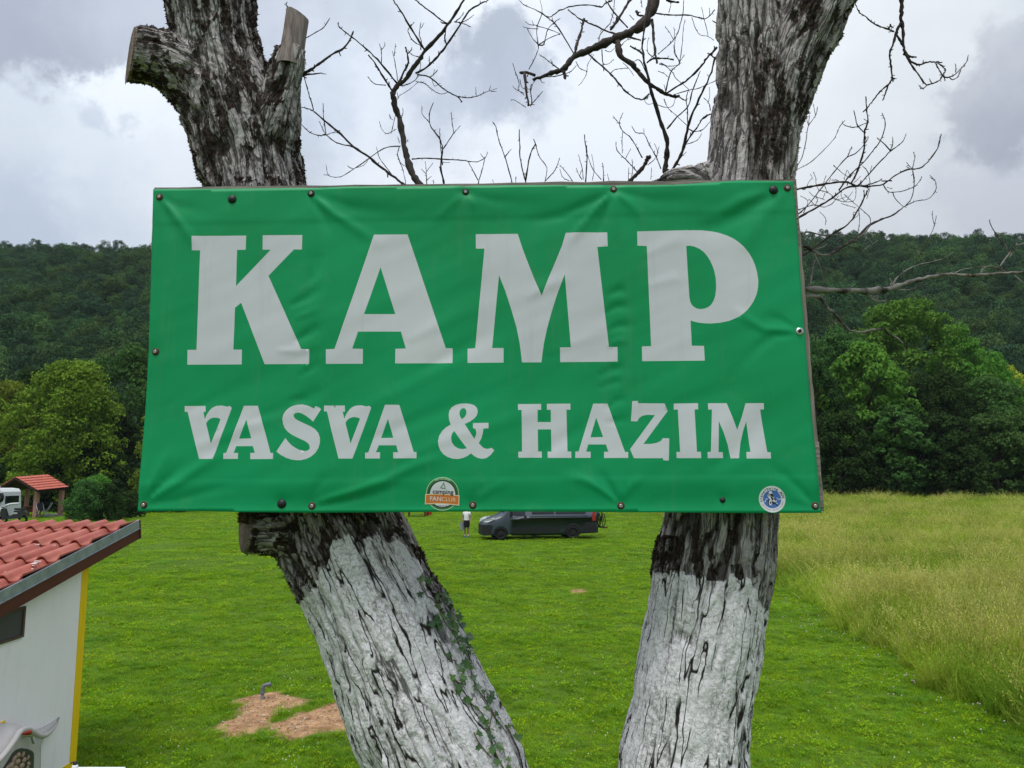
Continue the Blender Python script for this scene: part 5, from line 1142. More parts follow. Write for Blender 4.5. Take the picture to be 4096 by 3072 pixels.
LETTERS.append((C_(V_), [C_(Vh)]))
LETTERS.append((C_([(681,191),(769,190),(850,488),(866,488),(865,525),(722,527),(722,488),(750,488),(738,445),(632,446),(616,489),(644,489),(643,526),(551,527),(552,490),(569,489)]), [C_([(697,278),(727,396),(650,399)])]))
LETTERS.append((C_([(1133,188),(1167,208),(1116,288),(1095,268),(1070,250),(1048,237),(1025,231),(1006,234),(995,244),(995,257),(1004,270),(1025,283),(1060,299),(1100,317),(1130,336),(1150,360),(1160,390),(1160,420),(1150,455),(1132,484),(1105,508),(1078,522),(1045,531),(1015,532),(980,528),(945,516),(912,498),(887,478),(914,436),(943,393),(960,415),(982,438),(1010,456),(1035,468),(1062,474),(1083,471),(1096,459),(1096,442),(1087,426),(1065,410),(1030,394),(990,375),(960,355),(940,332),(928,305),(924,272),(930,245),(943,222),(962,204),(985,191),(1015,182),(1050,180),(1085,187),(1122,205)]), []))
LETTERS.append((C_([(x + 880, y - 9 + (x - 306) * 0.006) for x, y in V_]), [C_([(x + 880, y - 9) for x, y in Vh])]))
LETTERS.append((C_([(1571,178),(1661,178),(1751,475),(1769,475),(1768,514),(1622,516),(1622,477),(1652,477),(1641,433),(1531,434),(1513,478),(1539,478),(1538,517),(1445,518),(1445,481),(1465,480)]), [C_([(1589,266),(1622,386),(1545,388)])]))
amp_o = C_([(2073,296),(2105,281),(2132,262),(2150,240),(2156,215),(2150,193),(2135,178),(2110,169),(2085,166),(2050,167),(2015,176),(1990,192),(1976,213),(1972,240),(1975,270),(1985,300),(1955,318),(1930,342),(1912,372),(1905,405),(1908,435),(1918,462),(1938,487),(1965,505),(1998,515),(2030,517),(2062,510),(2090,497),(2114,480)]) + \
        D_([(123,433),(142,450),(165,461),(190,465),(212,460),(235,443),(256,416),(240,402),(228,406),(212,408),(192,401),(168,376),(182,350),(191,322),(195,293),(224,291),(224,260),(136,262),(136,291),(150,295),(155,312),(153,330),(143,352)])
LETTERS.append((amp_o, [C_([(2052,200),(2066,195),(2078,200),(2085,216),(2083,236),(2073,252),(2055,266),(2045,250),(2040,235),(2042,214)]), C_([(2007,340),(2045,395),(2086,449),(2060,455),(2030,450),(2006,434),(1991,410),(1987,380),(1994,356)])]))
LETTERS.append((D_([(392,152),(524,150),(525,183),(504,184),(503,253),(579,253),(579,183),(557,183),(557,149),(690,147),(691,181),(668,182),(672,420),(693,420),(694,456),(560,457),(559,421),(581,421),(580,294),(504,295),(505,421),(526,421),(526,456),(393,457),(393,423),(414,422),(413,185),(393,185)]), []))
LETTERS.append((D_([(821,146),(902,145),(999,420),(1017,420),(1017,454),(880,455),(880,420),(905,419),(891,378),(790,379),(778,420),(804,420),(803,455),(716,456),(717,420),(735,420)]), [D_([(837,225),(876,336),(803,338)])]))
LETTERS.append((D_([(1043,130),(1075,129),(1076,142),(1227,142),(1244,185),(1104,374),(1150,373),(1180,367),(1203,356),(1215,340),(1251,341),(1247,467),(1216,466),(1214,454),(1049,455),(1028,404),(1172,209),(1130,207),(1103,212),(1083,224),(1070,245),(1035,244)]), []))
LETTERS.append((D_([(1279,142),(1417,139),(1418,174),(1397,175),(1407,416),(1429,416),(1431,452),(1292,453),(1291,418),(1312,418),(1302,176),(1279,177)]), []))
LETTERS.append((D_([(1474,139),(1580,138),(1610,215),(1638,290),(1665,215),(1687,138),(1791,136),(1792,172),(1770,173),(1806,415),(1826,416),(1827,451),(1689,452),(1689,415),(1712,414),(1690,240),(1672,295),(1656,365),(1646,451),(1599,452),(1583,375),(1560,305),(1533,240),(1530,417),(1554,417),(1556,451),(1468,452),(1467,417),(1486,416),(1496,175),(1475,175)]), []))

# screws: px, py, kind
SCREWS = [(650, 790, 'w'), (1255, 772, 'l'), (1872, 762, 'l'), (2462, 747, 'w'), (3155, 737, 'w'), (940, 797, 'b'), (3100, 745, 'b'), (630, 1408, 'w'), (3200, 1308, 's'),
          (580, 2020, 'w'), (1130, 2011, 'b'), (1251, 2019, 'w'), (1892, 2011, 'w'), (2482, 2009, 'w'), (2888, 1983, 't'), (3256, 2004, 'w')]
SCR = [(suv(a, b), k) for a, b, k in SCREWS]
FOLDS = [  # px polyline, amplitude mm (+ towards the viewer), half width px
    ([(1262, 780), (1340, 850), (1420, 900), (1520, 965)], 5.5, 18), ([(1258, 790), (1300, 860), (1330, 930)], -5, 20), ([(1270, 775), (1420, 830), (1600, 850)], -4, 26),
    ([(1865, 772), (1800, 830), (1740, 880)], 3.5, 16), ([(1878, 775), (1910, 830)], 3, 14), ([(1880, 770), (2000, 800), (2150, 800)], -3, 22),
    ([(2455, 757), (2370, 800), (2260, 850), (2120, 880)], -5, 16), ([(2457, 760), (2390, 830), (2330, 900), (2290, 960)], 5.5, 15), ([(2460, 762), (2425, 850), (2395, 930)], -4, 14),
    ([(2462, 765), (2470, 860), (2480, 960)], 4.5, 20), ([(2470, 760), (2540, 820), (2590, 880)], 4, 20), ([(2474, 755), (2620, 790), (2800, 790)], -3.5, 24),
    ([(660, 800), (700, 850), (745, 910), (790, 980)], 6, 16), ([(655, 800), (680, 880), (700, 960)], -4, 18), ([(665, 795), (740, 830), (830, 850)], -3, 22),
    ([(3095, 755), (3030, 800), (2950, 850), (2850, 890), (2760, 905)], -6, 30), ([(3060, 760), (2970, 790), (2880, 850), (2800, 860)], 6, 30), ([(3150, 745), (3080, 830), (3000, 930), (2960, 990)], 4, 30), ([(3110, 755), (3080, 800)], -3, 14),
    ([(3192, 1310), (3130, 1305), (3060, 1300), (2990, 1260), (2940, 1220)], 4.5, 16), ([(3190, 1318), (3100, 1325), (3040, 1370), (2960, 1450)], -4, 18), ([(3196, 1300), (3120, 1260), (3060, 1250)], -3, 16),
    ([(588, 2012), (640, 1975), (710, 1935), (800, 1870), (900, 1810)], 6, 16), ([(585, 2008), (610, 1940), (640, 1880), (690, 1800)], 4, 14), ([(590, 2005), (660, 1930), (740, 1850)], -5, 14), ([(600, 2018), (700, 2000), (850, 1960), (980, 1930)], -3, 16),
    ([(1260, 2012), (1330, 1985), (1430, 1955), (1540, 1915), (1660, 1855), (1760, 1820)], 6.5, 15), ([(1262, 2018), (1380, 2000), (1500, 1970), (1620, 1930)], -4, 14), ([(1255, 2010), (1270, 1940), (1330, 1890)], -3, 16),
    ([(2475, 2000), (2410, 1950), (2340, 1905), (2250, 1890)], 5, 14), ([(2470, 2002), (2440, 1930), (2400, 1880)], -4.5, 13), ([(2484, 2000), (2520, 1930), (2570, 1890)], 3.5, 14), ([(2478, 1998), (2480, 1930)], 3, 12),
    ([(3248, 1995), (3190, 1930), (3130, 1880), (3080, 1850)], -4, 18), ([(3240, 2000), (3150, 1960)], 2.5, 16), ([(1895, 2003), (1960, 1950), (2040, 1910)], 2.5, 14),
    ([(1250, 1120), (1275, 1060), (1282, 1010)], -5, 22), ([(1170, 1220), (1230, 1190), (1285, 1150)], -5, 16), ([(1190, 1360), (1240, 1330), (1288, 1300)], -5.5, 16), ([(1210, 1500), (1250, 1470), (1288, 1440)], -4, 14), ([(1190, 1270), (1240, 1250), (1285, 1225)], 3, 12),
    ([(1170, 1600), (1230, 1590), (1290, 1560)], -4.5, 18), ([(1000, 1680), (1110, 1640), (1220, 1600)], -3, 22), ([(1120, 1400), (1200, 1400), (1290, 1370)], 3, 16),
    ([(2440, 1170), (2480, 1150), (2510, 1150)], -4.5, 16), ([(2430, 1240), (2470, 1215), (2520, 1210)], -5, 14), ([(2440, 1310), (2480, 1290), (2530, 1290)], -5, 14), ([(2440, 1370), (2480, 1350), (2520, 1350)], 3, 12), ([(2400, 1490), (2450, 1465), (2500, 1455)], -4.5, 13), ([(2400, 1540), (2450, 1520), (2490, 1510)], -4, 12), ([(2430, 1620), (2470, 1590), (2510, 1580)], -4, 14), ([(2430, 1680), (2480, 1670), (2520, 1660)], -3, 16),
    ([(1420, 1640), (1600, 1560), (1800, 1460), (1900, 1430)], 2.6, 34), ([(1650, 1350), (1800, 1270), (1950, 1190)], 2.6, 30), ([(1700, 1470), (1850, 1390), (2010, 1290)], -2.6, 30), ([(1500, 1750), (1700, 1660), (1950, 1580), (2300, 1500)], -2.6, 34), ([(1600, 1830), (1850, 1730), (2100, 1650), (2380, 1600)], 2.8, 30), ([(2100, 1850), (2300, 1720), (2400, 1640)], -2.6, 30),
    ([(800, 1780), (1000, 1700), (1200, 1640)], 2.8, 34), ([(760, 1640), (950, 1560), (1150, 1490)], -2.4, 34), ([(2950, 1620), (2850, 1750), (2760, 1850)], 3, 50), ([(2700, 1600), (2850, 1560), (3000, 1480)], -2.6, 40), ([(2850, 1850), (3000, 1740), (3100, 1620)], -3, 40),
    ([(1450, 1010), (1560, 950), (1700, 900)], 2, 30), ([(2580, 1010), (2680, 960), (2760, 930)], 2, 26), ([(2200, 1400), (2330, 1350), (2440, 1300)], 2.4, 24), ([(2120, 1180), (2200, 1130), (2300, 1100)], 2.4, 24), ([(2600, 1130), (2700, 1100), (2720, 1090)], 1.8, 20),
]
FOLDS_UV = [(np.array([suv(*p) for p in pl]), a * 0.001, hw / 1320.0) for pl, a, hw in FOLDS]
CR1, CR2 = suv(1288, 1300)[0], suv(2440, 1300)[0]
def banner_w(U, Vv):
    q = np.stack([U, Vv, U * 0], -1); w = np.zeros(len(U))
    # slack diagonal waves
    d1 = (U * 0.45 - Vv) ; d2 = U + Vv * 0.45
    w += 0.0020 * pnoise(np.stack([d1 * 9, d2 * 2.2, U * 0], -1)) + 0.0009 * pnoise(np.stack([d1 * 22, d2 * 4, U * 0 + 3], -1))
    w += 0.0028 * pnoise(q * 2.3 + 5)
    for pl, a, hw in FOLDS_UV:
        best = np.full(len(U), 1e9); tt = np.zeros(len(U)); n = len(pl) - 1
        for i in range(n):
            p, r = pl[i], pl[i + 1]; e = r - p; t = np.clip(((U - p[0]) * e[0] + (Vv - p[1]) * e[1]) / (e @ e), 0, 1)
            d = np.hypot(U - p[0] - t * e[0], Vv - p[1] - t * e[1]); m_ = d < best; best = np.where(m_, d, best); tt = np.where(m_, (i + t) / n, tt)
        hwv = hw * (0.55 + 0.9 * tt)
        w += a * np.exp(-(best / hwv) ** 2) * np.sin(np.clip(tt * 0.92 + 0.08, 0, 1) * math.pi * 0.97) ** 0.6
    # hems and the two vertical steps where the cloth runs over the board joints
    vt = suv(2000, 862)[1]; vb = suv(2000, 1906)[1]
    w += 0.0016 * sstep(-0.004, 0.004, Vv - vt) + 0.0014 * sstep(0.004, -0.004, Vv - vb)
    w += 0.011 * sstep(vt - 0.01, vt + 0.085, Vv) * sstep(CR1 - 0.05, CR1 + 0.1, U) * (1 - sstep(1.70, 1.92, U)) * (0.75 + 0.4 * pnoise(np.stack([U * 3, U * 0, U * 0 + 4], -1)))
    w += 0.008 * sstep(vb - 0.085, vb - 0.005, Vv) * (1 - sstep(vb + 0.0, vb + 0.22, Vv)) * (0.8 + 0.5 * pnoise(np.stack([U * 3, U * 0, U * 0 + 9], -1)))
    for cr, s in ((CR1, 0.0035), (CR2, 0.0026)):
        vis = sstep(0.12, 0.25, Vv) * (0.6 + 0.5 * pnoise(np.stack([Vv * 9, Vv * 0, Vv * 0], -1)))
        w += -s * np.exp(-((U - cr + 0.018) / 0.020) ** 2) * (U < cr) * vis - s * np.exp(-((U - cr) / 0.010) ** 2) * (U >= cr) * vis
    # pulled flat under each screw
    for (su, sv), k in SCR:
        d = np.hypot(U - su, Vv - sv); w = w * (1 - np.exp(-(d / 0.022) ** 2)) - 0.0015 * np.exp(-(d / 0.014) ** 2)
    # the lower edge curls out a little
    vbot = np.interp(U, [suv(556, 2045)[0], suv(1300, 2043)[0], suv(1900, 2036)[0], suv(3279, 2031)[0]], [suv(556, 2045)[1], suv(1300, 2043)[1], suv(1900, 2036)[1], suv(3279, 2031)[1]])
    w += 0.0055 * np.exp(-np.clip(Vv - vbot, 0, 1) / 0.017)
    w = w * 0.8 + 0.005
    return np.where(w < 0.002, 0.0006 + 0.0014 * np.exp(np.minimum(w - 0.002, 0) / 0.0014), w)
edge = [(625, 759), (1000, 754), (1500, 746), (2000, 738), (2440, 733), (2700, 731), (2860, 720), (2960, 711), (3177, 710), (3186, 800), (3200, 1010), (3213, 1200), (3227, 1400), (3247, 1650), (3262, 1820), (3279, 2031),
        (3000, 2034), (2600, 2034), (2200, 2034), (2000, 2035), (1860, 2036), (1600, 2041), (1300, 2045), (1000, 2045), (800, 2042), (556, 2045), (562, 1960), (575, 1800), (590, 1600), (603, 1400), (610, 1200), (617, 1000), (622, 860)]
edge_uv = np.array([suv(*p) for p in edge])
def resample(poly, step, closed=True):
    out = []; n = len(poly)
    for i in range(n if closed else n - 1):
        a, b = np.array(poly[i]), np.array(poly[(i + 1) % n]); k = max(1, int(np.linalg.norm(b - a) / step))
        for j in range(k): out.append(a + (b - a) * j / k)
    return out
def inside(poly, X, Y):
    c = np.zeros(len(X), bool); p = np.asarray(poly); q = np.roll(p, -1, 0)
    for (x1, y1), (x2, y2) in zip(p, q):
        if y1 == y2: continue
        cond = ((y1 > Y) != (y2 > Y)) & (X < (x2 - x1) * (Y - y1) / (y2 - y1) + x1); c ^= cond
    return c
vs, es = [], []
def add_loop(poly):
    b = len(vs); vs.extend([tuple(p) for p in poly]); n = len(poly); es.extend([(b + i, b + (i + 1) % n) for i in range(n)])
add_loop(resample(edge_uv, 0.012))
L_uv = []
for o_, hs in LETTERS:
    o2 = [suv(*p) for p in o_]; h2 = [[suv(*p) for p in h] for h in hs]; L_uv.append((o2, h2))
    add_loop(resample(o2, 0.012))
    for h in h2: add_loop(resample(h, 0.012))
gu, gvv = np.meshgrid(np.arange(-0.03, 2.08, 0.0075), np.arange(-0.02, 1.04, 0.0075))
gu = gu.ravel() + np.tile([0, 0.003], len(gu.ravel()) // 2 + 1)[:gu.size]; gvv = gvv.ravel()
ins = inside(edge_uv, gu, gvv); gu, gvv = gu[ins], gvv[ins]
ed_ = np.full(len(gu), 1e9)
for a_, b_ in zip(edge_uv, np.roll(edge_uv, -1, 0)):
    e_ = b_ - a_; t_ = np.clip(((gu - a_[0]) * e_[0] + (gvv - a_[1]) * e_[1]) / (e_ @ e_), 0, 1); ed_ = np.minimum(ed_, np.hypot(gu - a_[0] - t_ * e_[0], gvv - a_[1] - t_ * e_[1]))
gu, gvv = gu[ed_ > 0.0055], gvv[ed_ > 0.0055]
allv = np.array(vs)
# drop grid points that crowd an outline
keep = np.ones(len(gu), bool)
for k in range(0, len(gu), 2000):
    d = np.hypot(gu[k:k + 2000, None] - allv[None, :, 0], gvv[k:k + 2000, None] - allv[None, :, 1]).min(1); keep[k:k + 2000] = d > 0.0026
gu, gvv = gu[keep], gvv[keep]
co2 = [Vector((float(a), float(b))) for a, b in allv] + [Vector((float(a), float(b))) for a, b in zip(gu, gvv)]
ov, oe, of, _, _, _ = delaunay_2d_cdt(co2, es, [], 1, 1e-6)
ov = np.array([(v.x, v.y) for v in ov]); of = np.array([f for f in of if len(f) == 3])
cen = ov[of].mean(1)
ins = inside(edge_uv, cen[:, 0], cen[:, 1]); of = of[ins]; cen = cen[ins]
white = np.zeros(len(of), bool)
for o2, h2 in L_uv:
    m_ = inside(o2, cen[:, 0], cen[:, 1])
    for h in h2: m_ &= ~inside(h, cen[:, 0], cen[:, 1])
    white |= m_
a_ = np.cross(ov[of[:, 1]] - ov[of[:, 0]], ov[of[:, 2]] - ov[of[:, 0]]); of[a_ < 0] = of[a_ < 0][:, ::-1]
W = banner_w(ov[:, 0], ov[:, 1])
bv = S0 + SU * ov[:, :1] + SV * ov[:, 1:] + SN * W[:, None]
bme = mesh_np('banner', bv, of, True)
def vinyl(name, c, fade):
    m = MT(name, 0.45, 0.22); v = m.world()
    n = m.noise(v, 2.2, 3); sp = m.noise(v, 60, 4, 0.75); wv = m.n('ShaderNodeTexWave'); wv.wave_type = 'BANDS'; wv.bands_direction = 'Z'; wv.inputs['Scale'].default_value = 95; m.l(v, wv.inputs[0])
    col = m.mix(m.rng(n, 0.35, 0.65), c, fade)
    col = m.mix(m.rng(sp, 0.72, 0.80, 0, 0.18), col, (0.4, 0.5, 0.45))
    stk = m.noise(m.map(v, (9, 9, 0.7)), 3.0, 5, 0.7); col = m.mix(m.rng(stk, 0.55, 0.75, 0, 0.10), col, (0.18, 0.20, 0.17)); dust = m.noise(v, 7, 6, 0.7); col = m.mix(m.rng(dust, 0.58, 0.78, 0, 0.08), col, (0.30, 0.33, 0.28))
    m.col(col); m.b.inputs['Sheen Weight'].default_value = 0.0
    m.bump(wv.outputs['Fac'], 0.12, 0.0006); return m.m
VG = vinyl('green banner vinyl', (0.0015, 0.255, 0.082), (0.002, 0.300, 0.106)); VW = vinyl('white printed lettering', (0.55, 0.565, 0.60), (0.60, 0.615, 0.64))
banner = obj('banner', bme, [VG, VW], sign); bme.polygons.foreach_set('material_index', white.astype(np.int32)); bme.update()
so = banner.modifiers.new('cloth', 'SOLIDIFY'); so.thickness = 0.0008; so.offset = -1
keep_world(banner, sign)

# weathered boards behind
m = MT('weathered grey board', 0.85, 0.2); v = m.map(m.coord('Object'), (1.2, 30, 30)); g = m.noise(v, 3.0, 6, 0.7); kn = m.noise(m.coord('Object'), 9, 3)
c = m.mix(m.rng(g, 0.3, 0.7), (0.10, 0.085, 0.075), (0.34, 0.30, 0.265)); c = m.mix(m.rng(kn, 0.62, 0.75, 0, 0.4), c, (0.16, 0.10, 0.07)); m.col(c); m.bump(g, 0.8, 0.006)
BOARD = m.m
mv_ = MT('weathered grey board upright', 0.85, 0.2); v = mv_.map(mv_.coord('Object'), (30, 30, 1.2)); g = mv_.noise(v, 3.0, 6, 0.7)
mv_.col(mv_.mix(mv_.rng(g, 0.3, 0.7), (0.13, 0.11, 0.095), (0.38, 0.34, 0.30))); mv_.bump(g, 0.8, 0.006)
def plank(u0, u1, v0a, v1a, v0b, v1b, w0, th, mat, seed, rough=0.0012, axis='u'):
    """board with ragged long edges; (v0a,v1a) at the left end, (v0b,v1b) at the right end"""
    rg = np.random.default_rng(seed); n = 26; mb = MB(); v = []
    for i in range(n):
        t = i / (n - 1); a = v0a + (v0b - v0a) * t + rg.normal() * rough; b = v1a + (v1b - v1a) * t + rg.normal() * rough; u = u0 + (u1 - u0) * t
        if axis == 'v': q = [s3(a, u, w0), s3(b, u, w0), s3(b, u, w0 - th), s3(a, u, w0 - th)]
        else: q = [s3(u, a, w0), s3(u, b, w0), s3(u, b, w0 - th), s3(u, a, w0 - th)]
        v += q
    f = [(0, 1, 2, 3), tuple(4 * (n - 1) + k for k in (3, 2, 1, 0))]
    for i in range(n - 1):
        for k in range(4): a = 4 * i + k; b = 4 * i + (k + 1) % 4; f.append((a, b, b + 4, a + 4))
    mb.add(v, f); o = mb.build('plank', mat, sign); keep_world(o, sign); return o
uL = suv(618, 800)[0]
tl, tr_ = suv(625, 753), suv(3200, 703)
hts = np.linspace(1.0, 0.0, 6)
def rowv(t): # height along the left/right ends for row fraction t (1 top .. 0 bottom)
    l = suv(618, 748 + (2028 - 748) * (1 - t))[1]; r = suv(3220, 697 + (2014 - 697) * (1 - t))[1]; return l, r
edges_r = [suv(3200, 800)[0], suv(3211, 980)[0], suv(3226, 1150)[0], suv(3252, 1400)[0], suv(3290, 1950)[0]]
edges_l = [suv(622, 800)[0], suv(617, 1000)[0], suv(606, 1300)[0], suv(588, 1600)[0], suv(566, 1950)[0]]
for i in range(5):
    la, ra = rowv(hts[i]); lb, rb = rowv(hts[i + 1])
    plank(edges_l[i], edges_r[i] - (0.014 if i in (1, 2, 3) else 0.0), lb + 0.0035, la, rb + 0.0035, ra, -0.002, 0.016, BOARD, 50 + i)
# upright batten seen along the right edge and the small block at the top left, the long grey board end at the lower right
plank(suv(3225, 1893)[1], suv(3215, 835)[1], suv(3262, 1893)[0], suv(3284, 1893)[0], suv(3185, 835)[0], suv(3203, 835)[0], -0.0035, 0.030, mv_.m, 60, 0.0008, 'v')
plank(uL, uL + 0.3, suv(618, 872)[1], suv(618, 788)[1], suv(900, 872)[1], suv(900, 788)[1], -0.020, 0.025, BOARD, 61)
plank(suv(2500, 1950)[0], suv(3301, 1950)[0], suv(2500, 2014)[1], suv(2500, 1895)[1], suv(3300, 2026)[1], suv(3300, 1892)[1], -0.020, 0.024, BOARD, 62)
plank(suv(700, 1950)[0], suv(2480, 1950)[0], suv(700, 2022)[1], suv(700, 1925)[1], suv(2480, 2016)[1], suv(2480, 1925)[1], -0.020, 0.024, BOARD, 63)
plank(suv(950, 800)[0], suv(3190, 800)[0], suv(950, 880)[1], suv(950, 775)[1], suv(3190, 850)[1], suv(3190, 740)[1], -0.020, 0.024, BOARD, 64)

# screws with their washers
RUST = plain('dark rubber washer', (0.022, 0.018, 0.017), 0.7, 0.3, var=0.4, scale=300, coord='Object'); RUST2 = plain('rusty washer', (0.075, 0.040, 0.026), 0.75, 0.3, var=0.5, scale=300)
STEEL = plain('zinc screw head', (0.48, 0.46, 0.44), 0.35, 0.5, 0.85, var=0.2, scale=200); BLK = plain('black bolt head', (0.010, 0.010, 0.012), 0.5, 0.4, var=0.2)
WSH = plain('bright steel washer', (0.62, 0.62, 0.62), 0.3, 0.5, 0.8, var=0.1)
def disc_stack(levels, n=20):
    """levels: (radius, height) rings closed at both ends, axis +Z"""
    v = []; f = []
    for r, h in levels:
        for k in range(n): a = 2 * math.pi * k / n; v.append((r * math.cos(a), r * math.sin(a), h))
    for i in range(len(levels) - 1):
        for k in range(n): a = i * n + k; b = i * n + (k + 1) % n; f.append((a, b, b + n, a + n))
    f.append(tuple(range(n - 1, -1, -1))); f.append(tuple(range((len(levels) - 1) * n, len(levels) * n))); return v, f
w_me = MB(); w_me.add(*disc_stack([(0.0105, 0), (0.0115, 0.0012), (0.0105, 0.0030), (0.0078, 0.0046), (0.0070, 0.0040)])); w_me = w_me.me('washer')
h_me = MB(); h_me.add(*disc_stack([(0.0052, 0.0), (0.0052, 0.0030), (0.0040, 0.0042), (0.0028, 0.0042), (0.0018, 0.0022)], 12)); h_me = h_me.me('screw head')
b_me = MB(); b_me.add(*disc_stack([(0.0135, 0), (0.0138, 0.002), (0.0120, 0.0048), (0.0088, 0.0075), (0.0045, 0.0095), (0.0006, 0.0100)], 20)); b_me = b_me.me('bolt')
set_smooth(b_me); mes = {}
rot_n = Vector(SN).to_track_quat('Z', 'Y').to_matrix()
for (su, sv), k in SCR:
    q = s3(su, sv, float(banner_w(np.array([su]), np.array([sv]))[0]) - 0.0002); loc = Vector(q) - Vector(sign.location)
    if k in 'bt':
        o = obj('bolt', b_me, BLK, sign); o.matrix_local = Matrix.Translation(loc) @ rot_n.to_4x4() @ Matrix.Scale(1.0 if k == 'b' else 0.62, 4)
        o['label'] = 'domed black bolt head'
    else:
        if k not in mes: mm = w_me.copy(); mm.materials.clear(); mm.materials.append({'w': RUST2, 'l': RUST, 's': WSH}[k]); hh = h_me.copy(); hh.materials.clear(); hh.materials.append(STEEL if k != 's' else RUST); mes[k] = (mm, hh)
        o = obj('washer', mes[k][0], None, sign); o.matrix_local = Matrix.Translation(loc) @ rot_n.to_4x4()
        h = obj('screw_head', mes[k][1], None, o); h.location = (0, 0, 0.0036)
        if k == 's': o['label'] = 'bright steel washer'

# ---- stickers on the banner -------------------------------------------------
STK = {}
def flat(name, c, rough=0.35):
    if name not in STK: STK[name] = plain(name, c, rough, 0.4, var=0.05, scale=60)
    return STK[name]
def text_curve(body, size, bold=False, ext=0.0):
    cu = bpy.data.curves.new('txt', 'FONT'); cu.body = body; cu.size = size; cu.align_x = 'CENTER'; cu.align_y = 'CENTER'; cu.offset = 0.012 * size if bold else 0.0
    o = bpy.data.objects.new('txt', cu); COL.objects.link(o); dg = bpy.context.evaluated_depsgraph_get(); dg.update()
    me = bpy.data.meshes.new_from_object(o.evaluated_get(dg)); n = len(me.vertices); co = np.empty(n * 3, np.float32); me.vertices.foreach_get('co', co)
    fs = [tuple(p.vertices) for p in me.polygons]; bpy.data.objects.remove(o); bpy.data.curves.remove(cu); bpy.data.meshes.remove(me)
    return co.reshape(-1, 3).astype(float), fs
class Sticker:
    def __init__(s, name, px, py, R_px, rot, label):
        s.c = suv(px, py); s.k = R_px / 1320.0; s.rot = rot; s.root = None
        s.lift = 0.0; s.name = name; s.label = label
    def to3(s, xy, lev):
        xy = np.asarray(xy, float) * s.k; c_, s_ = math.cos(s.rot), math.sin(s.rot)
        u = s.c[0] + xy[:, 0] * c_ - xy[:, 1] * s_; v = s.c[1] + xy[:, 0] * s_ + xy[:, 1] * c_
        w = banner_w(u, v); return S0 + SU * u[:, None] + SV * v[:, None] + SN * (w + 0.0005 + lev * 0.00022)[:, None]
    def poly(s, name, pts, lev, mat, label=None):
        """outline filled with rings towards its centre so that it follows the cloth"""
        pts = np.asarray(pts, float); c = pts.mean(0); v = []; f = []; n = len(pts); K = 5
        for i in range(K): v.append(c + (pts - c) * (1 - i / K))
        v = np.vstack(v + [c[None]])
        for i in range(K - 1):
            for j in range(n): f.append((i * n + j, i * n + (j + 1) % n, (i + 1) * n + (j + 1) % n, (i + 1) * n + j))
        for j in range(n): f.append(((K - 1) * n + j, (K - 1) * n + (j + 1) % n, K * n))
        return s.add(name, v, f, lev, mat, label)
    def add(s, name, v, f, lev, mat, label=None):
        me = mesh_np(name, s.to3(v, lev), [tuple(q) for q in f]); o = obj(name, me, mat, s.root or sign)
        if s.root is None: s.root = o; o['label'] = s.label; keep_world(o, sign)
        return o
    def text(s, name, body, size, x, y, lev, mat, bold=False, sx=1.0, rot=0.0):
        v, f = text_curve(body, size, bold); v = v[:, :2] * np.array([sx, 1]); c_, s_ = math.cos(rot), math.sin(rot)
        v = np.stack([x + v[:, 0] * c_ - v[:, 1] * s_, y + v[:, 0] * s_ + v[:, 1] * c_], -1); return s.add(name, v, f, lev, mat)
    def arc_text(s, name, body, size, r, a0, a1, lev, mat, bold=False, flip=False):
        V, F = [], []; n = len(body)
        for i, ch in enumerate(body):
            if ch == ' ': continue
            a = a0 + (a1 - a0) * i / (n - 1); v, f = text_curve(ch, size, bold)
            t = a - math.pi / 2 if not flip else a + math.pi / 2; c_, s_ = math.cos(t), math.sin(t); b = sum(len(q) for q in V)
            V.append(np.stack([r * math.cos(a) + v[:, 0] * c_ - v[:, 1] * s_, r * math.sin(a) + v[:, 0] * s_ + v[:, 1] * c_], -1)); F += [tuple(b + k for k in q) for q in f]
        return s.add(name, np.vstack(V), F, lev, mat)
def circ(r, n=48, a0=0, a1=2 * math.pi): return [(r * math.cos(a0 + (a1 - a0) * i / n), r * math.sin(a0 + (a1 - a0) * i / n)) for i in range(n)]
# unit circle radius = 1 -> outer green ring (61 px)
st = Sticker('sticker', 1772, 1966, 61.5, R(-2.5), 'round camping fan club sticker with an orange band')
rim = flat('pale sticker rim', (0.42, 0.62, 0.42)); gr = flat('leaf green print', (0.035, 0.155, 0.030)); dg_ = flat('dark green print', (0.012, 0.055, 0.028)); wh = flat('sticker white', (0.62, 0.63, 0.66)); og = flat('orange print', (0.58, 0.170, 0.030)); bk = flat('black print', (0.008, 0.012, 0.022)); cream = flat('cream print', (0.70, 0.60, 0.42))
st.poly('sticker', circ(1.04), 0, rim); st.poly('green_ring', circ(1.0), 1, gr); st.poly('dark_ring', [(x * 0.89 - 0.0, y * 0.89 - 0.02) for x, y in circ(1)], 2, dg_)
st.poly('white_disc', [(x * 0.80 + 0.01, y * 0.80 - 0.02) for x, y in circ(1)], 3, wh)
band = lambda k, b: [(x, (0.0 + b) + 0.045 * (1 - (x / 1.03) ** 2)) for x in np.linspace(-1.03 - k, 1.03 + k, 13)]
def bandpoly(k): return [(x, -0.11 + k + 0.05 * (1 - x * x)) for x in np.linspace(-1.03 - k, 1.03 + k, 13)] + [(x, -0.64 - k + 0.05 * (1 - x * x)) for x in np.linspace(1.03 + k, -1.03 - k, 13)]
st.poly('band_edge', bandpoly(0.055), 4, cream); st.poly('orange_band', bandpoly(0.0), 5, og)
st.text('lettering', 'camping', 0.40, 0.03, 0.115, 6, bk, True, 1.0); st.text('lettering', 'FAN', 0.38, -0.42, -0.34, 7, wh, True, 1.05); st.text('lettering', 'CLUB', 0.36, 0.40, -0.35, 7, cream, False, 1.0)
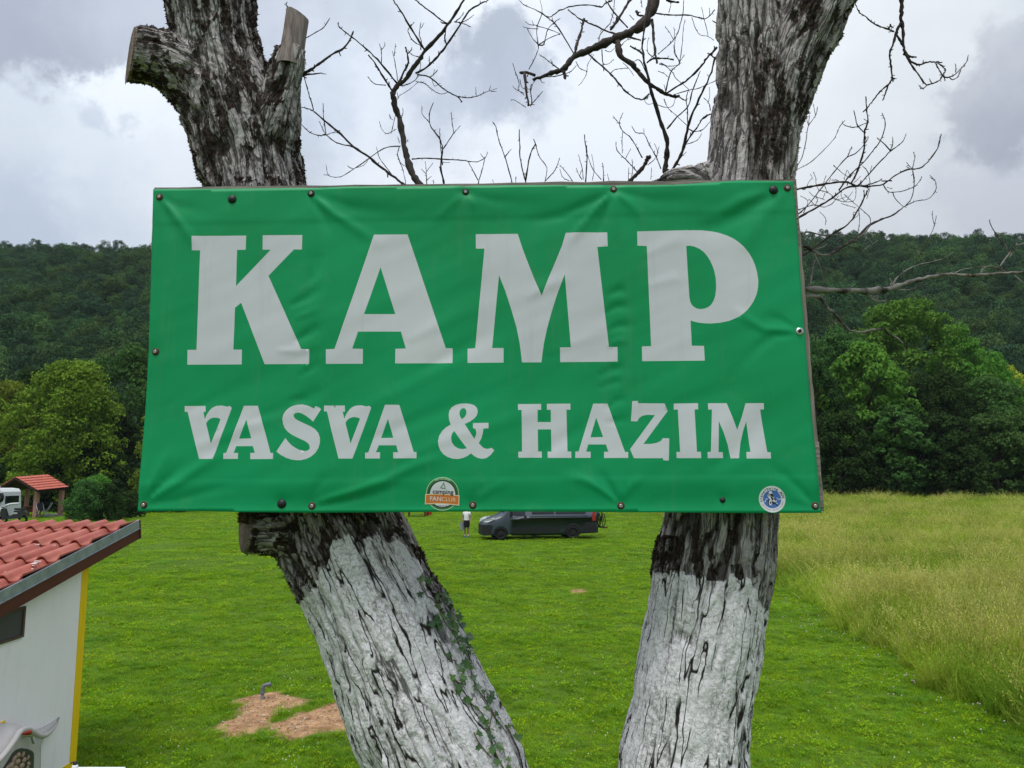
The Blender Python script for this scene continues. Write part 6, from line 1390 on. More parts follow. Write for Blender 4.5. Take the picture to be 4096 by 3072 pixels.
st.text('lettering', 'camping.info', 0.14, 0.02, -0.74, 6, bk, False)
st.arc_text('lettering', 'WIR SIND CAMPEN', 0.155, 0.93, R(118), R(62), 6, flat('pale green print', (0.35, 0.55, 0.30)))
def stroke(pts, wd):
    mbv, mbf = [], []
    for (x1, y1), (x2, y2) in zip(pts[:-1], pts[1:]):
        d = np.array([x2 - x1, y2 - y1]); d = d / np.linalg.norm(d); nn_ = np.array([-d[1], d[0]]) * wd / 2; b = len(mbv)
        mbv += [np.array([x1, y1]) - nn_ - d * wd * .3, np.array([x2, y2]) - nn_ + d * wd * .3, np.array([x2, y2]) + nn_ + d * wd * .3, np.array([x1, y1]) + nn_ - d * wd * .3]; mbf.append((b, b + 1, b + 2, b + 3))
    return np.array(mbv), mbf
st.add('tent_mark', *stroke([(0.02, 0.60), (-0.13, 0.36), (0.17, 0.33), (0.055, 0.66)], 0.035), 6, gr); st.add('tent_mark', *stroke([(0.0, 0.70), (0.05, 0.63), (0.09, 0.70)], 0.028), 6, gr)
# second sticker: white ring, blue disc, rider on a motorcycle, zigzag
s2 = Sticker('sticker', 3084, 1978, 50.0, R(0), 'round white and blue motorcycle rider sticker')
bl = flat('blue print', (0.055, 0.14, 0.42)); w2 = flat('sticker off white', (0.60, 0.62, 0.64)); gy = flat('grey print', (0.30, 0.32, 0.34))
s2.poly('sticker', circ(1.0), 0, w2); s2.poly('blue_disc', circ(0.68), 1, bl)
s2.arc_text('lettering', 'travelbeing_ADV', 0.29, 0.83, R(190), R(10), 2, bk, True)
s2.arc_text('lettering', 'WYPRAWY MOTOCYKLOWE', 0.125, 0.83, R(212), R(345), 2, flat('faint print', (0.10, 0.11, 0.13)), False, True)
s2.add('zigzag', *stroke([(-0.66, -0.16), (-0.53, -0.22), (-0.44, 0.05), (-0.34, 0.0)], 0.045), 2, w2); s2.add('zigzag', *stroke([(0.36, 0.10), (0.44, 0.02), (0.52, -0.05), (0.58, 0.02), (0.67, -0.02)], 0.045), 2, w2)
s2.poly('rider', [(-0.22, 0.60), (-0.12, 0.62), (-0.05, 0.50), (0.06, 0.44), (0.12, 0.36), (0.10, 0.22), (0.16, 0.14), (0.14, 0.02), (0.0, 0.0), (-0.12, 0.12), (-0.26, 0.20), (-0.40, 0.24), (-0.38, 0.32), (-0.28, 0.36), (-0.24, 0.46)], 3, gy)
s2.poly('helmet', [(-0.12 + 0.13 * math.cos(a), 0.50 + 0.11 * math.sin(a)) for a in np.linspace(0, 6.0, 12)], 4, w2)
s2.poly('jacket', [(-0.18, 0.42), (-0.02, 0.42), (0.10, 0.34), (0.10, 0.20), (-0.02, 0.22), (-0.12, 0.30)], 4, bk); s2.poly('fairing', [(-0.34, 0.20), (-0.16, 0.22), (0.02, 0.06), (0.16, 0.12), (0.30, -0.08), (0.34, -0.22), (0.10, -0.22), (-0.06, -0.10), (-0.20, 0.02)], 4, w2)
s2.poly('leg', [(-0.12, 0.20), (0.0, 0.18), (0.10, 0.0), (0.04, -0.12), (-0.04, -0.04)], 5, bk); s2.poly('tank', [(0.10, 0.10), (0.22, 0.06), (0.28, -0.10), (0.20, -0.14)], 5, bk)
s2.poly('front_tyre', [(-0.20 + 0.13 * math.cos(a) + 0.05 * math.sin(a) * -1, -0.28 + 0.26 * math.sin(a)) for a in np.linspace(0, 6.0, 16)], 3, bk); s2.poly('front_rim', [(-0.15 + 0.11 * math.cos(a), -0.27 + 0.22 * math.sin(a)) for a in np.linspace(0, 6.0, 16)], 4, w2); s2.poly('front_hub', [(-0.14 + 0.05 * math.cos(a), -0.27 + 0.10 * math.sin(a)) for a in np.linspace(0, 6.0, 12)], 5, bk)
s2.poly('engine', [(-0.04, -0.16), (0.10, -0.18), (0.22, -0.28), (0.16, -0.36), (0.02, -0.34)], 5, bk); s2.poly('rear_tyre', [(0.24, -0.26), (0.40, -0.36), (0.48, -0.46), (0.36, -0.48), (0.22, -0.38)], 4, bk); s2.poly('rear_rim', [(0.28, -0.28), (0.40, -0.34), (0.42, -0.40), (0.30, -0.36)], 5, w2)

# ------------------------------------------------------------------ ivy climbing the left trunk
IVY = MT('ivy leaf', 0.40, 0.45); w = IVY.world(); n1 = IVY.noise(w, 25, 2)
oi = IVY.n('ShaderNodeObjectInfo'); c = IVY.mix(oi.outputs['Random'], (0.018, 0.060, 0.018), (0.075, 0.165, 0.022)); c = IVY.mix(IVY.rng(n1, 0.4, 0.7, 0, 0.4), c, (0.04, 0.10, 0.04)); IVY.col(c); IVY = IVY.m
IVST = plain('ivy stem', (0.13, 0.105, 0.045), 0.8, 0.2, var=0.3)
def ivy_leaf(seed):
    rg = np.random.default_rng(seed); pr = [(0, 0), (0.34, -0.16), (0.56, 0.06), (0.34, 0.22), (0.42, 0.62), (0.20, 0.62), (0, 1.0), (-0.20, 0.62), (-0.42, 0.62), (-0.34, 0.22), (-0.56, 0.06), (-0.34, -0.16)]
    v = [(0, 0.30, 0.0)]; 
    for x, y in pr: v.append((x * rg.uniform(0.9, 1.1), y * rg.uniform(0.94, 1.06), 0.10 * abs(x) + 0.08 * (y - 0.3) ** 2 - 0.06 * (y > 0.9)))
    return mesh_np('ivy leaf', v, [(0, i, i % 12 + 1) for i in range(1, 13)])
leafs = [ivy_leaf(k) for k in range(4)]
for l_ in leafs: l_.materials.append(IVY)
from mathutils.bvhtree import BVHTree
tri = [tuple(p.vertices) for p in TL.data.polygons]; bvh = BVHTree.FromPolygons([tuple(c) for c in coL], tri)
def on_trunk(px, py, lift=0.004):
    d = ray(px, py); d = d / np.linalg.norm(d); h = bvh.ray_cast(Vector(EYE), Vector(d))
    if h[0] is None:
        h2 = bvh.find_nearest(Vector(P(px, py, DL))); p, n_ = np.array(h2[0]), np.array(h2[1]); q = P(px, py, p[1] - 0.01); return q, n_
    return np.array(h[0]) + np.array(h[1]) * lift, np.array(h[1])
root_i = empty('ivy_vine', on_trunk(1975, 3000)[0])
tag(root_i, 'thin ivy with small lobed leaves climbing the right side of the left trunk', 'ivy')
TI = lambda l: [(1650 + x / 1.902, 2200 + y / 1.902) for x, y in l]
STEMS = [TI([(45, 225), (65, 290), (105, 350), (150, 375), (185, 440), (215, 500), (260, 580), (310, 640), (350, 720), (400, 790), (430, 850)]), TI([(205, 690), (225, 760), (275, 820), (335, 845)]),
         TI([(430, 850), (450, 960), (500, 1080), (560, 1160), (600, 1250), (660, 1320), (710, 1400)]), TI([(290, 950), (340, 1000), (400, 1030)]), TI([(410, 1140), (470, 1190), (520, 1240), (560, 1310), (590, 1420), (600, 1500), (650, 1590)]),
         TI([(465, 1385), (500, 1450), (550, 1530), (600, 1580)]), TI([(600, 1250), (580, 1350), (600, 1460), (640, 1560), (690, 1659)]), TI([(700, 1330), (730, 1380), (760, 1440)])]
mb = MB()
for stl in STEMS:
    mb.tube(catmull(np.array([on_trunk(*p)[0] for p in stl]), 3), 0.0018, 5)
keep_world(mb.build('stem', IVST, root_i), root_i)
rg = np.random.default_rng(15)
LEAVES = TI([(45, 215), (40, 240), (105, 255), (75, 345), (155, 350), (180, 335), (205, 345), (195, 380), (235, 385), (200, 440), (225, 450), (240, 410), (260, 420), (150, 500), (175, 550), (170, 570), (215, 520), (205, 550), (240, 530), (280, 525), (300, 490), (330, 495), (300, 600), (285, 610), (320, 600), (255, 590), (290, 660), (340, 690), (380, 665), (440, 685), (455, 740), (345, 745), (330, 735), (385, 740), (410, 795), (345, 790), (265, 780), (395, 860), (405, 880), (435, 925), (360, 930), (335, 900), (290, 960), (340, 970), (335, 1025), (385, 1010), (360, 1040), (465, 985), (515, 1100), (550, 1130), (540, 1190), (410, 1140), (435, 1155), (455, 1210), (515, 1250), (550, 1310), (570, 1360), (600, 1260), (620, 1310), (465, 1400), (485, 1485), (580, 1400), (590, 1440), (610, 1500), (655, 1490), (640, 1520), (690, 1600), (600, 1530), (640, 1630), (700, 1650), (560, 1090), (600, 1130), (740, 1440), (770, 1450), (720, 1340), (650, 1350), (480, 1050), (250, 470), (270, 560), (310, 560), (300, 700), (370, 770), (430, 780), (360, 850)])
LEAVES += [(x + rg.normal() * 12, y + rg.normal() * 14) for x, y in LEAVES[12:30]]
for k, (px, py) in enumerate(LEAVES):
    p, nn_ = on_trunk(px, py, 0.010 + 0.012 * rg.random()); o = obj('leaf', leafs[k % 4], None, root_i)
    nn_ = nn_ * 0.7 + np.array([0, -0.5, 0.35]) + rg.normal(size=3) * 0.28; q = Vector(nn_).to_track_quat('Z', 'Y')
    s = rg.uniform(0.014, 0.028) * (0.8 if k % 5 == 0 else 1)
    o.matrix_local = Matrix.Translation(Vector(p) - Vector(root_i.location)) @ (q.to_matrix() @ Matrix.Rotation(rg.uniform(0, 6.28), 3, 'Z')).to_4x4() @ Matrix.Scale(s, 4)
# ------------------------------------------------------------------ small block with the tiled roof at the left
def hitx(px, py, x): return on_plane(px, py, (x, 0, 0), np.array([1.0, 0, 0]))
cb = on_ground(300, 3098); XW, YC = cb[0], cb[1]; XV = XW + 0.16
build = empty('wash_house', (XW, YC, 0)); tag(build, 'small white wash house with yellow corner stripe and red tiled lean-to roof', 'building')
def kw(o, root): keep_world(o, root); return o
A = hitx(556, 2082, XV); B = hitx(0, 2370, XV); S_ = (B - A) / np.linalg.norm(B - A); NR = np.cross(S_, [1, 0, 0]); NR = NR if NR[2] > 0 else -NR; NR /= np.linalg.norm(NR)
roof_len = (A[1] - 2.6) / abs(S_[1])
def rz(y, off=0.0): return A[2] + (y - A[1]) * S_[2] / S_[1] + off
WALL = MT('painted render wall', 0.85, 0.2); w = WALL.world(); n1 = WALL.noise(w, 1.6, 4); n2 = WALL.noise(w, 30, 4)
c = WALL.mix(WALL.rng(n1, 0.3, 0.7), (0.86, 0.825, 0.83), (0.91, 0.875, 0.88)); c = WALL.mix(WALL.rng(n2, 0.60, 0.75, 0, 0.15), c, (0.45, 0.44, 0.40)); n3 = WALL.noise(WALL.map(w, (4, 4, 0.6)), 2.5, 6, 0.7); c = WALL.mix(WALL.rng(n3, 0.54, 0.74, 0, 0.16), c, (0.50, 0.47, 0.42)); WALL.col(c); WALL.bump(n2, 0.25, 0.003); WALL = WALL.m
y0, y1 = YC, 3.2
mb = MB(); xl = XW - 3.6
prof = [(y0, 0), (y0, rz(y0, -0.20)), (y1, rz(y1, -0.20)), (y1, 0)]
mb.prism([(XW, y, z) for y, z in prof], (xl - XW, 0, 0)); wall = kw(mb.build('wall', WALL, build), build)
YEL = plain('yellow paint', (0.84, 0.57, 0.008), 0.6, 0.3, var=0.08, scale=6, coord='Generated')
sw = YC - hitx(286, 2500, XW)[1]; yw = 0.135
mb = MB(); mb.prism([(XW + 0.004, YC, 0.0), (XW + 0.004, YC, rz(YC, -0.21)), (XW + 0.004, YC - yw, rz(YC - yw, -0.21)), (XW + 0.004, YC - yw, 0.0)], (-0.03, 0, 0)); kw(mb.build('corner_stripe', YEL, build), build)
mb = MB(); mb.box((XW + 0.001, (YC - yw + y1) / 2 - 0.002, 0.09), (0.012, YC - yw - y1 - 0.004, 0.16)); kw(mb.build('plinth_stripe', YEL, build), build)
q0, q1 = hitx(16, 2882, XW), hitx(16, 2918, XW)
mb = MB(); mb.box((XW + 0.006, q0[1] - 0.18, (q0[2] + q1[2]) / 2), (0.02, 0.36, q0[2] - q1[2])); kw(mb.build('yellow_band', YEL, build), build)
# window
FR = plain('old brown window frame', (0.10, 0.065, 0.045), 0.7, 0.3, var=0.3, scale=8); GLS = MT('dusty window glass', 0.5, 0.3); GLS.col((0.075, 0.072, 0.078)); GLS = GLS.m
wt_, wb_ = hitx(96, 2424, XW), hitx(91, 2546, XW); ya = wt_[1]; yb = ya - 0.85; zt, zb = wt_[2], wb_[2]
mb = MB()
for c_, d_ in (((XW, ya - 0.015, (zt + zb) / 2), (0.05, 0.03, zt - zb)), ((XW, yb + 0.015, (zt + zb) / 2), (0.05, 0.03, zt - zb)), ((XW, (ya + yb) / 2, zt - 0.015), (0.046, ya - yb - 0.06, 0.03)), ((XW, (ya + yb) / 2, zb + 0.012), (0.054, ya - yb - 0.06, 0.024)), ((XW, (ya + yb) / 2, (zt + zb) / 2), (0.04, 0.03, zt - zb - 0.06))): mb.box(c_, d_)
fr_ = kw(mb.build('window', FR, build), build)
mb = MB(); mb.box((XW + 0.006, (ya + yb) / 2, (zt + zb) / 2), (0.008, ya - yb - 0.05, zt - zb - 0.05)); kw(mb.build('pane', GLS, fr_), build)
# roof: deck, fascia, flashing, tiles
RED = plain('red brown fascia paint', (0.105, 0.026, 0.022), 0.55, 0.35, var=0.2, scale=5, bump=0.3, bscale=60, coord='Generated')
ZN = MT('galvanised flashing', 0.45, 0.5, 0.55); n1 = ZN.noise(ZN.world(), 9, 5, 0.65); ZN.col(ZN.mix(ZN.rng(n1, 0.35, 0.65), (0.27, 0.31, 0.36), (0.42, 0.46, 0.52))); ZN = ZN.m
def rp(s, x, h): return np.array([x, A[1], A[2]]) + S_ * s + NR * h + np.array([0, 0, 0])
def slab(s0, s1, x0, x1, h0, h1):
    v = [rp(s, x, h) for s in (s0, s1) for x in (x0, x1) for h in (h0, h1)]
    return v, [(0, 1, 3, 2), (4, 6, 7, 5), (0, 4, 5, 1), (2, 3, 7, 6), (0, 2, 6, 4), (1, 5, 7, 3)]
mb = MB(); mb.add(*slab(0.02, roof_len, XV - 4.6, XV - 0.035, -0.16, -0.045)); roof = kw(mb.build('roof', RED, build), build)
def rsub(mb, name, mat):
    o = mb.build(name, mat, roof); keep_world(o, build); return o
mb = MB(); mb.add(*slab(-0.005, roof_len, XV - 0.03, XV, -0.235, -0.088)); rsub(mb, 'fascia_board', RED)
mb = MB(); mb.add(*slab(0.0, roof_len, XV + 0.0, XV + 0.006, -0.098, 0.004)); mb.add(*slab(0.0, roof_len, XV - 0.022, XV + 0.006, 0.0045, 0.0085)); mb.add(*slab(0.0, roof_len, XV + 0.0, XV + 0.016, -0.104, -0.099)); rsub(mb, 'flashing', ZN)
mb = MB(); mb.add(*slab(-0.02, 0.0, XV - 0.03, XV + 0.012, -0.235, 0.006)); rsub(mb, 'end_cap', RED)
def roof_s(px, py):
    q = on_plane(px, py, A, NR); return (q - A) @ S_, q[0]
lips = [roof_s(271, 2172)[0], roof_s(136, 2241)[0], roof_s(54, 2314)[0]]
G = (lips[2] - lips[0]) / 2; off0 = lips[0] - G
pitch = abs(roof_s(323, 2165)[1] - roof_s(168, 2165)[1]) / 2; crest0 = roof_s(245, 2165)[1]
TM = []
for k in range(3):
    t = MT('terracotta concrete tile', 0.62, 0.35); w_ = t.world(); a_ = t.noise(w_, 5, 4, 0.6); b_ = t.noise(w_, 45, 4, 0.7)
    base = [((0.33, 0.085, 0.060), (0.43, 0.130, 0.095)), ((0.30, 0.075, 0.055), (0.40, 0.118, 0.088)), ((0.35, 0.098, 0.068), (0.44, 0.142, 0.105))][k]
    cc = t.mix(t.rng(a_, 0.3, 0.7), *base); cc = t.mix(t.rng(b_, 0.60, 0.74, 0, 0.30), cc, (0.20, 0.07, 0.055)); li_ = t.noise(w_, 11, 6, 0.7); cc = t.mix(t.rng(li_, 0.60, 0.70, 0, 0.35), cc, (0.24, 0.15, 0.12)); cc = t.mix(t.rng(t.noise(t.map(w_, (6, 0.8, 0.8)), 5, 4), 0.5, 0.7, 0, 0.25), cc, (0.50, 0.24, 0.18)); t.col(cc); t.bump(b_, 0.2, 0.003); TM.append(t.m)
def tile_mesh(Lx=None):
    nx, L_ = 26, (Lx or G) + 0.05; xs_ = np.linspace(0, 2 * pitch, nx); 
    def h(x):
        t = (x / pitch) % 1.0; c = max(0, 1 - abs((t - 0.28) / 0.26) ** 2.2) ** 0.75 if abs(t - 0.28) < 0.26 else 0
        return 0.058 * c + 0.006 * math.cos((t - 0.8) * 6.28) * -1 * (1 if c == 0 else 0)
    H = np.array([h(x) for x in xs_]); v = []
    for s, lift in ((0, 0.0), (L_ * 0.5, 0.024), (L_, 0.048)): v += [(x, s, a + lift) for x, a in zip(xs_, H)]
    v += [(x, L_, a + 0.048 - 0.024) for x, a in zip(xs_, H)] + [(x, 0, a - 0.012) for x, a in zip(xs_, H)]
    f = []
    for r_ in range(4):
        for i in range(nx - 1):
            a = (r_ * nx + i) if r_ < 3 else (3 * nx + i); b = a + nx if r_ < 3 else 4 * nx + i
            f.append((a, a + 1, b + 1, b))
    return mesh_np('roof_tile', v, [tuple(q) for q in f], True)
tms = []
for k in range(3): t_ = tile_mesh(); t_.materials.append(TM[k]); tms.append(t_)
for t_ in tms:
    for p_ in t_.polygons: pass
rot_t = Matrix(((-1, S_[0], NR[0]), (0, S_[1], NR[1]), (0, S_[2], NR[2])))
rt = random.Random(5)
nrow = int((roof_len) / G) + 1; G0 = off0
mb_clip = XV - 0.012
short = tile_mesh(max(0.05, off0)); short.materials.append(TM[1])
for i in range(-1, nrow):
    for j in range(9):
        x = crest0 + 0.28 * pitch + (2 * (2 - j)) * pitch
        if x > XV + 2 * pitch: continue
        if x > mb_clip:                          # cut tile against the verge
            me = (short if i < 0 else tms[0]).copy(); n = len(me.vertices)
            for v_ in me.vertices: v_.co.x = max(v_.co.x, x - mb_clip)
            me.materials.clear(); me.materials.append(TM[(i + j) % 3])
            if x - mb_clip >= 2 * pitch: continue
        else: me = tms[rt.randrange(3)] if i >= 0 else short
        s0 = off0 + i * G
        if i < 0: s0 = 0.0
        if s0 + G > roof_len + 0.2: continue
        o = obj('roof_tile', me, None, roof); loc = rp(s0, x, -0.045 + 0.002 * rt.random())
        o.matrix_local = Matrix.Translation(Vector(loc)) @ rot_t.to_4x4()
DROP = plain('dried white droppings', (0.62, 0.60, 0.58), 0.9, 0.1, var=0.2)
mb = MB()
for px, py, r_ in [(140, 2253, 0.030), (147, 2245, 0.022), (156, 2246, 0.018), (136, 2262, 0.014), (150, 2178, 0.020), (216, 2181, 0.013), (128, 2275, 0.012), (22, 2287, 0.010), (296, 2102, 0.011)]:
    q = on_plane(px, py, A + NR * 0.035, NR)
    for k in range(5):
        a = rt.uniform(0, 6.28); c_ = q + np.array([math.cos(a), math.sin(a) * 0.9, 0]) * r_ * 0.7; c_ = c_ - np.dot(c_ - (A + NR * 0.035), NR) * NR; mb.sphere(c_, r_ * rt.uniform(0.35, 0.8), 8, 5, (1, 1, 0.25))
rsub(mb, 'droppings', DROP)['kind'] = 'stuff'

# ------------------------------------------------------------------ shell-rimmed stone fountain against the wall
CON = plain('smooth pale concrete', (0.50, 0.47, 0.455), 0.6, 0.35, var=0.06, scale=7, bump=0.15, bscale=120)
fo = empty('wall_fountain', (XW + 0.2, 7.5, 0)); tag(fo, 'pale concrete wall fountain with a curling shell rim and red handled tap', 'fountain')
RIM = [(232, 2889, 0.01), (214, 2914, 0.05), (192, 2936, 0.10), (172, 2944, 0.16), (152, 2942, 0.21), (132, 2930, 0.25), (112, 2918, 0.28), (92, 2920, 0.31), (74, 2934, 0.34), (58, 2960, 0.36), (40, 2986, 0.38), (18, 3016, 0.40), (-10, 3046, 0.41), (-60, 3090, 0.42)]
rim3 = catmull(np.array([hitx(a, b, XW + c) for a, b, c in RIM]), 3)
mb = MB(); mb.tube(rim3, np.interp(np.linspace(0, 1, len(rim3)), [0, 0.15, 0.4, 1], [0.008, 0.022, 0.028, 0.026]), 10); kw(mb.build('rim', CON, fo), fo)
n = len(rim3); v = []; f = []
for p in rim3:
    wl = np.array([XW + 0.003, p[1] + 0.02, p[2] + 0.05]); mid = (p + wl) / 2 + np.array([0, 0, 0.03]); v += [p, mid, wl]
for i in range(n - 1):
    for k in range(2): a = 3 * i + k; f.append((a, a + 1, a + 4, a + 3))
mb = MB(); mb.add(v, f, True); o = mb.build('bowl_top', CON, fo); kw(o, fo); sm_ = o.modifiers.new('t', 'SOLIDIFY'); sm_.thickness = 0.02
k0 = 9; v = []; f = []
for p in rim3[k0:]: v += [p + np.array([-0.02, 0.004, -0.01]), p + np.array([-0.045, 0.0, -0.10]), np.array([p[0] - 0.03, p[1], 0.35]), np.array([p[0] + 0.01, p[1], 0.0])]
for i in range(n - k0 - 1):
    for k in range(3): a = 4 * i + k; f.append((a, a + 4, a + 5, a + 1))
mb = MB(); mb.add(v, f, True); o = mb.build('basin_body', CON, fo); kw(o, fo); sm_ = o.modifiers.new('t', 'SOLIDIFY'); sm_.thickness = 0.03
DK = plain('dark green glaze', (0.02, 0.035, 0.025), 0.35, 0.5, var=0.3); BKR = plain('black pebble rim', (0.03, 0.03, 0.045), 0.4, 0.5, var=0.5, scale=30)
def fpt(px, py, out=0.0):
    t = np.interp(px, [r[0] for r in RIM][::-1], [r[2] for r in RIM][::-1]); return hitx(px, py, XW + t - 0.03 + out)
mb = MB(); pl = [(62, 2950), (78, 2930), (100, 2922), (124, 2930), (140, 2944), (120, 2948), (95, 2950), (76, 2964)]; mb.prism([fpt(a, b, 0.012) for a, b in pl], (-0.01, 0, 0)); kw(mb.build('tap_recess', DK, fo), fo)
mb = MB(); pl = [(10, 3076), (34, 3042), (52, 3012), (68, 2998), (88, 2992), (112, 2996), (130, 3004), (136, 3014), (136, 3044), (134, 3080)]; mb.prism([fpt(a, b, 0.016) for a, b in pl], (-0.01, 0, 0)); kw(mb.build('niche', BKR, fo), fo)
STN = plain('tan pebble', (0.34, 0.24, 0.16), 0.6, 0.35, var=0.3, scale=14)
for k, (a, b, r_) in enumerate([(56, 3036, 0.045), (74, 3020, 0.04), (92, 3018, 0.035), (70, 3048, 0.05), (96, 3040, 0.042), (112, 3030, 0.03), (44, 3062, 0.05), (86, 3064, 0.05), (114, 3056, 0.036), (28, 3074, 0.04), (64, 3072, 0.04), (108, 3076, 0.04)]):
    mb = MB(); mb.sphere((0, 0, 0), r_ * 0.8, 9, 6, (0.5, 1.0, 0.7)); me = mb.me('stone'); me.materials.append(STN); o = obj('stone', me, None, fo); o.location = Vector(fpt(a, b, 0.025)) - fo.location; o.rotation_euler = (rt.uniform(-1, 1), rt.uniform(-0.3, 0.3), 0)
CHR = plain('chrome tap', (0.55, 0.55, 0.56), 0.2, 0.6, 0.9, var=0.1); RDH = plain('red tap handle', (0.45, 0.015, 0.015), 0.4, 0.5, var=0.1)
tp = [fpt(86, 2944, 0.03), fpt(104, 2942, 0.05), fpt(122, 2944, 0.075), fpt(130, 2952, 0.085), fpt(134, 2972, 0.085)]
mb = MB(); mb.tube(catmull(np.array(tp), 3), 0.012, 8); 
for k in range(4): c_ = fpt(131 + k, 2954 + 5 * k, 0.085); mb.tube([c_, c_ + np.array([0, 0, 0.006])], 0.019, 10)
tapo = kw(mb.build('tap', CHR, fo), fo)
mb = MB(); a_, b_ = fpt(90, 2938, 0.05), fpt(120, 2930, 0.085); mb.tube([a_, (a_ + b_) / 2 + [0, 0, 0.01], b_], [0.012, 0.016, 0.02], 8); o = mb.build('handle', RDH, tapo); keep_world(o, fo)

# white table corner and a soap bottle at the bottom edge
WPL = plain('white plastic', (0.72, 0.73, 0.73), 0.35, 0.5, var=0.04)
zt_ = 0.92; q = on_plane(292, 3066, (0, 0, zt_), np.array([0, 0, 1.0])); q2 = on_plane(505, 3066, (0, 0, zt_), np.array([0, 0, 1.0]))
tb = empty('plastic_table', ((q[0] + q2[0]) / 2, q[1] - 0.4, 0)); tag(tb, 'white plastic table whose far edge shows at the bottom left', 'table')
mb = MB(); mb.box((0, 0, zt_ - 0.012), (q2[0] - q[0], 0.8, 0.024), bev=0.010); mb.build('tabletop', WPL, tb)
for sx in (-1, 1):
    for sy in (-1, 1): mb = MB(); mb.tube([(sx * (q2[0] - q[0]) * 0.42, sy * 0.34, zt_ - 0.02), (sx * (q2[0] - q[0]) * 0.46, sy * 0.38, 0)], [0.022, 0.016], 8); mb.build('leg', WPL, tb)
bc = on_plane(290, 3075, (0, 0, zt_), np.array([0, 0, 1.0])) + np.array([0.035, -0.03, 0])
bt = empty('soap_bottle', (bc[0], bc[1], zt_)); tag(bt, 'small white bottle with black cap standing on the white plastic table', 'bottle')
mb = MB(); mb.add(*disc_stack([(0.020, 0.0), (0.024, 0.004), (0.024, 0.030), (0.022, 0.038), (0.014, 0.044)]), smooth=True); mb.build('body', WPL, bt)
mb = MB(); mb.add(*disc_stack([(0.016, 0.042), (0.0165, 0.046), (0.0165, 0.062), (0.013, 0.066)])); mb.tube([(0, 0, 0.06), (-0.012, -0.012, 0.066), (-0.028, -0.02, 0.060)], 0.006, 6); mb.build('cap', BLK, bt)

# grey vent pipe standing in the bare soil
GP = plain('grey plastic pipe', (0.155, 0.165, 0.185), 0.5, 0.4, var=0.12, scale=12, coord='Generated')
pb = on_ground(1049, 2798, 0.05); D_p = pb[1]; k = PXM(D_p)
vp = empty('vent_pipe', pb); tag(vp, 'grey plastic vent pipe with a bent top sticking out of the bare soil', 'pipe')
mb = MB(); r_ = 7.4 * k; H_ = 52 * k
mb.tube([(0, 0, -0.1), (0, 0, 24 * k)], r_ * 0.95, 14); mb.build('pipe_base', GP, vp)
mb = MB(); mb.tube([(0, 0, 22 * k), (0, 0, 27 * k)], r_ * 1.18, 14); mb.tube(catmull(np.array([(0, 0, 26 * k), (0.5 * k, 0, 40 * k), (5 * k, 0, 50 * k), (14 * k, -1 * k, 54 * k), (30 * k, -3 * k, 57 * k)]), 5), r_, 14)
o = mb.build('bent_top', GP, vp); mb = MB(); mb.tube([(29 * k, -3 * k, 56.8 * k), (31.5 * k, -3.2 * k, 57.4 * k)], r_ * 1.14, 14); mb.build('mouth_rim', GP, vp)

# ------------------------------------------------------------------ camper van on the lawn
vb = on_ground(1990, 2161); vr = on_ground(2278, 2157); vdir = vr[:2] - vb[:2]; WB = 4.035; yaw = math.atan2(vdir[1], vdir[0]); yaw = max(min(yaw, R(11)), R(4))
van = empty('camper_van', (vb[0], vb[1] + 0.95, float(ground_z(vb[0], vb[1]))), yaw); tag(van, 'dark blue grey camper van parked on the lawn below the banner', 'van')
VB = MT('dark blue grey van paint', 0.42, 0.5); VB.col((0.034, 0.050, 0.068)); VB.b.inputs['Coat Weight'].default_value = 0.25; VB = VB.m
VK = plain('black textured plastic', (0.012, 0.013, 0.015), 0.6, 0.35, var=0.2); VG_ = MT('tinted van glass', 0.06, 0.7); VG_.col((0.008, 0.010, 0.012)); VG_ = VG_.m
TY = plain('tyre rubber', (0.012, 0.012, 0.013), 0.85, 0.2, var=0.2); RIMD = plain('dark alloy rim', (0.03, 0.03, 0.032), 0.4, 0.5, 0.5, var=0.2)
RL = plain('red tail lamp', (0.32, 0.012, 0.012), 0.2, 0.6, var=0.1); CLR = plain('clear lamp lens', (0.55, 0.58, 0.60), 0.12, 0.6, var=0.15, scale=10)
ST = [(-0.96, .40, .72, .70), (-0.92, .30, .86, .88), (-0.78, .27, 1.00, .97), (-0.45, .27, 1.16, 1.01), (-0.05, .27, 1.30, 1.02), (0.12, .27, 1.38, 1.02), (0.50, .30, 1.84, 1.02), (0.85, .30, 2.22, 1.02), (1.15, .30, 2.44, 1.02), (1.60, .30, 2.54, 1.02), (3.0, .30, 2.56, 1.02), (4.6, .30, 2.55, 1.02), (5.25, .32, 2.52, 1.01), (5.38, .36, 2.46, .98), (5.41, .42, 2.36, .94)]
def half_w(z, w): return w * (1 - 0.055 * max(0, (z - 1.25) / 1.3) ** 1.3 - 0.02 * max(0, (0.6 - z) / 0.4))
v = []; f = []; NS = 24
def sec(x, z0, z1, w):
    out = []; r = min(0.16, (z1 - z0) * 0.25)
    zs = [z0, z0 + r * 0.3, z0 + r, z0 + (z1 - z0) * 0.45, 1.05 if z1 > 1.3 else z0 + (z1 - z0) * 0.6, z1 - r * 1.2, z1 - r * 0.35, z1]
    ws = [0.90, 0.97, 1.0, 1.0, 1.0, 0.99, 0.93, 0.80]
    for z, k_ in zip(zs, ws): out.append((x, -half_w(z, w) * k_, z))
    out.append((x, 0, z1 + 0.015))
    for z, k_ in list(zip(zs, ws))[::-1]: out.append((x, half_w(z, w) * k_, z))
    return out
for s_ in ST: v += sec(*s_)
M_ = len(sec(*ST[0]))
for i in range(len(ST) - 1):
    for j in range(M_): a = i * M_ + j; b = i * M_ + (j + 1) % M_; f.append((a, b, b + M_, a + M_))
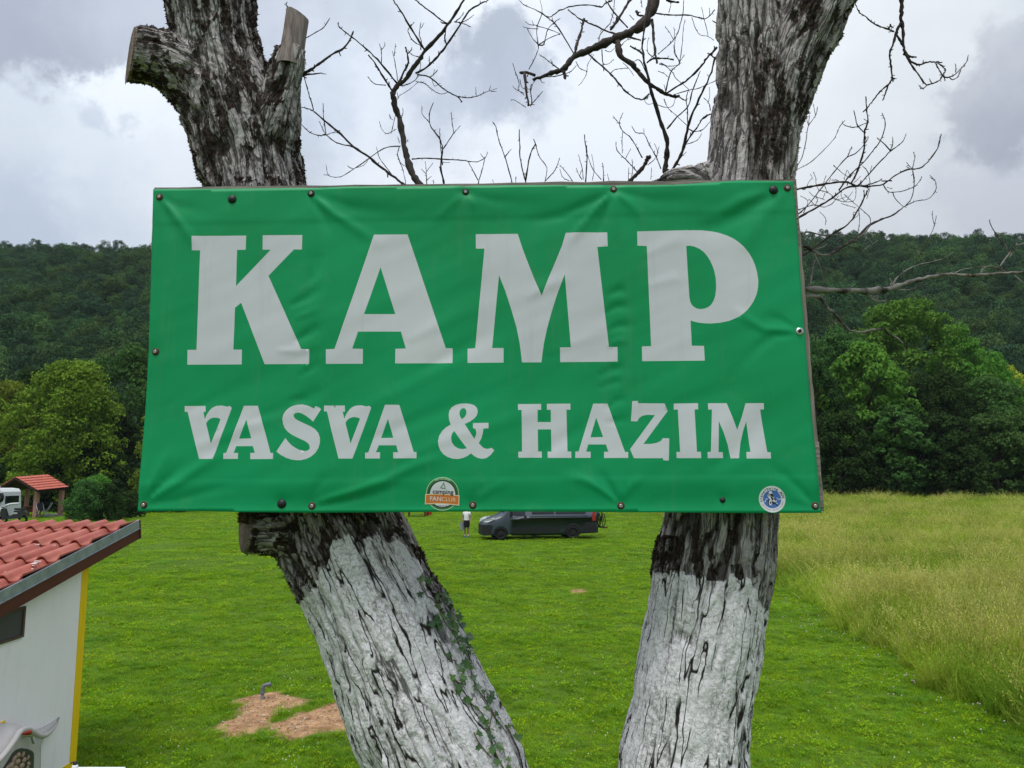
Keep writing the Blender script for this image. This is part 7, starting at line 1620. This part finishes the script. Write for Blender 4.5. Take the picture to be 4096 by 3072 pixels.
f.append(tuple(range(M_ - 1, -1, -1))); f.append(tuple(range((len(ST) - 1) * M_, len(ST) * M_)))
mb = MB(); mb.add(v, f, True); mb.build('body', VB, van)
def side_panel(name, pts, mat, out=0.006, parent=None, th=0.012, side=-1):
    mb = MB(); q = [(x, side * (half_w(z, 1.02) + out), z) for x, z in pts]; mb.prism(q, (0, -side * th, 0)); o = mb.build(name, mat, parent or van); return o
def arc(cx, cz, r, a0, a1, n=14): return [(cx + r * math.cos(a0 + (a1 - a0) * i / n), cz + r * math.sin(a0 + (a1 - a0) * i / n)) for i in range(n + 1)]
for sd_ in (-1, 1):
    side_panel('side_window', [(0.62, 1.36), (0.98, 1.34), (1.30, 1.34), (1.34, 1.40), (1.34, 1.98), (1.25, 2.02), (0.95, 1.95), (0.66, 1.62)], VG_, side=sd_)
    side_panel('side_window', [(1.72, 1.42), (2.95, 1.42), (2.95, 1.98), (1.72, 1.98)], VG_, side=sd_)
    side_panel('side_window', [(3.05, 1.42), (4.75, 1.42), (4.75, 1.98), (3.05, 1.98)], VG_, side=sd_)
    side_panel('lower_cladding', [(0.62, 0.42), (3.30, 0.42), (3.30, 0.66), (0.62, 0.66)], VK, 0.010, side=sd_)
    side_panel('wheel_arch', arc(0, 0.36, 0.52, 0, math.pi) + arc(0, 0.36, 0.40, math.pi, 0), VB, 0.030, th=0.05, side=sd_); side_panel('wheel_well', arc(0, 0.30, 0.43, 0, math.pi) + [(-0.43, 0.26), (0.43, 0.26)], VK, 0.004, side=sd_)
    side_panel('wheel_arch', arc(WB, 0.36, 0.52, 0, math.pi) + arc(WB, 0.36, 0.40, math.pi, 0), VK, 0.024, th=0.05, side=sd_); side_panel('wheel_well', arc(WB, 0.30, 0.43, 0, math.pi) + [(WB - 0.43, 0.26), (WB + 0.43, 0.26)], VK, 0.004, side=sd_)
    side_panel('tail_lamp', [(5.12, 1.00), (5.30, 1.00), (5.33, 1.30), (5.33, 1.66), (5.20, 1.66), (5.13, 1.40)], RL, 0.008, side=sd_)
    side_panel('rear_corner_cladding', [(4.58, 0.34), (5.30, 0.36), (5.34, 0.62), (5.30, 0.92), (4.75, 0.92), (4.60, 0.66)], VK, 0.010, side=sd_)
    side_panel('door_seam', [(0.50, 0.55), (0.515, 0.55), (0.515, 1.36), (0.50, 1.36)], VK, 0.0025, side=sd_); side_panel('door_seam', [(1.45, 0.45), (1.465, 0.45), (1.465, 2.2), (1.45, 2.2)], VK, 0.0025, side=sd_); side_panel('rail', [(1.6, 1.24), (4.9, 1.26), (4.9, 1.275), (1.6, 1.255)], VK, 0.006, side=sd_)
    o_ = side_panel('door_handle', [(1.28, 1.05), (1.42, 1.05), (1.42, 1.30), (1.28, 1.30)], VK, 0.014, side=sd_)
    mb = MB(); mb.box((0.55, sd_ * 1.20, 1.42), (0.10, 0.20, 0.34), bev=0.03); mb.box((0.60, sd_ * 1.06, 1.34), (0.07, 0.14, 0.07)); mb.build('mirror', VK, van)
    mb = MB(); mb.prism([(-0.90, sd_ * 0.72, 0.94), (-0.66, sd_ * 0.99, 0.96), (-0.36, sd_ * 1.018, 1.10), (-0.30, sd_ * 1.018, 1.20), (-0.58, sd_ * 0.97, 1.16), (-0.84, sd_ * 0.78, 1.06)], (-0.02, sd_ * 0.02, 0.01)); mb.build('headlight', CLR, van)
mb = MB()
for k_, (x, z0, z1, w) in enumerate([(-1.0, .36, .62, .66), (-0.95, .28, .80, .90), (-0.80, .25, .88, 1.0), (-0.44, .25, .80, 1.035)]):
    pass
fb = [(-1.0, -.62), (-.97, -.84), (-.82, -1.01), (-.46, -1.035), (-.46, 1.035), (-.82, 1.01), (-.97, .84), (-1.0, .62)]
mb.prism([(x, y, 0.26) for x, y in fb], (0, 0, 0.56)); mb.build('front_bumper', VK, van)
mb = MB(); mb.prism([(x, y, 0.34) for x, y in [(5.2, -1.02), (5.44, -.98), (5.50, -.85), (5.50, .85), (5.44, .98), (5.2, 1.02)]], (0, 0, 0.28)); mb.build('rear_bumper', VK, van)
mb = MB(); mb.prism([(0.20, -0.86, 1.47), (0.20, 0.86, 1.47), (0.98, 0.80, 2.30), (0.98, -0.80, 2.30)], (-0.03, 0, 0.03)); mb.build('windscreen', VG_, van)
def torus(r, t, n=22, k=8, ax='y'):
    v = []; f = []
    for i in range(n):
        a = 2 * math.pi * i / n
        for j in range(k):
            b = 2 * math.pi * j / k; rr_ = r + t * math.cos(b); p = (rr_ * math.cos(a), t * math.sin(b), rr_ * math.sin(a))
            v.append(p if ax == 'y' else (p[1], p[0], p[2]))
    for i in range(n):
        for j in range(k): f.append((i * k + j, ((i + 1) % n) * k + j, ((i + 1) % n) * k + (j + 1) % k, i * k + (j + 1) % k))
    return v, f
def ycyl(mb, x, z, y0_, y1_, r, n=20): mb.tube([(x, y0_, z), (x, y1_, z)], r, n)
wm = MB(); vt_, ft_ = [], []
ring = [(0.19, -0.10), (0.33, -0.11), (0.352, -0.08), (0.352, 0.08), (0.33, 0.11), (0.19, 0.10)]
nn = 28
for r_, y_ in ring:
    for k_ in range(nn): a = 2 * math.pi * k_ / nn; vt_.append((r_ * math.cos(a), y_, r_ * math.sin(a)))
for i in range(len(ring)):
    for k_ in range(nn): a = i * nn + k_; b = i * nn + (k_ + 1) % nn; c_ = ((i + 1) % len(ring)) * nn; ft_.append((a, b, c_ + (k_ + 1) % nn, c_ + k_))
tyre_me = MB().add(vt_, ft_, True).me('tyre'); tyre_me.materials.append(TY)
rm = MB(); ycyl(rm, 0, 0, -0.06, 0.06, 0.20, 24); ycyl(rm, 0, 0, -0.095, -0.05, 0.05, 12)
for k_ in range(5):
    a = 2 * math.pi * k_ / 5; rm.box((0.10 * math.cos(a), -0.082, 0.10 * math.sin(a)), (0.20, 0.03, 0.045), rot=Matrix.Rotation(-a, 3, 'Y'))
rim_me = rm.me('rim'); rim_me.materials.append(RIMD)
for x in (0, WB):
    for sd_ in (-1, 1):
        wh_ = bpy.data.objects.new('wheel', tyre_me); link(wh_, van); wh_.location = (x, sd_ * 0.93, 0.352); wh_.rotation_euler = (0, 0, 0 if sd_ < 0 else math.pi)
        link(bpy.data.objects.new('rim', rim_me), wh_)
mb = MB(); mb.box((2.2, 0, 0.27), (3.0, 1.5, 0.10)); mb.box((1.35, -0.7, 0.20), (0.05, 0.3, 0.1)); mb.box((1.9, -0.7, 0.20), (0.3, 0.05, 0.1)); mb.build('underbody', VK, van)
# bicycle rack and two bicycles behind the van
rk = MB(); 
for y_ in (-0.55, 0.55): rk.tube([(5.45, y_, 2.0), (5.52, y_, 1.2), (5.52, y_, 0.62), (6.05, y_, 0.58)], 0.022, 6)
for x_ in (5.66, 5.92): rk.tube([(x_, -0.85, 0.62), (x_, 0.85, 0.62)], 0.03, 6)
rk.tube([(5.50, -0.55, 1.85), (5.50, 0.55, 1.85)], 0.02, 6); rk.tube([(6.05, -0.55, 0.58), (6.05, 0.55, 0.58)], 0.02, 6); rk.build('bicycle_rack', VK, van)
mb = MB(); mb.box((6.09, -0.6, 0.60), (0.03, 0.16, 0.10)); mb.build('rack_lamp', RL, van)
BKM = plain('dark bicycle frame', (0.03, 0.035, 0.035), 0.35, 0.5, var=0.3)
def bicycle(xo, label, first=None):
    r = empty('bicycle'); r.parent = van; r.location = (xo, 0, 0.66); r.rotation_euler = (0, 0, R(90)); tag(r, label, 'bicycle', 'bicycles on the rack behind the van')
    for xw_ in (-0.52, 0.52):
        m1 = MB(); m1.add(*torus(0.33, 0.024), smooth=True); 
        for k_ in range(8): a = math.pi * k_ / 8; m1.tube([(0.32 * math.cos(a), 0, 0.32 * math.sin(a)), (-0.32 * math.cos(a), 0, -0.32 * math.sin(a))], 0.003, 4)
        o = m1.build('wheel', TY, r); o.location = (xw_, 0, 0.35)
    m1 = MB()
    for a, b in (((-0.52, 0, 0.35), (-0.05, 0, 0.30)), ((-0.52, 0, 0.35), (-0.18, 0, 0.80)), ((-0.05, 0, 0.30), (-0.20, 0, 0.90)), ((-0.18, 0, 0.80), (0.33, 0, 0.84)), ((-0.05, 0, 0.30), (0.35, 0, 0.76)), ((0.52, 0, 0.35), (0.31, 0, 0.98))): m1.tube([a, b], 0.02, 6)
    m1.build('frame', BKM, r); m1 = MB(); m1.tube([(0.30, -0.30, 1.02), (0.31, 0, 0.98), (0.30, 0.30, 1.02)], 0.014, 6); m1.build('handlebar', BKM, r)
    m1 = MB(); m1.box((-0.21, 0, 0.93), (0.26, 0.13, 0.05), bev=0.02); m1.build('saddle', VK, r); m1 = MB(); m1.tube([(-0.05, -0.12, 0.22), (-0.05, 0.12, 0.38)], 0.012, 5); m1.build('pedals', VK, r); return r
for xo, lb in ((5.66, 'bicycle hanging nearest the van on its rear rack'), (5.92, 'outer bicycle on the rear rack of the van')):
    b_ = bicycle(xo, lb); b_.parent = None; M0 = Matrix.Translation(van.location) @ Matrix.Rotation(yaw, 4, 'Z'); b_.matrix_world = M0 @ Matrix.Translation((xo, 0, 0.66)) @ Matrix.Rotation(R(90), 4, 'Z')

# ------------------------------------------------------------------ woman with a grey case, in front of the van
SK = plain('tanned skin', (0.38, 0.20, 0.13), 0.55, 0.3, var=0.08); TS = plain('white cotton', (0.72, 0.72, 0.72), 0.85, 0.2, var=0.05, bump=0.2, bscale=30); BS = plain('black skirt cloth', (0.010, 0.010, 0.014), 0.85, 0.2, var=0.2); HR = plain('brown hair', (0.06, 0.035, 0.02), 0.6, 0.3, var=0.3); SH = plain('blue shoe', (0.10, 0.20, 0.36), 0.6, 0.3, var=0.1)
pf = on_ground(1866, 2149); pe = empty('person', pf, R(-20)); tag(pe, 'person in white t-shirt and black skirt carrying a grey case on the lawn', 'person')
def skinned(name, verts, edges, rads, mat, parent, root=0, sub=2):
    me = bpy.data.meshes.new(name); me.from_pydata(verts, edges, []); me.update(); o = obj(name, me, mat, parent)
    sk = o.modifiers.new('skin', 'SKIN'); sk.use_smooth_shade = True
    for i, r in enumerate(rads): me.skin_vertices[0].data[i].radius = (r, r) if isinstance(r, float) else r
    me.skin_vertices[0].data[root].use_root = True
    o.modifiers.new('s', 'SUBSURF').levels = sub; o.modifiers['s'].render_levels = sub
    dg = bpy.context.evaluated_depsgraph_get(); dg.update(); m2 = bpy.data.meshes.new_from_object(o.evaluated_get(dg)); o.modifiers.clear(); o.data = m2; m2.name = name
    if not m2.materials: m2.materials.append(mat)
    return o
# x is to the left-right of the body, -y forward
hv_ = [(0, 0, 0.93), (0, 0.01, 1.08), (0, 0, 1.24), (0, 0.01, 1.37), (0, 0, 1.45), (0, -0.01, 1.53), (0, -0.015, 1.62), (0, -0.01, 1.70),
       (-0.16, 0.0, 1.37), (-0.21, 0.01, 1.24), (-0.235, 0.0, 1.09), (-0.24, -0.03, 0.95), (-0.245, -0.04, 0.86), (0.16, 0.0, 1.37), (0.21, 0.02, 1.24), (0.24, 0.02, 1.09), (0.25, -0.02, 0.96), (0.25, -0.05, 0.87),
       (-0.085, 0, 0.86), (-0.09, -0.03, 0.48), (-0.09, 0.0, 0.10), (-0.09, -0.10, 0.045), (0.085, 0, 0.86), (0.09, -0.01, 0.48), (0.09, 0.05, 0.10), (0.09, -0.05, 0.045)]
he_ = [(0, 1), (1, 2), (2, 3), (3, 4), (4, 5), (5, 6), (6, 7), (3, 8), (8, 9), (9, 10), (10, 11), (11, 12), (3, 13), (13, 14), (14, 15), (15, 16), (16, 17), (0, 18), (18, 19), (19, 20), (20, 21), (0, 22), (22, 23), (23, 24), (24, 25)]
hr_ = [(0.15, 0.11), (0.115, 0.09), (0.135, 0.10), (0.13, 0.09), 0.05, 0.06, 0.095, 0.065, 0.055, 0.045, 0.038, 0.028, 0.035, 0.055, 0.045, 0.038, 0.028, 0.035, 0.085, 0.055, 0.035, 0.03, 0.085, 0.055, 0.035, 0.03]
skinned('body', hv_, he_, [float(r) if not isinstance(r, tuple) else r for r in hr_], SK, pe)
def rings(name, levels, mat, n=16, x=0, y=0):
    v = []; f = []
    for z, rx, ry, dx, dy in levels:
        for k_ in range(n): a = 2 * math.pi * k_ / n; v.append((x + dx + rx * math.cos(a), y + dy + ry * math.sin(a), z))
    for i in range(len(levels) - 1):
        for k_ in range(n): a = i * n + k_; b = i * n + (k_ + 1) % n; f.append((a, b, b + n, a + n))
    mb = MB(); mb.add(v, f, True); mb.add([], []); return mb
mb = rings('shirt', [(0.94, 0.165, 0.13, 0, 0), (1.05, 0.15, 0.12, 0, 0.005), (1.2, 0.165, 0.135, 0, 0), (1.32, 0.175, 0.125, 0, 0.005), (1.40, 0.14, 0.10, 0, 0.005), (1.45, 0.07, 0.065, 0, 0)], TS)
for s_ in (-1, 1): mb.tube([(s_ * 0.12, 0.0, 1.385), (s_ * 0.175, 0.005, 1.34), (s_ * 0.215, 0.012, 1.22)], [0.075, 0.072, 0.066], 12)
mb.build('shirt', TS, pe)
rings('skirt', [(1.0, 0.15, 0.115, 0, 0), (0.92, 0.175, 0.14, 0, 0), (0.75, 0.185, 0.155, 0, 0), (0.56, 0.17, 0.15, 0, 0)], BS).build('skirt', BS, pe)
mb = MB(); mb.sphere((0, 0.02, 1.645), 0.108, 14, 10, (0.92, 1.0, 1.08)); mb.tube(catmull(np.array([(0, 0.11, 1.66), (0, 0.17, 1.60), (0, 0.16, 1.45)]), 3), [0.04, 0.04, 0.035, 0.035, 0.03, 0.02, 0.012], 8); mb.build('hair', HR, pe)
mb = MB(); mb.sphere((0, -0.112, 1.60), 0.014, 8, 6, (0.8, 1.2, 1.3)); mb.build('nose', SK, pe)
for s_, y_ in ((-1, 0), (1, 0.05)):
    mb = MB(); mb.box((s_ * 0.09, y_ - 0.045, 0.035), (0.085, 0.24, 0.07), bev=0.025); mb.build('shoe', SH, pe)
    mb = MB(); mb.tube([(s_ * 0.09, y_, 0.06), (s_ * 0.09, y_, 0.14)], [0.042, 0.044], 10); mb.build('sock', TS, pe)
    for q_ in range(4):
        mb = MB(); mb.tube([(s_ * 0.245 + 0.0, -0.06 + q_ * 0.018, 0.855), (s_ * 0.246, -0.062 + q_ * 0.018, 0.815), (s_ * 0.238, -0.06 + q_ * 0.018, 0.79 + 0.003 * abs(q_ - 1))], [0.009, 0.008, 0.006], 6); mb.build('finger', SK, pe)
    mb = MB(); mb.tube([(s_ * 0.235, -0.075, 0.86), (s_ * 0.225, -0.09, 0.83)], [0.010, 0.007], 6); mb.build('thumb', SK, pe)
cs_ = P(1849, 2104, pf[1] - 0.15); cs = empty('carry_case', (cs_[0], cs_[1], cs_[2] - 0.25), R(-20)); tag(cs, 'flat grey case carried at the side of the person on the lawn', 'case')
GC_ = plain('grey plastic case', (0.20, 0.22, 0.24), 0.5, 0.4, var=0.08)
mb = MB(); mb.box((0, 0, 0.23), (0.13, 0.36, 0.44), rot=Matrix.Rotation(R(-14), 3, 'Y'), bev=0.025); mb.build('shell', GC_, cs)
mb = MB(); mb.tube(catmull(np.array([(-0.06, -0.07, 0.43), (-0.07, -0.05, 0.50), (-0.07, 0.05, 0.50), (-0.06, 0.07, 0.43)]), 3), 0.012, 6); mb.build('handle', VK, cs)

# ------------------------------------------------------------------ open shelter with red tiled roof
sh = empty('garden_shelter', P(190, 2062, 67.5)); tag(sh, 'open garden shelter with red tiled gable roof on pinkish pillars', 'shelter')
PK = plain('pinkish plastered pillar', (0.42, 0.22, 0.18), 0.85, 0.2, var=0.1, scale=3); CN = plain('grey concrete slab', (0.22, 0.21, 0.20), 0.9, 0.2, var=0.15, scale=2)
RT_ = MT('red roof tiles far', 0.7, 0.3); w = RT_.world(); RT_.col(RT_.mix(RT_.rng(RT_.noise(w, 3, 4), 0.35, 0.65), (0.36, 0.085, 0.055), (0.46, 0.125, 0.085))); RT_ = RT_.m; UN = plain('dark roof timber', (0.035, 0.018, 0.014), 0.8, 0.2, var=0.2)
F1, F2 = P(62, 1909, 65.5), P(191, 1899, 70.0); E1, E2 = P(153, 1963, 64.5), P(276, 1950, 69.0); dv = E1 - F1; dv2 = E2 - F2
L1, L2 = F1 + np.array([-abs(dv[0]) * 0.95, 1.2, dv[2]]), F2 + np.array([-abs(dv2[0]) * 0.95, 1.2, dv2[2]])
for (a0, a1, b0, b1, nm) in ((F1, F2, E1, E2, 'roof_slope'), (F1, F2, L1, L2, 'roof_slope')):
    v = []; f = []; nu, nw = 49, 6; nrm_ = np.cross(a1 - a0, b0 - a0); nrm_ /= np.linalg.norm(nrm_); nrm_ = nrm_ if nrm_[2] > 0 else -nrm_
    for r_ in range(nw):
        for e in (0, 1):
            t = (r_ + e) / nw
            for i in range(nu):
                s = i / (nu - 1); q = (a0 * (1 - s) + a1 * s) * (1 - t) + (b0 * (1 - s) + b1 * s) * t; v.append(q + nrm_ * (0.05 * abs(math.sin(s * 18 * math.pi)) + (0.06 if e else 0.0)))
    for r_ in range(nw * 2 - 1):
        for i in range(nu - 1): a = r_ * nu + i; f.append((a, a + 1, a + nu + 1, a + nu))
    mb = MB(); mb.add(v, f); o = kw(mb.build(nm, RT_, sh), sh)
    mb = MB(); mb.prism([a0 - nrm_ * 0.05, a1 - nrm_ * 0.05, b1 - nrm_ * 0.05, b0 - nrm_ * 0.05], -nrm_ * 0.12); o2 = mb.build('roof_underside', UN, o); keep_world(o2, sh)
for (px, yt, yb_, D, w_) in ((141, 1968, 2068, 65.6, 15), (241, 1958, 2057, 68.8, 14), (103, 1961, 2052, 69.5, 12), (30, 1960, 2062, 67.0, 13)):
    b_ = P(px, yb_, D); t_ = P(px, yt - 6, D); k_ = w_ * PXM(D); mb = MB(); mb.box((b_[0], b_[1], (b_[2] + t_[2]) / 2 - 0.1), (k_, k_, t_[2] - b_[2] + 0.2)); kw(mb.build('pillar', PK, sh), sh)
s0_, s1_, s2_, s3_ = P(112, 2075, 64.8), P(252, 2060, 68.4), P(230, 2052, 72), P(20, 2066, 69.5)
mb = MB(); mb.prism([q - np.array([0, 0, 0.02]) for q in (s0_, s1_, s2_, s3_)], (0, 0, -0.25)); kw(mb.build('floor_slab', CN, sh), sh)
ALU = plain('light metal tube', (0.55, 0.56, 0.58), 0.4, 0.5, 0.5, var=0.05); DKF = plain('dark chair fabric', (0.03, 0.035, 0.04), 0.9, 0.1, var=0.2); BRN = plain('brown stained timber', (0.16, 0.065, 0.03), 0.75, 0.25, var=0.25, scale=3)
def fold_chair(px, py, D, rz_, label):
    r = empty('folding_chair', P(px, py, D), rz_); tag(r, label, 'chair', 'folding chairs under the red roofed shelter')
    for s_ in (-0.27, 0.27):
        mb = MB(); mb.tube([(s_, -0.30, 0), (s_, 0.10, 0.55), (s_, 0.34, 1.10)], 0.02, 6); mb.tube([(s_, 0.32, 0), (s_, -0.28, 0.45)], 0.02, 6); mb.build('frame', ALU, r)
    mb = MB(); mb.box((0, -0.02, 0.43), (0.50, 0.46, 0.03)); mb.build('seat', DKF, r); mb = MB(); mb.box((0, 0.26, 0.80), (0.50, 0.03, 0.62), rot=Matrix.Rotation(R(-23), 3, 'X')); mb.build('backrest', DKF, r)
fold_chair(163, 2064, 65.5, R(60), 'folding chair with light frame beside the front pillar of the shelter'); fold_chair(186, 2062, 67.0, R(-50), 'folding chair with light frame in the middle of the shelter')
tq = P(128, 2062, 67.5); tbl = empty('wooden_table', tq); tag(tbl, 'brown wooden table standing under the red roofed shelter', 'table')
mb = MB(); mb.box((0, 0, 0.76), (1.3, 0.8, 0.06)); mb.build('tabletop', BRN, tbl); mb = MB(); mb.box((0, 0, 0.5), (1.1, 0.06, 0.45)); mb.build('side_board', BRN, tbl)
for sx in (-0.5, 0.5):
    for sy in (-0.3, 0.3): mb = MB(); mb.box((sx, sy, 0.36), (0.08, 0.08, 0.74)); mb.build('leg', BRN, tbl)

# ------------------------------------------------------------------ white motorhome and scooter at the left edge
mh = empty('motorhome', P(-24, 2098, 57.5)); mh.location.z = 0.0; tag(mh, 'white motorhome with spare wheel on its back, cut by the left edge', 'motorhome')
WV = MT('white gel coat', 0.35, 0.5); WV.col((0.66, 0.67, 0.69)); WV = WV.m
pr_ = [(-6.2, 0.5), (-6.2, 1.3), (-5.0, 2.2), (-4.6, 2.62), (0.5, 2.62), (0.95, 2.56), (1.10, 2.35), (1.20, 1.2), (1.22, 0.55)]
mb = MB(); mb.prism([(x, -1.1, z) for x, z in pr_], (0, 2.2, 0)); mb.build('body', WV, mh)
mb = MB(); mb.box((-0.10, -1.106, 1.58), (2.3, 0.02, 0.66), bev=0.0); mb.build('side_window', VG_, mh); mb = MB(); mb.box((-3.6, -1.106, 1.62), (1.5, 0.02, 0.5)); mb.build('side_window', VG_, mh)
mb = MB(); mb.box((1.20, 0, 1.75), (0.04, 1.5, 0.6)); mb.build('rear_window', VG_, mh); mb = MB(); mb.box((-2, 0, 0.46), (6.6, 2.1, 0.2)); mb.build('skirt', plain('grey sill', (0.25, 0.26, 0.27), 0.6, 0.3), mh)
mb = MB(); mb.box((0.6, -1.11, 2.42), (0.22, 0.03, 0.05)); mb.build('marker_lamp', VK, mh); mb = MB(); mb.box((-1.0, 0.2, 2.70), (1.6, 1.0, 0.16), bev=0.04); mb.build('roof_box', WV, mh)
for x in (-0.35, -4.7):
    for sy in (-1, 1): o = bpy.data.objects.new('wheel', tyre_me); link(o, mh); o.location = (x, sy * 1.0, 0.352); o.scale = (1, 1, 1)
o = bpy.data.objects.new('spare_wheel', tyre_me); link(o, mh); o.location = (1.12, -1.22, 1.95); o.rotation_euler = (0, 0, R(-35)); o.scale = (0.95, 1, 0.95); o2 = bpy.data.objects.new('rim', rim_me.copy()); o2.data.materials.clear(); o2.data.materials.append(ALU); link(o2, o)
sc_ = empty('motor_scooter', (mh.location.x + 1.95, mh.location.y - 1.0, 0.0), R(8)); tag(sc_, 'dark scooter with white fairing parked behind the white motorhome', 'scooter'); sc_.scale = (1.15, 1.15, 1.15)
for x in (-0.55, 0.62):
    mb = MB(); mb.add(*torus(0.22, 0.075), smooth=True); o = mb.build('wheel', TY, sc_); o.location = (x, 0, 0.30)
mb = MB(); mb.prism([(x, -0.17, z) for x, z in [(-0.45, 0.35), (0.55, 0.42), (0.85, 0.72), (0.70, 0.92), (0.15, 0.88), (0.05, 0.60), (-0.28, 0.55), (-0.45, 1.02), (-0.62, 1.0), (-0.66, 0.6)]], (0, 0.34, 0)); mb.build('body', plain('dark scooter paint', (0.02, 0.02, 0.025), 0.35, 0.5), sc_)
mb = MB(); mb.tube(catmull(np.array([(-0.80, 0, 0.62), (-0.62, 0, 1.05), (-0.2, 0, 1.28), (0.35, 0, 1.33)]), 3), [0.05, 0.09, 0.10, 0.09, 0.08, 0.07, 0.06, 0.05, 0.05, 0.04], 8); mb.build('fairing', WV, sc_)
mb = MB(); mb.box((0.42, 0, 0.97), (0.62, 0.26, 0.12), bev=0.04); mb.build('seat', VK, sc_); mb = MB(); mb.tube([(-0.52, -0.32, 1.12), (-0.55, 0, 1.05), (-0.52, 0.32, 1.12)], 0.02, 6); mb.build('handlebar', VK, sc_); mb = MB(); mb.box((0.2, -0.18, 0.72), (0.30, 0.02, 0.10)); mb.build('side_badge', ALU, sc_)

# ------------------------------------------------------------------ picnic table and red bin far below the banner
pt = empty('picnic_table', P(1668, 2058, 69)); pt.location.z = float(ground_z(pt.location.x, 69)); tag(pt, 'dark wooden picnic table at the far end of the lawn, under the banner edge', 'table')
mb = MB(); mb.box((0, 0, 0.74), (1.8, 0.8, 0.05)); mb.build('tabletop', BRN, pt)
for sy in (-0.65, 0.65): mb = MB(); mb.box((0, sy, 0.45), (1.8, 0.26, 0.05)); mb.build('bench', BRN, pt)
for sx in (-0.7, 0.7):
    mb = MB(); mb.box((sx, -0.35, 0.36), (0.09, 0.09, 0.74)); mb.build('leg', BRN, pt); mb = MB(); mb.box((sx, 0.35, 0.36), (0.09, 0.09, 0.74)); mb.build('leg', BRN, pt)
rb = empty('red_bin', P(1716, 2055, 70)); rb.location.z = float(ground_z(rb.location.x, 70)); tag(rb, 'small red bin beside the distant picnic table', 'bin')
mb = MB(); mb.add(*disc_stack([(0.20, 0), (0.24, 0.02), (0.27, 0.62), (0.28, 0.64)])); mb.build('body', plain('red bin plastic', (0.40, 0.02, 0.015), 0.5, 0.4), rb); mb = MB(); mb.add(*disc_stack([(0.29, 0.64), (0.29, 0.69), (0.10, 0.74)])); mb.build('lid', RL, rb)
